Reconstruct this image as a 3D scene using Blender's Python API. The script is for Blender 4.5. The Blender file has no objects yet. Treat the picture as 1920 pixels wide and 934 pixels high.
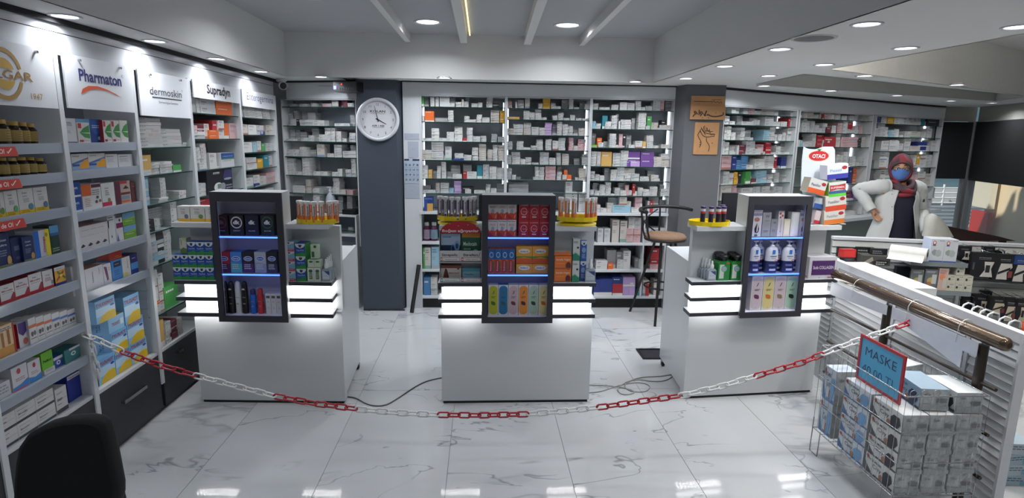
import bpy, math, random
from mathutils import Vector, Matrix
random.seed(7)
C = bpy.context.scene.collection
# ---------------------------------------------------------------- camera (frame taken as 1920 x 934)
F, CX, CY, EYE = 1100.0, 960.0, 467.0, 1.65
def _rot(yaw, pitch, roll):
    cy, sy, cp, sp, cr, sr = math.cos(yaw), math.sin(yaw), math.cos(pitch), math.sin(pitch), math.cos(roll), math.sin(roll)
    A = Matrix(((cy, -sy, 0), (sy, cy, 0), (0, 0, 1)))
    Bm = Matrix(((1, 0, 0), (0, 0, -1), (0, 1, 0)))
    P = Matrix(((1, 0, 0), (0, cp, -sp), (0, sp, cp)))
    Q = Matrix(((cr, -sr, 0), (sr, cr, 0), (0, 0, 1)))
    return Q @ P @ Bm @ A
RM = _rot(math.radians(2.968), math.radians(10.7), math.radians(.85))
cam = bpy.data.cameras.new('camera'); cam.sensor_width = 36; cam.lens = F / 1920 * 36; cam.clip_start = .05
co = bpy.data.objects.new('camera', cam); C.objects.link(co)
r0, r1, r2 = RM[0], RM[1], RM[2]
co.matrix_world = Matrix(((r0[0], -r1[0], -r2[0], 0), (r0[1], -r1[1], -r2[1], 0), (r0[2], -r1[2], -r2[2], EYE), (0, 0, 0, 1)))
bpy.context.scene.camera = co
# ---------------------------------------------------------------- world: plain daylight sky behind the shop front
w = bpy.data.worlds.new('world'); bpy.context.scene.world = w; w.use_nodes = True
nt = w.node_tree; bg = nt.nodes['Background']
sk = nt.nodes.new('ShaderNodeTexSky'); sk.sky_type = 'HOSEK_WILKIE'; sk.turbidity = 6; sk.ground_albedo = .5
sk.sun_direction = (.45, .35, .8)
nt.links.new(sk.outputs[0], bg.inputs[0]); bg.inputs[1].default_value = 2.2
sl_ = bpy.data.lights.new('sun', 'SUN'); sl_.energy = 9; sl_.angle = .03; sl_.color = (1, .95, .86)
so_ = bpy.data.objects.new('sun', sl_); C.objects.link(so_); so_.rotation_euler = Vector((-.62, -.28, .73)).to_track_quat('Z', 'Y').to_euler()
vs = bpy.context.scene.view_settings
vs.view_transform = 'Standard'; vs.look = 'None'; vs.gamma = 1; vs.use_curve_mapping = False
vs.exposure = -.6
LAMP = 7.0      # watts of one ceiling downlight
def on_z(u, v, z=0.0):
    d = RM.transposed() @ Vector(((u-CX)/F, (v-CY)/F, 1)); t = (z-EYE)/d.z
    return Vector((d.x*t, d.y*t, z))
def proj(p):
    q = RM @ (Vector(p) - Vector((0, 0, EYE))); return CX+F*q.x/q.z, CY+F*q.y/q.z
class Surf:
    """an upright plane of the room: origin o, unit direction e along it (left to right), depth d behind it"""
    def __init__(s, ox, oy, ex, ey):
        l = math.hypot(ex, ey); s.o = Vector((ox, oy, 0)); s.e = Vector((ex/l, ey/l, 0)); s.n = Vector((ey/l, -ex/l, 0))
        s.rz = math.atan2(ey, ex)
    def p(s, a, d=0, z=0): return s.o + s.e*a - s.n*d + Vector((0, 0, z))
    def s_at(s, u, z, d=0):
        q = s.o - s.n*d + Vector((0, 0, z-EYE)); k = (u-CX)/F
        A = RM @ q; Bv = RM @ s.e
        return (k*A.z - A.x)/(Bv.x - k*Bv.z)
    def z_at(s, v, a, d=0):
        q = s.o + s.e*a - s.n*d - Vector((0, 0, EYE)); k = (v-CY)/F
        A = RM @ q; Bv = RM @ Vector((0, 0, 1))
        return (k*A.z - A.y)/(Bv.y - k*Bv.z)
    def uv(s, u, v, d=0):
        z = 1.2
        for _ in range(12):
            a = s.s_at(u, z, d); z = s.z_at(v, a, d)
        return a, z
# ================================================================= materials
def lin(h):
    if isinstance(h, str):
        h = h.lstrip('#'); h = h if len(h) == 6 else ''.join(c*2 for c in h); h = [int(h[i:i+2], 16)/255 for i in (0, 2, 4)]
    return tuple((c/12.92 if c <= .04045 else ((c+.055)/1.055)**2.4) for c in h) + (1,)
_m = {}
def mat(h, rough=.5, metal=0.0, emis=0, vary=.04, trans=0, alpha=1, bump=0, scale=30, coat=0):
    k = (h, rough, metal, emis, vary, trans, alpha, bump, scale, coat)
    if k in _m: return _m[k]
    m = bpy.data.materials.new('surface_' + str(h).lstrip('#')); m.use_nodes = True; n = m.node_tree; b = n.nodes['Principled BSDF']
    c = lin(h)
    b.inputs['Roughness'].default_value = rough; b.inputs['Metallic'].default_value = metal
    if emis:
        b.inputs['Base Color'].default_value = c; b.inputs['Emission Color'].default_value = c; b.inputs['Emission Strength'].default_value = emis
    elif vary:
        t = n.nodes.new('ShaderNodeTexNoise'); t.inputs['Scale'].default_value = scale; t.inputs['Detail'].default_value = 3
        tc = n.nodes.new('ShaderNodeTexCoord'); n.links.new(tc.outputs['Object'], t.inputs['Vector'])
        r = n.nodes.new('ShaderNodeMix'); r.data_type = 'RGBA'
        r.inputs[6].default_value = tuple(x*(1-vary*2) for x in c[:3])+(1,); r.inputs[7].default_value = tuple(min(1, x*(1+vary)) for x in c[:3])+(1,)
        n.links.new(t.outputs['Fac'], r.inputs[0]); n.links.new(r.outputs[2], b.inputs['Base Color'])
        if bump:
            bp = n.nodes.new('ShaderNodeBump'); bp.inputs['Strength'].default_value = bump; bp.inputs['Distance'].default_value = .002
            n.links.new(t.outputs['Fac'], bp.inputs['Height']); n.links.new(bp.outputs[0], b.inputs['Normal'])
    else: b.inputs['Base Color'].default_value = c
    if trans: b.inputs['Transmission Weight'].default_value = trans
    if alpha < 1: b.inputs['Alpha'].default_value = alpha
    if coat: b.inputs['Coat Weight'].default_value = coat
    _m[k] = m; return m
def card(h): return mat(h, .45, vary=.03, scale=60)
def ink(h): return mat(h, .5, vary=0)
# ================================================================= mesh builder
_txt = {}
def text_mesh(s, bold=0):
    k = (s, bold)
    if k not in _txt:
        cu = bpy.data.curves.new('t', 'FONT'); cu.body = s; cu.size = 1; cu.resolution_u = 2; cu.offset = bold
        o = bpy.data.objects.new('t', cu); C.objects.link(o); bpy.context.view_layer.update()
        me = bpy.data.meshes.new_from_object(o)
        V = [tuple(v.co) for v in me.vertices]; Fc = [tuple(p.vertices) for p in me.polygons]
        bpy.data.objects.remove(o); bpy.data.curves.remove(cu); bpy.data.meshes.remove(me)
        xs = [v[0] for v in V] or [0]; x0, x1 = min(xs), max(xs)
        _txt[k] = ([((v[0]-x0), v[1]) for v in V], Fc, x1-x0)
    return _txt[k]
class B:
    def __init__(s): s.v, s.f, s.mi, s.m, s.sm = [], [], [], [], []
    def _mi(s, m):
        if m not in s.m: s.m.append(m)
        return s.m.index(m)
    def add(s, V, Fc, m, smooth=False):
        b = len(s.v); s.v += [tuple(x) for x in V]; i = s._mi(m)
        for f in Fc: s.f.append(tuple(b+j for j in f)); s.mi.append(i); s.sm.append(smooth)
        return s
    def hexa(s, P, m):   # P: bottom 4 ccw, top 4
        return s.add(P, [(3,2,1,0), (4,5,6,7), (0,1,5,4), (1,2,6,5), (2,3,7,6), (3,0,4,7)], m)
    def box(s, x0, x1, y0, y1, z0, z1, m):
        return s.hexa([(x0,y0,z0),(x1,y0,z0),(x1,y1,z0),(x0,y1,z0),(x0,y0,z1),(x1,y0,z1),(x1,y1,z1),(x0,y1,z1)], m)
    def poly(s, P, m): return s.add(P, [tuple(range(len(P)))], m)
    def prism(s, pts, z0, z1, m, fn=None):   # pts 2-D ccw; fn maps (a,b,c)->3-D
        fn = fn or (lambda a, b, c: (a, b, c)); n = len(pts)
        V = [fn(a, b, z0) for a, b in pts] + [fn(a, b, z1) for a, b in pts]
        return s.add(V, [tuple(range(n))[::-1], tuple(range(n, 2*n))] + [(i, (i+1) % n, n+(i+1) % n, n+i) for i in range(n)], m)
    def tube(s, pts, r, m, n=8, closed=False, caps=True, flat=None):
        pts = [Vector(p) for p in pts]; N = len(pts); V = []; up = None
        for i, p in enumerate(pts):
            t = (pts[(i+1) % N]-pts[i-1]) if closed else (pts[min(i+1, N-1)]-pts[max(i-1, 0)])
            t.normalize()
            if up is None: up = Vector((0, 0, 1)) if abs(t.z) < .9 else Vector((1, 0, 0))
            a = t.cross(up)
            if a.length < 1e-4: a = t.cross(Vector((0, 1, 0)))
            a.normalize(); b2 = a.cross(t); up = b2
            rr = r[i] if isinstance(r, (list, tuple)) else r
            for k in range(n):
                th = 2*math.pi*k/n; V.append(p + a*math.cos(th)*rr + b2*math.sin(th)*rr*(flat or 1))
        Fc = []
        for i in range(N if closed else N-1):
            j = (i+1) % N
            for k in range(n): Fc.append((i*n+k, i*n+(k+1) % n, j*n+(k+1) % n, j*n+k))
        s.add(V, Fc, m, True)
        if caps and not closed:
            s.add(V[:n], [tuple(range(n))], m); s.add(V[-n:], [tuple(range(n))[::-1]], m)
        return s
    def lathe(s, prof, m, c=(0, 0, 0), n=16, sx=1, sy=1, smooth=True):
        V = [(c[0]+r*sx*math.cos(2*math.pi*k/n), c[1]+r*sy*math.sin(2*math.pi*k/n), c[2]+z) for r, z in prof for k in range(n)]
        Fc = [(i*n+k, i*n+(k+1) % n, (i+1)*n+(k+1) % n, (i+1)*n+k) for i in range(len(prof)-1) for k in range(n)]
        s.add(V, Fc, m, smooth)
        for i, fl in ((0, True), (len(prof)-1, False)):
            if prof[i][0] > 1e-5:
                f = tuple(range(n)); s.add(V[i*n:(i+1)*n], [f[::-1] if fl else f], m)
        return s
    def disc(s, c, r, m, ax='y', n=20, ry=None, fn=None):
        ry = ry or r; P = []
        for k in range(n):
            a = -2*math.pi*k/n if ax == 'y' else 2*math.pi*k/n
            a = 2*math.pi*k/n
            if ax == 'y': P.append((c[0]+r*math.cos(a), c[1], c[2]+ry*math.sin(a)))
            elif ax == 'z': P.append((c[0]+r*math.cos(a), c[1]+ry*math.sin(a), c[2]))
            else: P.append((c[0], c[1]+r*math.cos(a), c[2]+ry*math.sin(a)))
        return s.poly([fn(*p) for p in P] if fn else P, m)
    def text(s, t, fn, x, z, h, m, w=None, center=True, bold=0, rot=0):
        """flat letters; fn(a, b) -> 3-D point on the printed face; h letter size, w total width"""
        V, Fc, W = text_mesh(t, bold)
        if W <= 0: return s
        k = (w/W) if w else h
        ox = x - (k*W/2 if center else 0)
        if rot == 0: P = [fn(ox+a*k, z+b*h) for a, b in V]
        else: P = [fn(x-b*h, z-(k*W/2 if center else 0)+a*k) for a, b in V]
        return s.add(P, Fc, m)
    def build(s, name, parent=None, loc=None, rz=0):
        me = bpy.data.meshes.new(name); me.from_pydata(s.v, [], s.f)
        for m in s.m: me.materials.append(m)
        me.polygons.foreach_set('material_index', s.mi); me.polygons.foreach_set('use_smooth', s.sm); me.update()
        o = bpy.data.objects.new(name, me); C.objects.link(o)
        if parent: o.parent = parent
        if loc is not None: o.location = loc
        o.rotation_euler[2] = rz
        return o
def tag(o, label=None, cat=None, group=None, kind=None):
    if label: o['label'] = label
    if cat: o['category'] = cat
    if group: o['group'] = group
    if kind: o['kind'] = kind
    return o
def thing(name, label, cat, loc=(0, 0, 0), rz=0, group=None):
    o = bpy.data.objects.new(name, None); C.objects.link(o); o.location = loc; o.rotation_euler[2] = rz; o.empty_display_size = .05
    return tag(o, label, cat, group)
def dup(root, loc, rz=None, label=None, group=None):
    kids = {}
    for o in root.children: kids[o] = list(o.children)
    r = root.copy(); C.objects.link(r); r.location = loc
    if rz is not None: r.rotation_euler[2] = rz
    if label: r['label'] = label
    if group: r['group'] = group
    for ch, gs in kids.items():
        c = ch.copy(); C.objects.link(c); c.parent = r
        for g in gs:
            d = g.copy(); C.objects.link(d); d.parent = c
    return r
def struct(o): o['kind'] = 'structure'; return o
# ================================================================= printed cartons
def print_art(b, art, w, h, y=-.0004, fn=None):
    """art coordinates are fractions of the face; each entry lies a hair above the one before"""
    k = 0
    for a in art:
        k += 1; yy = y - .00025*k
        f = (lambda p, q, yy=yy: (-w/2+p*w, yy, q*h)) if fn is None else (lambda p, q, k=k: fn(p, q, k))
        t = a[0]
        if t == 'r':
            x0, z0, x1, z1 = a[1:5]; b.poly([f(x0, z0), f(x1, z0), f(x1, z1), f(x0, z1)], ink(a[5]))
        elif t == 'p': b.poly([f(*q) for q in a[1]], ink(a[2]))
        elif t == 'e':
            cx, cz, rx, rz = a[1:5]
            b.poly([f(cx+rx*math.cos(2*math.pi*i/16), cz+rz*math.sin(2*math.pi*i/16)) for i in range(16)], ink(a[5]))
        elif t == 't':     # text, centre x, baseline z, width, height, colour
            b.text(a[1], f, a[2], a[3], a[5], ink(a[6]), w=a[4], bold=.02 if len(a) < 8 else a[7])
        elif t == 'v':     # text running upwards: text, x, z centre, length, size, colour
            V, Fc, W = text_mesh(a[1], .02); kk = a[4]/W
            b.add([f(a[2]-q*a[5], a[3]-a[4]/2+p*kk) for p, q in V], Fc, ink(a[6]))
        elif t == 'l':     # lines of small print: x, z top, width, count, pitch, colour
            rnd = random.Random(len(b.v)); x, z, ww, n, pt, cc = a[1:7]
            for i in range(n):
                p = x
                while p < x+ww*(.75+.25*rnd.random()):
                    q = min(p+ww*(.08+.14*rnd.random()), x+ww); b.poly([f(p, z-i*pt-pt*.45), f(q, z-i*pt-pt*.45), f(q, z-i*pt), f(p, z-i*pt)], ink(cc)); p = q+ww*.04
def carton_mesh(w, h, d, base, art=(), side=None, top=None, sart=()):
    b = B(); mb = card(base); x = w/2
    P = [(-x,0,0),(x,0,0),(x,d,0),(-x,d,0),(-x,0,h),(x,0,h),(x,d,h),(-x,d,h)]
    b.add(P, [(3,2,1,0),(0,1,5,4),(2,3,7,6)], mb)
    b.add(P, [(1,2,6,5),(3,0,4,7)], card(side) if side else mb)
    b.add(P, [(4,5,6,7)], card(top) if top else mb)
    # closing flaps: a thin seam line along the top edge
    print_art(b, art, w, h)
    if sart:
        print_art(b, sart, d, h, fn=lambda p, q, k: (x+.0004+.0002*k, p*d, q*h))
        print_art(b, sart, d, h, fn=lambda p, q, k: (-x-.0004-.0002*k, d-p*d, q*h))
    return b
def carton(S, u0, u1, z0, vt, d, base, label, cat='box', art=(), side=None, top=None, sart=(), off=.015, name='medicine_carton', group=None, n=1, h=None, tilt=0):
    """a carton standing on a shelf of height z0, its front face on plane S (off behind it), between picture columns u0 and u1"""
    a0, a1 = S.s_at(u0, z0, off), S.s_at(u1, z0, off); w = abs(a1-a0)-.001; am = (a0+a1)/2
    hh = h or S.z_at(vt, am, off)-z0
    b = carton_mesh(w, hh, d, base, art, side, top, sart)
    o = b.build(name, None, S.p(am, off, z0+.0006), S.rz+tilt)
    return tag(o, label, cat, group)
def row(S, u0, u1, n, z0, vt, d, base, label, labels=None, rows=1, group=None, **kw):
    """n equal cartons side by side, rows high; one mesh shared"""
    off = kw.pop('off', .015); a0, a1 = S.s_at(u0, z0, off), S.s_at(u1, z0, off); st = (a1-a0)/n; am = (a0+a1)/2
    hh = (S.z_at(vt, am, off)-z0)/rows
    cat = kw.pop('cat', 'box'); name = kw.pop('name', 'medicine_carton')
    b = carton_mesh(abs(st)-.0015, hh-.001, d, base, **kw); first = None; out = []
    for j in range(rows):
        for i in range(n):
            loc = S.p(a0+st*(i+.5), off, z0+.0006+hh*j)
            if first is None: first = o = b.build(name, None, loc, S.rz)
            else: o = first.copy(); C.objects.link(o); o.location = loc
            lb = labels[j*n+i] if labels else label
            tag(o, lb, cat, group); out.append(o)
    return out
# ================================================================= lamps (downlights) ---------------------------
ZC, ZT = 2.15, 2.52            # lower ceiling, raised tray
white_trim = mat('#d9d9d8', .45)
def downlight(p, label, r=.062, watts=None, spread=150):
    t = thing('ceiling_light', label, 'lamp', p, 0, 'recessed ceiling downlights')
    b = B(); n = 24; ro, ri = r*1.3, r
    b.lathe([(ri, .012), (ri, -.002), (ri+.004, -.005), (ro, -.004), (ro, .0005)], mat('#c9cacc', .4), n=n)
    b.build('trim_ring', t)
    d = B(); d.lathe([(ri, .004), (ri*.99, 0), (ri*.6, -.001), (0.0001, -.0015)], mat('#f4f3ff', .5, emis=14, vary=0), n=n); d.build('diffuser', t)
    L = bpy.data.lights.new('downlight', 'AREA'); L.shape = 'DISK'; L.size = r*1.9; L.energy = watts or LAMP; L.color = (.93, .96, 1); L.spread = math.radians(spread)
    lo = bpy.data.objects.new('lamp', L); C.objects.link(lo); lo.parent = t; lo.location = (0, 0, -.008)
    return t
place = {(122, 30): 'over the leftmost logo board', (290, 77): 'over the swoosh logo board', (406, 110): 'over the third left shelf bay', (489, 134): 'nearest the corner camera on the left soffit',
 (602, 144): 'above the shelves left of the clock pillar', (833, 146): 'above the left bay of the middle shelving', (1191, 153): 'above the right bay of the middle shelving',
 (1286, 147): 'just in front of the pillar with wooden plaques', (1359, 124): 'second from the plaque pillar, left row', (1463, 92): 'beside the round ceiling speaker, on its far side',
 (1625, 45): 'beside the round ceiling speaker, on its near side', (1698, 90): 'third in the row along the bright ceiling opening', (1910, 50): 'at the right edge of the photo', (1545, 121): 'at the corner of the bright ceiling opening',
 (1441, 142): 'at the left corner of the far ceiling opening', (1621, 142): 'left one on the strip between the two ceiling openings', (1795, 159): 'right one on the strip between the two ceiling openings',
 (1433, 161): 'leftmost above the right wing shelves', (1558, 170): 'second from left above the right wing shelves', (1682, 179): 'third from left above the right wing shelves', (1783, 189): 'above the end of the right wing shelves',
 (1860, 193): 'above the dark window blinds'}
for (u, v), s in place.items(): downlight(on_z(u, v, ZC), 'small round recessed downlight ' + s, r=.05, watts=LAMP*(.5 if u < 500 else (.75 if u < 1250 else (1 if v > 150 else 1.1))))
for (u, v), s in {(802, 41): 'left', (1064, 47): 'right'}.items():
    downlight(on_z(u, v, ZT), 'large round downlight between ceiling ribs, the %s one of the middle pair' % s, r=.085, watts=LAMP*1.6)
downlight(on_z(580, -8, ZT), 'large round downlight at the top edge of the photo, left of the ribs', r=.085, watts=LAMP*1.6)
for x, y, s in ((-.3, 1.2, 'left of two in the raised panel'), (.75, 1.2, 'right of two in the raised panel'), (1.8, 1.2, 'on the right soffit'), (-1.85, 1.6, 'on the left soffit')): downlight((x, y, ZT if -1.7 < x < 1.5 else ZC), 'downlight nearer than the photo reaches, ' + s, r=.07)

# ================================================================= floor of marble tiles
def marble():
    m = bpy.data.materials.new('polished_marble_tile'); m.use_nodes = True; n = m.node_tree; b = n.nodes['Principled BSDF']; N = n.nodes.new; Lk = n.links.new
    geo = N('ShaderNodeNewGeometry'); oi = N('ShaderNodeObjectInfo')
    vm = N('ShaderNodeVectorMath'); vm.operation = 'MULTIPLY_ADD'; cx = N('ShaderNodeCombineXYZ')
    Lk(oi.outputs['Random'], cx.inputs[0]); Lk(oi.outputs['Random'], cx.inputs[2]); vm.inputs[1].default_value = (37, 0, 91)
    Lk(cx.outputs[0], vm.inputs[0]); Lk(geo.outputs['Position'], vm.inputs[2])
    mp = N('ShaderNodeMapping'); mp.inputs['Rotation'].default_value = (0, 0, .6); mp.inputs['Scale'].default_value = (1, 2.1, 1); Lk(vm.outputs[0], mp.inputs[0])
    def vein(scale, width, dist, lo, hi):
        t = N('ShaderNodeTexNoise'); t.inputs['Scale'].default_value = scale; t.inputs['Detail'].default_value = 4; t.inputs['Roughness'].default_value = .55; t.inputs['Distortion'].default_value = dist
        Lk(mp.outputs[0], t.inputs[0])
        a = N('ShaderNodeMath'); a.operation = 'SUBTRACT'; a.inputs[1].default_value = .5; Lk(t.outputs['Fac'], a.inputs[0])
        c = N('ShaderNodeMath'); c.operation = 'ABSOLUTE'; Lk(a.outputs[0], c.inputs[0])
        r = N('ShaderNodeMapRange'); r.inputs[1].default_value = 0; r.inputs[2].default_value = width; r.inputs[3].default_value = 1; r.inputs[4].default_value = 0; Lk(c.outputs[0], r.inputs[0])
        t2 = N('ShaderNodeTexNoise'); t2.inputs['Scale'].default_value = scale*1.3; Lk(vm.outputs[0], t2.inputs[0])
        r2 = N('ShaderNodeMapRange'); r2.inputs[1].default_value = lo; r2.inputs[2].default_value = hi; Lk(t2.outputs['Fac'], r2.inputs[0])
        k = N('ShaderNodeMath'); k.operation = 'MULTIPLY'; Lk(r.outputs[0], k.inputs[0]); Lk(r2.outputs[0], k.inputs[1]); return k
    v1 = vein(1.6, .011, .6, .47, .56); v2 = vein(.8, .026, .4, .54, .62)
    s = N('ShaderNodeTexNoise'); s.inputs['Scale'].default_value = 1.2; s.inputs['Detail'].default_value = 3; Lk(mp.outputs[0], s.inputs[0])
    m0 = N('ShaderNodeMix'); m0.data_type = 'RGBA'; m0.inputs[6].default_value = lin('#b9bcbe'); m0.inputs[7].default_value = lin('#c6c8ca'); Lk(s.outputs['Fac'], m0.inputs[0])
    m1 = N('ShaderNodeMix'); m1.data_type = 'RGBA'; m1.inputs[7].default_value = lin('#6f7479'); Lk(m0.outputs[2], m1.inputs[6])
    f1 = N('ShaderNodeMath'); f1.operation = 'MULTIPLY'; f1.inputs[1].default_value = .75; Lk(v1.outputs[0], f1.inputs[0]); Lk(f1.outputs[0], m1.inputs[0])
    m2 = N('ShaderNodeMix'); m2.data_type = 'RGBA'; m2.inputs[7].default_value = lin('#8d9195'); Lk(m1.outputs[2], m2.inputs[6])
    f2 = N('ShaderNodeMath'); f2.operation = 'MULTIPLY'; f2.inputs[1].default_value = .6; Lk(v2.outputs[0], f2.inputs[0]); Lk(f2.outputs[0], m2.inputs[0])
    Lk(m2.outputs[2], b.inputs['Base Color']); b.inputs['Roughness'].default_value = .07; b.inputs['IOR'].default_value = 1.5
    return m
MB = marble()
fl = struct(B().box(-2.4, 7.6, -1.6, 9.2, -.06, -.0025, mat('#8b8f92', .8)).build('floor'))
TX, TY = .6155, 1.27
tile = None
for i in range(-4, 12):
    for j in range(-3, 5):
        x0, y0 = -.168+TX*i, 2.40+TY*j
        if x0 < -2.7 or x0 > 7: continue
        if tile is None:
            tb = B(); g = .0014
            tb.add([(g, g, -.0024), (TX-g, g, -.0024), (TX-g, TY-g, -.0024), (g, TY-g, -.0024), (g, g, 0), (TX-g, g, 0), (TX-g, TY-g, 0), (g, TY-g, 0)], [(4,5,6,7), (0,1,5,4), (1,2,6,5), (2,3,7,6), (3,0,4,7)], MB)
            o = tile = tb.build('floor_tile', fl)
        else: o = tile.copy(); C.objects.link(o)
        o.location = (x0, y0, 0)
# ================================================================= ceiling
import bmesh
def sheet(outer, holes, z, m, name, up=False):
    bm = bmesh.new(); E = []
    for lp in [outer]+holes:
        vs_ = [bm.verts.new((x, y, z)) for x, y in lp]
        E += [bm.edges.new((vs_[i], vs_[(i+1) % len(vs_)])) for i in range(len(vs_))]
    bmesh.ops.triangle_fill(bm, use_beauty=True, use_dissolve=False, edges=E)
    bmesh.ops.recalc_face_normals(bm, faces=bm.faces)
    for f in bm.faces:
        if f.normal.z > 0: f.normal_flip()
    me = bpy.data.meshes.new(name); bm.to_mesh(me); bm.free(); me.materials.append(m)
    o = bpy.data.objects.new(name, me); C.objects.link(o); return o
paint = mat('#d8d8d6', .75, vary=.01, scale=3)
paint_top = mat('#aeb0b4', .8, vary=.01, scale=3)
h1 = [(-1.71, .2), (1.5, .2), (1.5, 5.30), (-1.71, 5.38)]
h2 = [(2.52, 1.0), (6.2, 1.0), (6.2, 6.28), (2.4, 4.1)]
h3 = [(2.39, 4.42), (5.6, 5.95), (5.9, 6.68), (2.41, 5.26)]
cl = struct(sheet([(-2.35, -1.5), (6.3, -1.5), (6.3, 6.3), (6.72, 7.8), (6.72, 8.25), (-2.35, 8.25)], [h1, h2, h3], ZC, paint, 'ceiling'))
def risers(hole, name, top, m_side, m_top):
    n = len(hole); b = B()
    for i in range(n):
        (xa, ya), (xb, yb) = hole[i], hole[(i+1) % n]
        dx, dy = xb-xa, yb-ya; l = math.hypot(dx, dy); ox, oy = dy/l*.012, -dx/l*.012
        b.hexa([(xa, ya, ZC), (xb, yb, ZC), (xb+ox, yb+oy, ZC), (xa+ox, ya+oy, ZC), (xa, ya, top), (xb, yb, top), (xb+ox, yb+oy, top), (xa+ox, ya+oy, top)], m_side)
    b.build(name, cl)
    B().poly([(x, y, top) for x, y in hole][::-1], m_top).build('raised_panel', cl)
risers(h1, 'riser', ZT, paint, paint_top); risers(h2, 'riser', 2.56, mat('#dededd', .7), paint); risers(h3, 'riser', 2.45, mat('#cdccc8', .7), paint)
# four slim ribs hanging under the raised ceiling panel
for (ua, va, ub, vb, wd) in ((703, 0, 757, 67, .022), (855, 0, 868, 70, .030), (1016, 0, 992, 72, .030), (1174, 0, 1099, 75, .022)):
    a, bb = on_z(ua, va, 2.46), on_z(ub, vb, 2.46); dx = (bb.x-a.x)/(bb.y-a.y)
    y0, y1 = .2, 5.33; xa, xb = a.x+dx*(y0-a.y), a.x+dx*(y1-a.y)
    B().hexa([(xa-wd, y0, 2.45), (xa+wd, y0, 2.45), (xb+wd, y1, 2.45), (xb-wd, y1, 2.45), (xa-wd, y0, ZT), (xa+wd, y0, ZT), (xb+wd, y1, ZT), (xb-wd, y1, ZT)], paint).build('ceiling_rib', cl)
# warm cove light tucked beside the second rib
ST = B().box(-.118, -.108, 3.6, 5.25, 2.500, 2.508, mat('#ffe9b0', .5, emis=2.2, vary=0)).build('glow_strip', cl)
# added glow strip, out of sight, to brighten the far risers of the opening
b = B(); q_ = [(2.52, 1.3), (2.55, 1.3), (2.45, 3.95), (2.42, 3.95)]; b.hexa([(x, y, 2.18) for x, y in q_]+[(x, y, 2.205) for x, y in q_], mat('#fff6e8', .5, emis=100, vary=0)); b.build('glow_strip', cl)
# round ceiling speaker
sp = on_z(1526, 71, ZC); t = thing('ceiling_speaker', 'round grey flush ceiling speaker between two downlights', 'speaker', sp)
B().lathe([(.088, .001), (.088, -.004), (.10, -.006), (.105, 0)], mat('#bcbcb8', .5), n=32).build('rim', t)
B().lathe([(.088, -.003), (.05, -.005), (.0001, -.006)], mat('#7b7d7c', .9, bump=.6, scale=600), n=32).build('grille', t)
# ================================================================= walls
wallm = mat('#b9bcbf', .7)
struct(B().box(-2.36, -2.26, -1.5, 6.3, 0, ZT+.05, wallm).build('wall_left'))
struct(B().box(-2.36, 2.2, 5.98, 6.1, 0, ZT+.05, wallm).build('wall_back'))
WG = Surf(2.29, 5.62, 3.80, 2.07)
b = B(); P = [WG.p(-.1, .42), WG.p(4.34, .42), WG.p(4.34, .52), WG.p(-.1, .52)]
b.hexa([(p.x, p.y, 0) for p in P]+[(p.x, p.y, ZT) for p in P], wallm); struct(b.build('wall_right_back'))
grey_paint = mat('#474b53', .6, vary=.02); grey2 = mat('#53565b', .6, vary=.02)
# clock pillar
struct(B().prism([(-1.135, 5.5), (-.785, 5.5), (-.745, 5.6), (-.745, 5.95), (-1.135, 5.95)], 0, ZC, mat('#3f4652', .6, vary=.02)).build('wall_pillar_left'))
struct(B().prism([(1.80, 5.58), (1.842, 5.4), (2.205, 5.4), (2.205, 5.58), (1.84, 5.60)], 0, ZC, mat('#5b5d61', .6, vary=.02)).build('wall_pillar_right'))
b = B().box(-1.135, -.74, 5.49, 5.5, 0, .012, mat('#23262b', .5)); struct(b.build('baseboard_pillar'))
# black strips that paint in the shade of the gaps under the ceiling
dk = mat('#17181a', .8, vary=0)
struct(B().box(-1.925, -1.90, -1, 5.86, 2.125, 2.1495, dk).build('gap_shade_1')); 
struct(B().box(-.74, 1.84, 5.565, 5.58, 2.142, 2.1495, dk).build('gap_shade_2'))
P = [WG.p(-.05, -.02), WG.p(4.36, -.02), WG.p(4.36, 0), WG.p(-.05, 0)]
b = B().hexa([(p.x, p.y, 2.135) for p in P]+[(p.x, p.y, 2.1495) for p in P], dk); struct(b.build('gap_shade_3'))
b = B().hexa([(-1.87, 5.83, 2.135), (-1.13, 5.60, 2.135), (-1.13, 5.62, 2.135), (-1.87, 5.85, 2.135), (-1.87, 5.83, 2.1495), (-1.13, 5.60, 2.1495), (-1.13, 5.62, 2.1495), (-1.87, 5.85, 2.1495)], dk); struct(b.build('gap_shade_4'))
# ================================================================= shelving units
LW = Surf(-1.92, 0, 0, 1); BK = Surf(0, 5.58, 1, 0); AL = Surf(-1.87, 5.85, .74, -.23)
white = mat('#cdd0d3', .35, vary=.01); white2 = mat('#b9bdc2', .45, vary=.02)
panelw = mat('#a9aeb6', .5, vary=.02); dwood = mat('#303236', .55, vary=.12, scale=14); dwood2 = mat('#28282c', .5, vary=.08, scale=20)
glass_edge = mat('#1d3a35', .15, vary=0); glassm = mat('#a9c4c0', .06, vary=0, trans=.0, alpha=.35)
rail_m = mat('#b4bcc8', .12, vary=0, alpha=.6); ledm = mat('#f2f6ff', .5, emis=4, vary=0); chrome = mat('#c6c8ca', .22, metal=1, vary=0)
black = mat('#0b0b0d', .5, vary=0); steel = mat('#9a9ca0', .3, metal=1, vary=0)
def sbox(b, S, a0, a1, d0, d1, z0, z1, m):
    P = [S.p(a0, d0), S.p(a1, d0), S.p(a1, d1), S.p(a0, d1)]
    return b.hexa([(p.x, p.y, z0) for p in P]+[(p.x, p.y, z1) for p in P], m)
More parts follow.
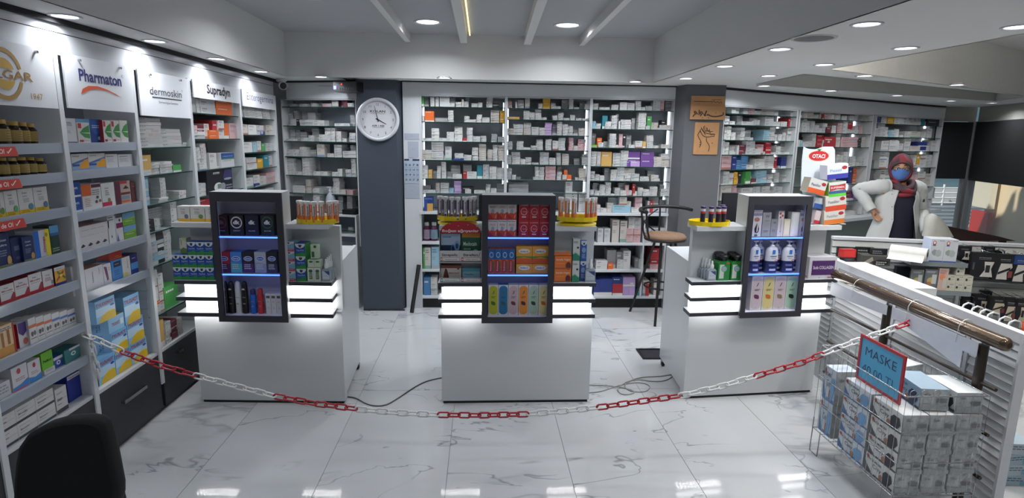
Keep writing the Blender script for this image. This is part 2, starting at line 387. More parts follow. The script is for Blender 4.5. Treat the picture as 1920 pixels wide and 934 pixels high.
def bay(S, a0, a1, z0, z1, zs, label, depth=.3, th=.012, led=(1, 1), back=panelw, rail=False, sides=(1, 1), ldep=.13, group=None, edge=glass_edge):
    t = thing('wall_shelving', label, 'shelving', S.p((a0+a1)/2, 0, z0), 0, group); off = t.location.copy()
    def part(b, name, par=t):
        o = b.build(name, par); o.location = -off if par is t else (0, 0, 0); return o
    part(sbox(B(), S, a0, a1, depth, depth+.012, z0, z1, back), 'back_panel')
    if sides[0]: part(sbox(B(), S, a0-th, a0, 0, depth, z0, z1, white), 'upright')
    if sides[1]: part(sbox(B(), S, a1, a1+th, 0, depth, z0, z1, white), 'upright')
    part(sbox(B(), S, a0, a1, 0, depth, z1-.01, z1, white2), 'top_board')
    for z in zs:
        if rail:
            o = part(sbox(B(), S, a0+.001, a1-.001, .0, depth-.01, z-.006, z-.0005, mat('#c2c8ce', .3, vary=0)), 'shelf')
            b = B(); sbox(b, S, a0+.002, a1-.002, -.006, -.001, z-.040, z+.004, rail_m)
            q = part(b, 'price_rail', o)
        else:
            b = B(); sbox(b, S, a0+.001, a1-.001, .006, depth-.005, z-.006, z-.0005, glassm); sbox(b, S, a0+.001, a1-.001, .002, .006, z-.0075, z-.0005, edge)
            part(b, 'glass_shelf')
    for k in (0, 1):
        if led[k]:
            aa = (a0+.006) if k == 0 else (a1-.014)
            part(sbox(B(), S, aa, aa+.008, ldep, ldep+.018, z0+.02, z1-.05, ledm), 'led_strip')
    return t
# ---- left wall: five bays, heights read off the shelf lines
zA = [1.594, 1.464, 1.305, 1.103, .956, .744, .580]; zB = [1.595, 1.466, 1.270, 1.078, .877]
zC = [1.565, 1.408, 1.238, 1.077, .878, .583]; zD = [1.788, 1.614, 1.401, 1.224, 1.05, .878, .7, .55]; zE = [1.786, 1.646, 1.502, 1.360, 1.211, 1.06, .9, .7, .55]
CT = .372
LWG = 'shelf bays along the left wall'
bay(LW, 2.27, 2.815, CT, 2.0, zA, 'nearest full left wall shelf bay under the round gold logo board', .26, led=(1, 0), rail=True, sides=(1, 0), ldep=.235, back=mat('#bcc2c9', .5), group=LWG)
bay(LW, 2.845, 3.40, CT, 2.0, zB, 'second left wall shelf bay with blue painkiller boxes at its foot', .26, led=(1, 0), rail=True, sides=(0, 0), ldep=.235, back=mat('#bcc2c9', .5), group=LWG)
bay(LW, 3.43, 4.025, CT, 2.0, zC, 'third left wall shelf bay with glass shelves of flat cartons', .26, led=(0, 0), sides=(0, 0), back=mat('#8f959b', .5), group=LWG)
bay(LW, 4.06, 4.835, CT, 2.0, zD, 'fourth left wall shelf bay holding the dark blood pressure monitor box', .26, led=(0, 0), sides=(0, 0), back=mat('#84888e', .5), group=LWG)
bay(LW, 4.87, 5.64, CT, 2.0, zE, 'fifth left wall shelf bay, beside the room corner', .26, led=(0, 0), sides=(0, 0), back=mat('#84939c', .5), group=LWG)
bay(LW, 1.2, 2.24, CT, 2.0, zA, 'left wall shelf bay cut by the left edge of the photo', .26, led=(0, 0), rail=True, sides=(1, 0), group=LWG)
for y, s in ((2.255, 'first'), (2.83, 'second'), (3.415, 'third'), (4.042, 'fourth'), (4.852, 'fifth'), (5.655, 'last')):
    b = B(); w_ = .015 if y < 4 else .017
    sbox(b, LW, y-w_, y+w_, -.012, .262, CT, 2.0, white); sbox(b, LW, y-w_, y+w_, -.012, -.004, .17 if y > 2.5 else 0, CT, white)
    tag(b.build('upright_board'), 'tall white upright between left wall bays, %s counted from the left' % s, 'shelf upright', 'uprights of the left wall shelving')
# base cabinets
for i, (y0, y1, s) in enumerate(((1.2, 2.24, 'cut by the left edge'), (2.27, 2.815, 'behind the black chair'), (2.845, 3.40, 'under the blue painkiller boxes'), (3.43, 4.025, 'with a short handle beside the left counter'), (4.06, 5.64, 'hidden behind the left counter'))):
    t = thing('base_cabinet', 'dark grey wooden base cabinet on the left, '+s, 'cabinet', (0, 0, 0), 0, 'dark base cabinets along the left wall')
    sbox(B(), LW, y0-.013, y1+.013, .01, .26, 0, CT-.02, dwood2).build('body', t)
    dr = sbox(B(), LW, y0+.001, y1-.001, -.004, .009, .02, CT-.022, dwood).build('drawer_front', t)
    sbox(B(), LW, y0-.013, y1+.013, 0, .26, CT-.0195, CT-.001, white).build('top_board', t)
    if i in (2, 3):
        c = 3.12 if i == 2 else 3.62; L = .105 if i == 2 else .03; zc = .235 if i == 2 else .30
        hb = B(); sbox(hb, LW, c-L, c+L, -.026, -.018, zc-.009, zc+.009, chrome)
        for e in (-1, 1): sbox(hb, LW, c+e*(L-.008)-.006, c+e*(L-.008)+.006, -.02, -.003, zc-.007, zc+.007, chrome)
        hb.build('handle', dr)
# fascia above, boards with logos
fas = thing('fascia_board', 'long white glossy fascia above the logo boards on the left wall', 'fascia')
sbox(B(), LW, 1.2, 5.66, 0, .26, 2.09, 2.128, mat('#c9ccd0', .25, vary=.01)).build('upper_board', fas); sbox(B(), LW, 1.2, 5.66, .003, .26, 2.086, 2.09, dk).build('groove', fas)
sbox(B(), LW, 1.2, 5.66, 0, .26, 2.0, 2.086, mat('#c9ccd0', .25, vary=.01)).build('lower_board', fas)
def Lf(x): return lambda a, b: (x, a, b)
def board(y0, y1, z0, z1, label, writer, screws=True, c='#d9dbe0'):
    t = thing('logo_board', label, 'sign', (0, 0, 0)); bx = sbox(B(), LW, y0, y1, -.02, -.012, z0, z1, mat(c, .3, vary=.005)).build('board', t)
    b = B(); writer(b, Lf(-1.8985)); b.build('printed_logo', t)
    if screws:
        for yy in (y0+.2*(y1-y0), y1-.2*(y1-y0)):
            s = B(); s.tube([(-1.9, yy, z1-.02), (-1.888, yy, z1-.02)], .006, chrome, n=10); s.build('standoff_screw', t)
def ring(b, fn, cy, cz, r0, r1, m, a0=0, a1=360, sx=1):
    n = max(4, int(abs(a1-a0)/10)); V = []
    for i in range(n+1):
        a = math.radians(a0+(a1-a0)*i/n)
        V += [fn(cy+r0*sx*math.cos(a), cz+r0*math.sin(a)), fn(cy+r1*sx*math.cos(a), cz+r1*math.sin(a))]
    b.add(V, [(2*i, 2*i+1, 2*i+3, 2*i+2) for i in range(n)], m)
def w1(b, f):
    gold, tan = ink('#c9a24e'), ink('#b08b52'); cy, cz = 2.515, 1.872
    def cap(lo, hi):   # gold disc with a band left blank for the letters
        b.poly([f(cy+.055*math.cos(math.radians(a)), cz+.062*math.sin(math.radians(a))) for a in range(lo, hi+1, 8)], gold)
    cap(20, 160); cap(200, 340)
    ring(b, f, cy, cz, .085, .103, tan, 16, 164, .93); ring(b, f, cy, cz, .085, .103, tan, 196, 344, .93)
    b.text('SOLGAR', f, cy, cz-.018, .05, ink('#a0783f'), w=.30, bold=.015)
    b.text('1947', f, 2.675, 1.782, .036, tan, w=.066)
board(2.29, 2.80, 1.75, 2.0, 'white board with a round gold emblem and the year 1947', w1)
def w2(b, f):
    b.text('Pharmaton', f, 3.125, 1.888, .078, ink('#2c2a6e'), w=.33, bold=.022); b.text('R', f, 3.30, 1.935, .012, ink('#2c2a6e')); ring(b, f, 3.304, 1.939, .007, .0085, ink('#2c2a6e'))
    P = [(2.96, 1.825), (2.975, 1.85), (3.02, 1.868), (3.09, 1.872), (3.16, 1.862), (3.23, 1.845), (3.285, 1.828)]; Q = [(3.16, 1.854), (3.09, 1.857), (3.03, 1.85), (2.99, 1.835)]
    b.poly([f(*p) for p in P+Q][::-1], ink('#cf5a35'))
board(2.865, 3.39, 1.757, 2.0, 'white board with dark blue lettering over an orange swoosh', w2)
def w3(b, f):
    b.text('dermoskin', f, 3.735, 1.868, .062, ink('#3f4249'), w=.36); b.poly([f(3.575, 1.85), f(3.91, 1.85), f(3.91, 1.856), f(3.575, 1.856)], ink('#222429'))
    b.text('Dermatological Solutions', f, 3.75, 1.822, .02, ink('#666a72'), w=.22); ring(b, f, 3.925, 1.912, .005, .0065, ink('#3f4249'))
board(3.45, 4.02, 1.745, 1.995, 'bright white board with thin dark lettering underlined by a bar', w3, c='#eceef4')
bl = B(); sbox(bl, LW, 3.45, 4.02, .2, .204, 1.575, 1.74, mat('#d3d5dc', .4)); tag(bl.build('white_backing_sheet'), 'plain white sheet behind the flat cartons on the third left bay', 'sheet')
board(4.075, 4.84, 1.885, 2.0, 'fourth header on the left wall, with rounded black lettering', lambda b, f: b.text('Supradyn', f, 4.46, 1.925, .085, ink('#26232b'), w=.38, bold=.03), False)
board(4.875, 5.64, 1.87, 2.0, 'fifth header on the left wall, with thin mauve lettering', lambda b, f: b.text('Enterogermina', f, 5.27, 1.925, .085, ink('#5d5a86'), w=.60, bold=.0), False)
# ---- shelving behind the counters
def seg(u0, u1, z=1.5, S=BK): return S.s_at(u0, z), S.s_at(u1, z)
def zz(S, *uv): return [S.uv(u, v)[1] for u, v in uv]
G1 = seg(791, 946); G2 = seg(951, 1103); G3 = seg(1108, 1259)
zG1 = zz(BK, (870, 200.6), (870, 229.1), (870, 265.7), (870, 301), (870, 335.7), (870, 363.3))
zG2 = zz(BK, (1030, 203.7), (1030, 224.9), (1030, 253.7), (1030, 281.8), (1030, 309.3), (1030, 338), (1030, 362))
zG3 = zz(BK, (1180, 206.6), (1180, 242.3), (1180, 277.5), (1180, 312.8), (1180, 339.8), (1180, 367.8))
ZLOW = .955
bay(BK, G1[0], G1[1], ZLOW, 2.028, zG1, 'left shelving bay behind the middle counter', .3, led=(1, 1), group='middle back wall shelving')
bay(BK, G2[0], G2[1], ZLOW, 2.028, zG2, 'centre shelving bay behind the middle counter', .3, led=(1, 1), group='middle back wall shelving')
bay(BK, G3[0], G3[1], ZLOW, 2.028, zG3, 'right shelving bay behind the middle counter and the stool', .3, led=(0, 1), group='middle back wall shelving')
t = thing('fascia_board', 'white fascia over the middle back wall shelves, lit by two downlights', 'fascia'); sbox(B(), BK, -.735, 1.80, 0, .3, 2.03, 2.14, white).build('board', t)
sd = tag(sbox(B(), BK, -.735, G1[0]-.013, 0, .3, 0, 2.03, white).build('side_panel'), 'plain white side panel holding the calendar beside the clock pillar', 'panel')
tag(sbox(B(), BK, G3[1]+.013, 1.80, 0, .3, .0, 2.03, mat('#a3a7ac', .4)).build('side_panel'), 'narrow grey-white panel closing the shelves beside the plaque pillar', 'panel')
# alcove left of the clock pillar
aE = (AL.e*1).length; A0, A1 = AL.s_at(532, 1.6), AL.s_at(668, 1.6)
zF = zz(AL, (600, 200), (600, 236), (600, 265.6), (600, 294.6), (600, 330), (600, 363.5)) + [.92, .75]
bay(AL, A0, A1, .6, 1.985, zF, 'shelving in the alcove between left wall and clock pillar', .2, led=(1, 0), back=mat('#78808c', .5), edge=glass_edge)
t = thing('fascia_board', 'white fascia behind the small black receiver box', 'fascia'); sbox(B(), AL, .005, A1+.02, 0, .2, 1.987, 2.134, white).build('board', t)
# right wing
def sw(u0, u1, v): return WG.uv(u0, v)[0], WG.uv(u1, v)[0]
H1 = (WG.uv(1356, 250)[0], WG.uv(1491, 250)[0]); H2 = (WG.uv(1498, 250)[0], WG.uv(1632, 260)[0]); H3 = (WG.uv(1640, 260)[0], WG.uv(1762, 270)[0])
zH1 = zz(WG, (1430, 215.5), (1430, 235.8), (1430, 263.6), (1430, 290.2), (1430, 317.2), (1430, 344), (1430, 372))
zH2 = zz(WG, (1560, 224), (1560, 249.5), (1560, 276), (1612, 312), (1600, 345), (1600, 376))
zH3 = zz(WG, (1700, 233.5), (1700, 257.6), (1700, 284), (1700, 315.5), (1740, 350), (1735, 374))
for k, (Hh, zs, s) in enumerate(((H1, zH1, 'nearest the plaque pillar'), (H2, zH2, 'behind the pastille display'), (H3, zH3, 'behind the person in the white coat'))):
    bay(WG, Hh[0], Hh[1], .80, 1.985, zs, 'right wing shelving bay '+s, .3, th=.02, led=(0, 1), ldep=.2, back=mat('#8d9091', .5), group='right wing wall shelving')
t = thing('fascia_board', 'white fascia over the right wing shelves', 'fascia'); sbox(B(), WG, -.05, H3[1]+.03, 0, .3, 1.987, 2.13, white).build('board', t)
tag(sbox(B(), WG, -.05, H1[0]-.021, 0, .3, .7905, 1.985, white).build('side_panel'), 'white end panel of the right wing shelving beside the plaque pillar', 'panel')
t = thing('base_cabinet', 'long white worktop cabinet under the right wing shelves', 'cabinet'); sbox(B(), WG, -.05, H3[1]+.03, -.12, .3, .755, .79, white).build('worktop', t)
sbox(B(), WG, -.05, H3[1]+.03, 0, .3, 0, .755, mat('#7d8584', .5)).build('body', t)
# ---- lower open cabinet under the middle shelves
zl = [BK.uv(1150, v)[1] for v in (456, 506.5, 556)]
t = thing('base_cabinet', 'low open white cabinet with a black plinth behind the middle counter', 'cabinet')
a0, a1 = BK.s_at(788, .7), 1.80
sbox(B(), BK, a0, a1, -.02, .28, .93, .953, white).build('worktop', t); sbox(B(), BK, a0, a1, .26, .28, .1, .93, mat('#4b4e52', .6)).build('back_panel', t)
for z in zl: sbox(B(), BK, a0+.012, a1-.012, 0, .26, z-.022, z, white).build('shelf', t)
for a in (a0, BK.s_at(944, .7), BK.s_at(1103, .7)-.0, BK.s_at(1206, .7), a1-.012): sbox(B(), BK, a, a+.012, -.005, .26, .1, .93, white).build('upright', t)
sbox(B(), BK, a0+.005, a1-.005, .02, .26, 0, zl[2]-.023, black).build('plinth', t)
# low cabinet in the alcove
t = thing('base_cabinet', 'small white open cabinet in the alcove beyond the left counter', 'cabinet')
sbox(B(), AL, A0, A1, -.05, .2, .89, .91, white).build('worktop', t)
for z in (.70, .45, .12): sbox(B(), AL, A0, A1, -.05, .19, z, z+.018, white).build('shelf', t)
for a in (A0, A1-.015): sbox(B(), AL, a, a+.015, -.05, .2, 0, .89, white).build('upright', t)
# ================================================================= the three display counters
lam = mat('#c9ccce', .28, vary=.008, scale=4); frame_m = mat('#35353c', .45, vary=.03); inner = mat('#d0cfe2', .4, vary=0)
lit = mat('#ffffff', .5, emis=8, vary=0); blue_led = mat('#3f6cff', .4, emis=5.5, vary=0); dotm = mat('#ffffff', .5, emis=120, vary=0)
class Counter:
    def __init__(s, FL, FR, dL, dR, tb, te):
        s.FL, s.FR, s.dL, s.dR = [Vector((*q, 0)) for q in (FL, FR, dL, dR)]
        s.W = (s.FR-s.FL).length; s.tb, s.te = tb, te
    def at(s, a, b, z):
        t = a/s.W; p = s.FL.lerp(s.FR, t) + s.dL.lerp(s.dR, t)*b; return (p.x, p.y, z)
    def S(s, b):
        p, q = s.FL+s.dL*b, s.FR+s.dR*b; return Surf(p.x, p.y, q.x-p.x, q.y-p.y)
    def box(s, B_, a0, a1, b0, b1, z0, z1, m):
        return B_.hexa([s.at(a0,b0,z0), s.at(a1,b0,z0), s.at(a1,b1,z0), s.at(a0,b1,z0), s.at(a0,b0,z1), s.at(a1,b0,z1), s.at(a1,b1,z1), s.at(a0,b1,z1)], m)
CN = [Counter((-1.743, 3.514), (-.85, 3.474), (-.054, 1), (-.054, 1), -.13, .0),
      Counter((-.248, 3.467), (.686, 3.473), (0, 1), (0, 1), -.13, .0),
      Counter((1.308, 3.503), (2.217, 3.591), (.054, 1), (.06, 1), -.10, .05)]
LZ = ((.782, .804), (.682, .704), (.586, .608))      # dark ledges (bottom, top)
def counter(c, label, tu, lu, side, mon):
    t = thing('display_counter', label, 'counter', c.at(c.W/2, 0, 0)); off = t.location.copy(); W = c.W
    def part(b, name, par=None):
        o = b.build(name, par or t); o.location = (0, 0, 0) if par else -off; return o
    bx = lambda *a: c.box(B(), *a)
    part(bx(0, W, 0, .08, .018, .60, lam), 'body'); part(bx(.01, W-.01, .006, .07, .0, .018, black), 'plinth')
    part(bx(.0, W, .045, .10, .60, 1.118, lam), 'upper_panel')
    f = c.S(-.09); aL, aR = f.s_at(lu[0], .79), f.s_at(lu[1], .79)
    ft = c.S(c.tb); t0, t1 = ft.s_at(tu[0], 1.33), ft.s_at(tu[1], 1.33); ct = .79
    part(bx(aL+.01, t0, -.085, .115, 1.118, 1.145, lam), 'top_slab'); part(bx(t1, aR-.01, -.085, .115, 1.118, 1.145, lam), 'top_slab')
    for i, (z0, z1) in enumerate(LZ):
        for k, (p, q) in enumerate(((aL, t0+.001), (t1-.001, aR))):
            L = part(bx(p, q, -.09, .046, z0, z1, frame_m), 'ledge')
            part(bx(p+.001, q-.001, -.088, .045, z1, z1+.0015, lam), 'ledge_top', L)
            if i < 2:
                lo = LZ[i+1][1]+.002; ee = .03
                part(bx(p+(ee if k == 0 else 0), q-(ee if k == 1 else 0), -.03, .0, lo, z0, lit), 'light_panel')
            b = B()
            for r in (0, 1):
                n = 13
                for j in range(n):
                    a = p+(q-p)*(j+.7)/(n+.4); bb = -.07+.035*r; b.box(*[0]*0) if False else c.box(b, a-.003, a+.003, bb-.003, bb+.003, z0-.0015, z0-.0002, dotm)
            if i == 2: part(b, 'led_dots', L)
    # display tower
    z0, z1, zt = .585, 1.30, 1.33
    for (a, b_) in ((t0, t0+.018), (t1-.018, t1)): part(bx(a, b_, c.tb+.004, c.te+.03, z0, zt, lam), 'tower_side')
    part(bx(t0+.018, t1-.018, c.te+.015, c.te+.03, z0, zt, inner), 'tower_back'); part(bx(t0+.018, t1-.018, c.tb+.004, c.te+.015, zt-.02, zt, lam), 'tower_top')
    part(bx(t0+.018, t1-.018, c.tb+.004, c.te+.015, z0, z0+.022, inner), 'tower_floor')
    for s_ in (0, 1):
        aa = (t0+.0181, t0+.024) if s_ == 0 else (t1-.024, t1-.0181); part(bx(aa[0], aa[1], c.tb+.006, c.te+.015, z0+.022, zt-.02, inner), 'tower_lining')
    fb = B(); g = .034
    c.box(fb, t0, t0+g, c.tb-.014, c.tb+.003, z0-.012, zt, frame_m); c.box(fb, t1-g, t1, c.tb-.014, c.tb+.003, z0-.012, zt, frame_m)
    c.box(fb, t0+g, t1-g, c.tb-.014, c.tb+.003, zt-.052, zt, frame_m); c.box(fb, t0+g, t1-g, c.tb-.014, c.tb+.003, z0-.012, z0+.022, frame_m)
    part(fb, 'tower_frame')
    zs = []
    for v in tu[2:]:
        z = ft.z_at(v, (t0+t1)/2); zs.append(z)
        sh = part(bx(t0+.0185, t1-.0185, c.tb+.006, c.te+.012, z-.004, z+.002, mat('#b8c0ea', .1, vary=0, alpha=.6)), 'tower_shelf')
        part(bx(t0+.025, t1-.025, c.tb+.002, c.tb+.0058, z-.005, z+.003, blue_led), 'led_strip', sh)
    # desk behind
    zd = .895
    for a, b_ in ((0, .02), (W-.02, W)): part(bx(a, b_, .08, .64, .045, zd, lam), 'side_panel')
    part(bx(.02, W-.02, .10, .64, zd-.03, zd-.005, lam), 'desk_top'); part(bx(.02, W-.02, .50, .52, .3, zd-.03, lam), 'modesty_panel')
    for a in (.01, W-.01):
        x, y, _ = c.at(a, .57, 0); k = B(); k.lathe([(.001, -.011), (.02, -.011), (.022, -.006), (.022, .006), (.02, .011), (.001, .011)], black, n=14)
        k.v = [(x+q[2], y+q[0], .0225+q[1]) for q in k.v]; k.box(x-.014, x+.014, y-.015, y+.015, .032, .046, steel); part(k, 'caster')
    return t0, t1, zs, z0+.022, aL, aR, t
tw = []
tw.append(counter(CN[0], 'left white display counter with condom boxes and deodorants in its dark-framed tower', (393, 528, 445, 515.5), (327, 622), 1, 0))
tw.append(counter(CN[1], 'middle white display counter with red vitamin boxes in its dark-framed tower', (904, 1042, 446.5, 516.5), (821, 1118), 0, 0))
tw.append(counter(CN[2], 'right white display counter with lotion pump bottles in its dark-framed tower', (1405, 1524, 446.5, 514.5), (1297, 1570), -1, 0))
# monitors standing on the desks, seen from behind
def monitor(c, b, u0, u1, v0, label):
    S = c.S(b); a0, a1 = S.s_at(u0, 1.25), S.s_at(u1, 1.25); zt = S.z_at(v0, (a0+a1)/2); p = c.at((a0+a1)/2, b, .8905); t = thing('computer_monitor', label, 'monitor', p, S.rz)
    w = abs(a1-a0)/2; B().box(-w, w, 0, .022, .14, zt-.8905, mat('#101114', .4)).build('screen_back', t)
    B().box(-.018, .018, .022, .034, .004, .3, mat('#18191c', .4)).build('stand', t); B().box(-.07, .07, -.01, .10, 0, .006, mat('#18191c', .4)).build('base', t)
monitor(CN[0], .22, 470, 567, 367, 'black monitor seen from behind, right of the left counter tower')
monitor(CN[1], .22, 898, 960, 366, 'black monitor edge just left of the middle counter tower')
monitor(CN[2], .22, 1355, 1450, 362, 'black monitor seen from behind, left of the right counter tower')
# black printer in the alcove
pr = thing('printer', 'small black printer on the white cabinet beside the clock pillar', 'printer', AL.p(AL.s_at(657, .92), -.03, .9105), AL.rz)
B().box(-.07, .07, 0, .12, 0, .045, black).build('body', pr); B().box(-.055, .055, -.008, 0, .012, .03, mat('#202226', .3)).build('paper_slot', pr)
# ================================================================= small cartons stacked on the shelves behind
PAL = {'w': '#c9c9c7', 'g': '#9a9c9f', 'o': '#d9692c', 'b': '#4a7fb0', 'B': '#2a3a7c', 'r': '#a82e36', 'p': '#6f4a92', 'k': '#26262c', 'y': '#cf9d2c',  # g: pale cartons set deeper, their shade painted in as grey
       'n': '#4d9a52', 't': '#2f7f90', 'a': '#c9a25e', 'i': '#c9a3a6', 'c': '#8fb6c6', 'm': '#6d2b3c', 'l': '#b79ccb', 'G': '#6fb944', 's': '#c3bdb6'}
CNAME = {'w': 'white', 'g': 'grey', 'o': 'orange', 'b': 'light blue', 'B': 'dark blue', 'r': 'red', 'p': 'purple', 'k': 'black', 'y': 'yellow', 'n': 'green', 't': 'teal',
         'a': 'tan', 'i': 'pink', 'c': 'pale blue', 'm': 'maroon', 'l': 'lilac', 'G': 'bright green', 's': 'beige-white'}
STK = []      # (projected area, surface, s0, s1, z0, z1, off, depth, colour, place text)
rs = random.Random(11)
ORD = ['first', 'second', 'third', 'fourth', 'fifth', 'sixth', 'seventh', 'eighth', 'ninth', 'tenth', 'eleventh', 'twelfth', 'thirteenth', 'fourteenth', 'fifteenth', 'sixteenth', 'seventeenth', 'eighteenth']
def lab(s):
    p, i, n, wh = s[9]
    if n == 1: return '%s carton, alone, %s place from left, %s' % (CNAME[s[8]], p, wh)
    lv = 'bottom' if i == 0 else ('topmost' if i == n-1 else ORD[i]+' up')
    return '%s carton, %s in %s stack from left, %s' % (CNAME[s[8]], lv, p, wh)
def stacks(S, z0, org, k, txt, where, off=.03, dep=.11):
    cells = sorted([it for it in txt.split(',') if it.split()], key=lambda t: float(t.split()[0]))
    for pos, it in enumerate(cells):
        q = it.split()
        if not q: continue
        x0, x1, yt, n = [float(t) for t in q[:4]]; c = q[4] if len(q) > 4 else 'w'; n = int(n)
        u0, u1, vt = org[0]+x0/k, org[0]+x1/k, org[1]+yt/k
        o2 = off+(rs.random()*.02 if c != 'g' else .07)
        a0, a1 = S.s_at(u0, z0, o2), S.s_at(u1, z0, o2); zt = S.z_at(vt, (a0+a1)/2, o2)
        if zt-z0 < .008: continue
        h = (zt-z0)/n
        for i in range(n):
            j0, j1 = rs.uniform(-.0025, .0025), rs.uniform(-.004, .006)
            area = abs(u1-u0)*h*200
            STK.append((area, S, a0+j0, a1+j0, z0+h*i, z0+h*(i+1), o2+max(0, j1), dep*(.8+.4*rs.random()), c, (ORD[pos], i, n, where)))
A = (785, 170); A2 = (785, 265); D_ = (940, 170); D2 = (940, 265); E_ = (1100, 170); E2 = (1100, 280); K = 7.782
nm = ['top', 'second', 'third', 'fourth', 'fifth', 'sixth', 'lowest']
def W(i, s): return '%s shelf, %s' % (nm[i], s)
g1, g2, g3 = 'left bay behind middle counter', 'centre bay behind middle counter', 'right bay behind middle counter'
stacks(BK, zG1[0], A, K, '40 78 60 1 n,80 150 62 1 g,170 232 78 2,245 300 88 1,305 450 50 1,452 530 182 1,455 535 100 3 g,538 622 165 2,630 662 125 1 s,662 730 158 2,680 738 100 3 g,768 860 185 1,870 935 172 1,990 1078 82 5,1085 1160 212 1,1085 1170 180 2 k', W(0, g1))
stacks(BK, zG1[1], A, K, '55 85 365 1,85 222 298 2 o,240 425 395 2 g,428 508 288 5,686 840 420 1,665 740 372 2,845 920 350 3,925 1040 390 1,1050 1175 290 5 s,1185 1250 290 4 y', W(1, g1))
stacks(BK, zG1[2], A, K, '60 185 690 1,188 300 548 4,300 408 690 1,410 520 600 3,522 640 525 4,640 702 685 1 r,705 790 540 6,795 900 665 2,905 988 658 3,1060 1145 630 4 g,1150 1240 672 3 g', W(2, g1))
stacks(BK, zG1[3], A2, K, '50 185 125 5 s,188 365 12 8,370 475 205 2,385 480 75 1,525 655 175 2,500 660 245 1 B,660 775 200 2,780 868 92 5,880 985 40 8 s,1000 1075 120 5 s,1080 1150 55 6,1155 1245 55 6 s', W(3, g1))
stacks(BK, zG1[4], A2, K, '50 135 350 3,140 200 412 2 a,205 265 430 1 g,265 325 360 2,332 400 302 2,410 470 440 1 g,495 630 480 2,470 610 350 4 g,645 705 440 1 r,708 850 445 1,650 775 345 2 g,850 930 350 1 t,935 1025 340 3,1030 1135 370 4,1140 1240 390 4', W(4, g1))
stacks(BK, zG1[5], A2, K, '60 245 715 1,60 175 648 2 g,250 310 610 4 s,315 440 612 4,445 512 685 2 c,518 622 580 6 l,630 800 668 1 k,680 770 700 1,810 975 715 1,980 1045 628 3,1050 1135 690 1,1140 1240 625 3 g', W(5, g1))
stacks(BK, zG2[0], D_, K, '85 155 150 2 i,205 238 158 1,240 328 140 3,345 415 88 1 s,540 600 188 2,605 712 92 4 y,720 790 182 2,795 870 228 1,880 970 130 1 g,985 1048 105 5,1055 1135 240 1,1140 1205 180 1 g,1215 1285 195 2', W(0, g2))
stacks(BK, zG2[1], D_, K, '85 265 380 1 a,328 415 290 4,420 490 318 3,492 582 282 4,585 662 390 1,748 820 362 2,828 905 318 3,910 1000 398 1,1008 1080 355 1,1090 1175 402 1,1185 1272 404 1', W(1, g2))
stacks(BK, zG2[2], D_, K, '80 178 550 3 s,180 318 485 5,325 435 470 5 s,440 548 530 1,550 635 540 3,635 735 465 5 l,740 805 622 1,740 795 490 3 g,812 885 455 5,890 970 490 4,975 1045 515 3,1020 1115 625 1,1050 1120 565 2 g,1130 1225 548 3 s', W(2, g2))
stacks(BK, zG2[3], D_, K, '80 160 740 4,225 320 738 4,270 425 828 1,430 515 802 2,515 605 712 5,645 732 705 5,740 822 730 1,828 930 690 5,985 1050 690 5 i,1055 1115 805 2,1115 1225 710 3 i', W(3, g2))
stacks(BK, zG2[4], D2, K, '80 150 200 4,155 275 158 5,278 350 258 2,355 440 235 3,445 545 312 1,560 688 160 3,695 790 242 1,800 868 170 5,885 985 182 5 s,1058 1140 250 3 g,1178 1258 190 4', W(4, g2))
stacks(BK, zG2[5], D2, K, '80 150 395 4,155 215 490 2,220 285 515 1 g,468 545 522 1,490 545 370 4,548 625 375 5,640 790 365 4 i,808 880 445 3,810 870 362 5 g,892 955 490 1,958 1020 490 1 o,910 965 415 2 o,1080 1240 532 1,1130 1230 400 4 s', W(5, g2))
stacks(BK, ZLOW, D2, K, '1120 1250 750 1,925 1105 740 1,930 1030 590 2,60 380 600 1 g', 'worktop, '+g2, off=.04)
stacks(BK, zG3[0], E_, K, '78 170 185 3,178 230 240 1,232 340 240 1,358 462 205 2,482 590 172 1,596 700 180 1,715 795 148 5,795 855 240 1,860 960 225 2,965 1072 132 5,1078 1130 145 1 i,1140 1230 160 4 g', W(0, g3))
stacks(BK, zG3[1], E_, K, '72 130 445 1 c,132 205 478 2,225 300 365 1 t,268 358 450 3,360 440 362 5,415 460 340 1 g,460 490 445 1,498 645 422 4,650 700 400 4 g,750 860 320 7,865 925 512 1,872 940 375 1 n,945 1040 465 2 s,860 1130 540 1,1085 1160 430 1 k,1060 1225 500 2', W(1, g3))
stacks(BK, zG3[2], E_, K, '72 160 790 1 G,72 125 620 1 g,165 240 755 1,150 220 690 1 o,245 320 740 3 g,330 425 625 7,428 462 630 1 k,425 565 798 1,468 522 630 1 i,524 570 630 1 k,575 650 650 1 g,612 700 790 1,708 810 735 1,812 862 740 1 a,868 965 648 6,970 1050 800 1,1085 1212 785 1 s', W(2, g3))
stacks(BK, zG3[3], E2, K, '60 145 30 6,150 205 35 1 s,210 365 38 1 a,375 490 55 5,492 600 20 5,585 632 170 1 p,635 772 172 1 l,590 770 35 2 p,790 920 110 1 p,780 970 40 2 p,975 1085 110 4 s,1088 1200 112 4 s,1075 1190 65 5', W(3, g3))
stacks(BK, zG3[4], E2, K, '45 118 320 4,122 188 368 3,190 255 385 3,255 330 275 1 g,352 440 298 3,440 545 268 5,550 700 278 3 s,548 640 345 3,645 765 358 2,780 905 400 2,810 910 432 1,950 1070 430 1,880 990 310 2 g,940 1050 375 2 s', W(4, g3))
stacks(BK, zG3[5], E2, K, '45 100 595 1,85 160 490 5 g,115 190 605 2,190 268 520 4,270 350 485 5,350 405 650 1,408 485 562 3,490 575 602 2,455 545 490 5 g,585 660 600 1,560 610 525 2 i,665 705 510 1 r,678 735 612 2,740 815 560 4,818 915 585 3,915 1025 545 4,1080 1185 585 3,1060 1130 520 4 g', W(5, g3))
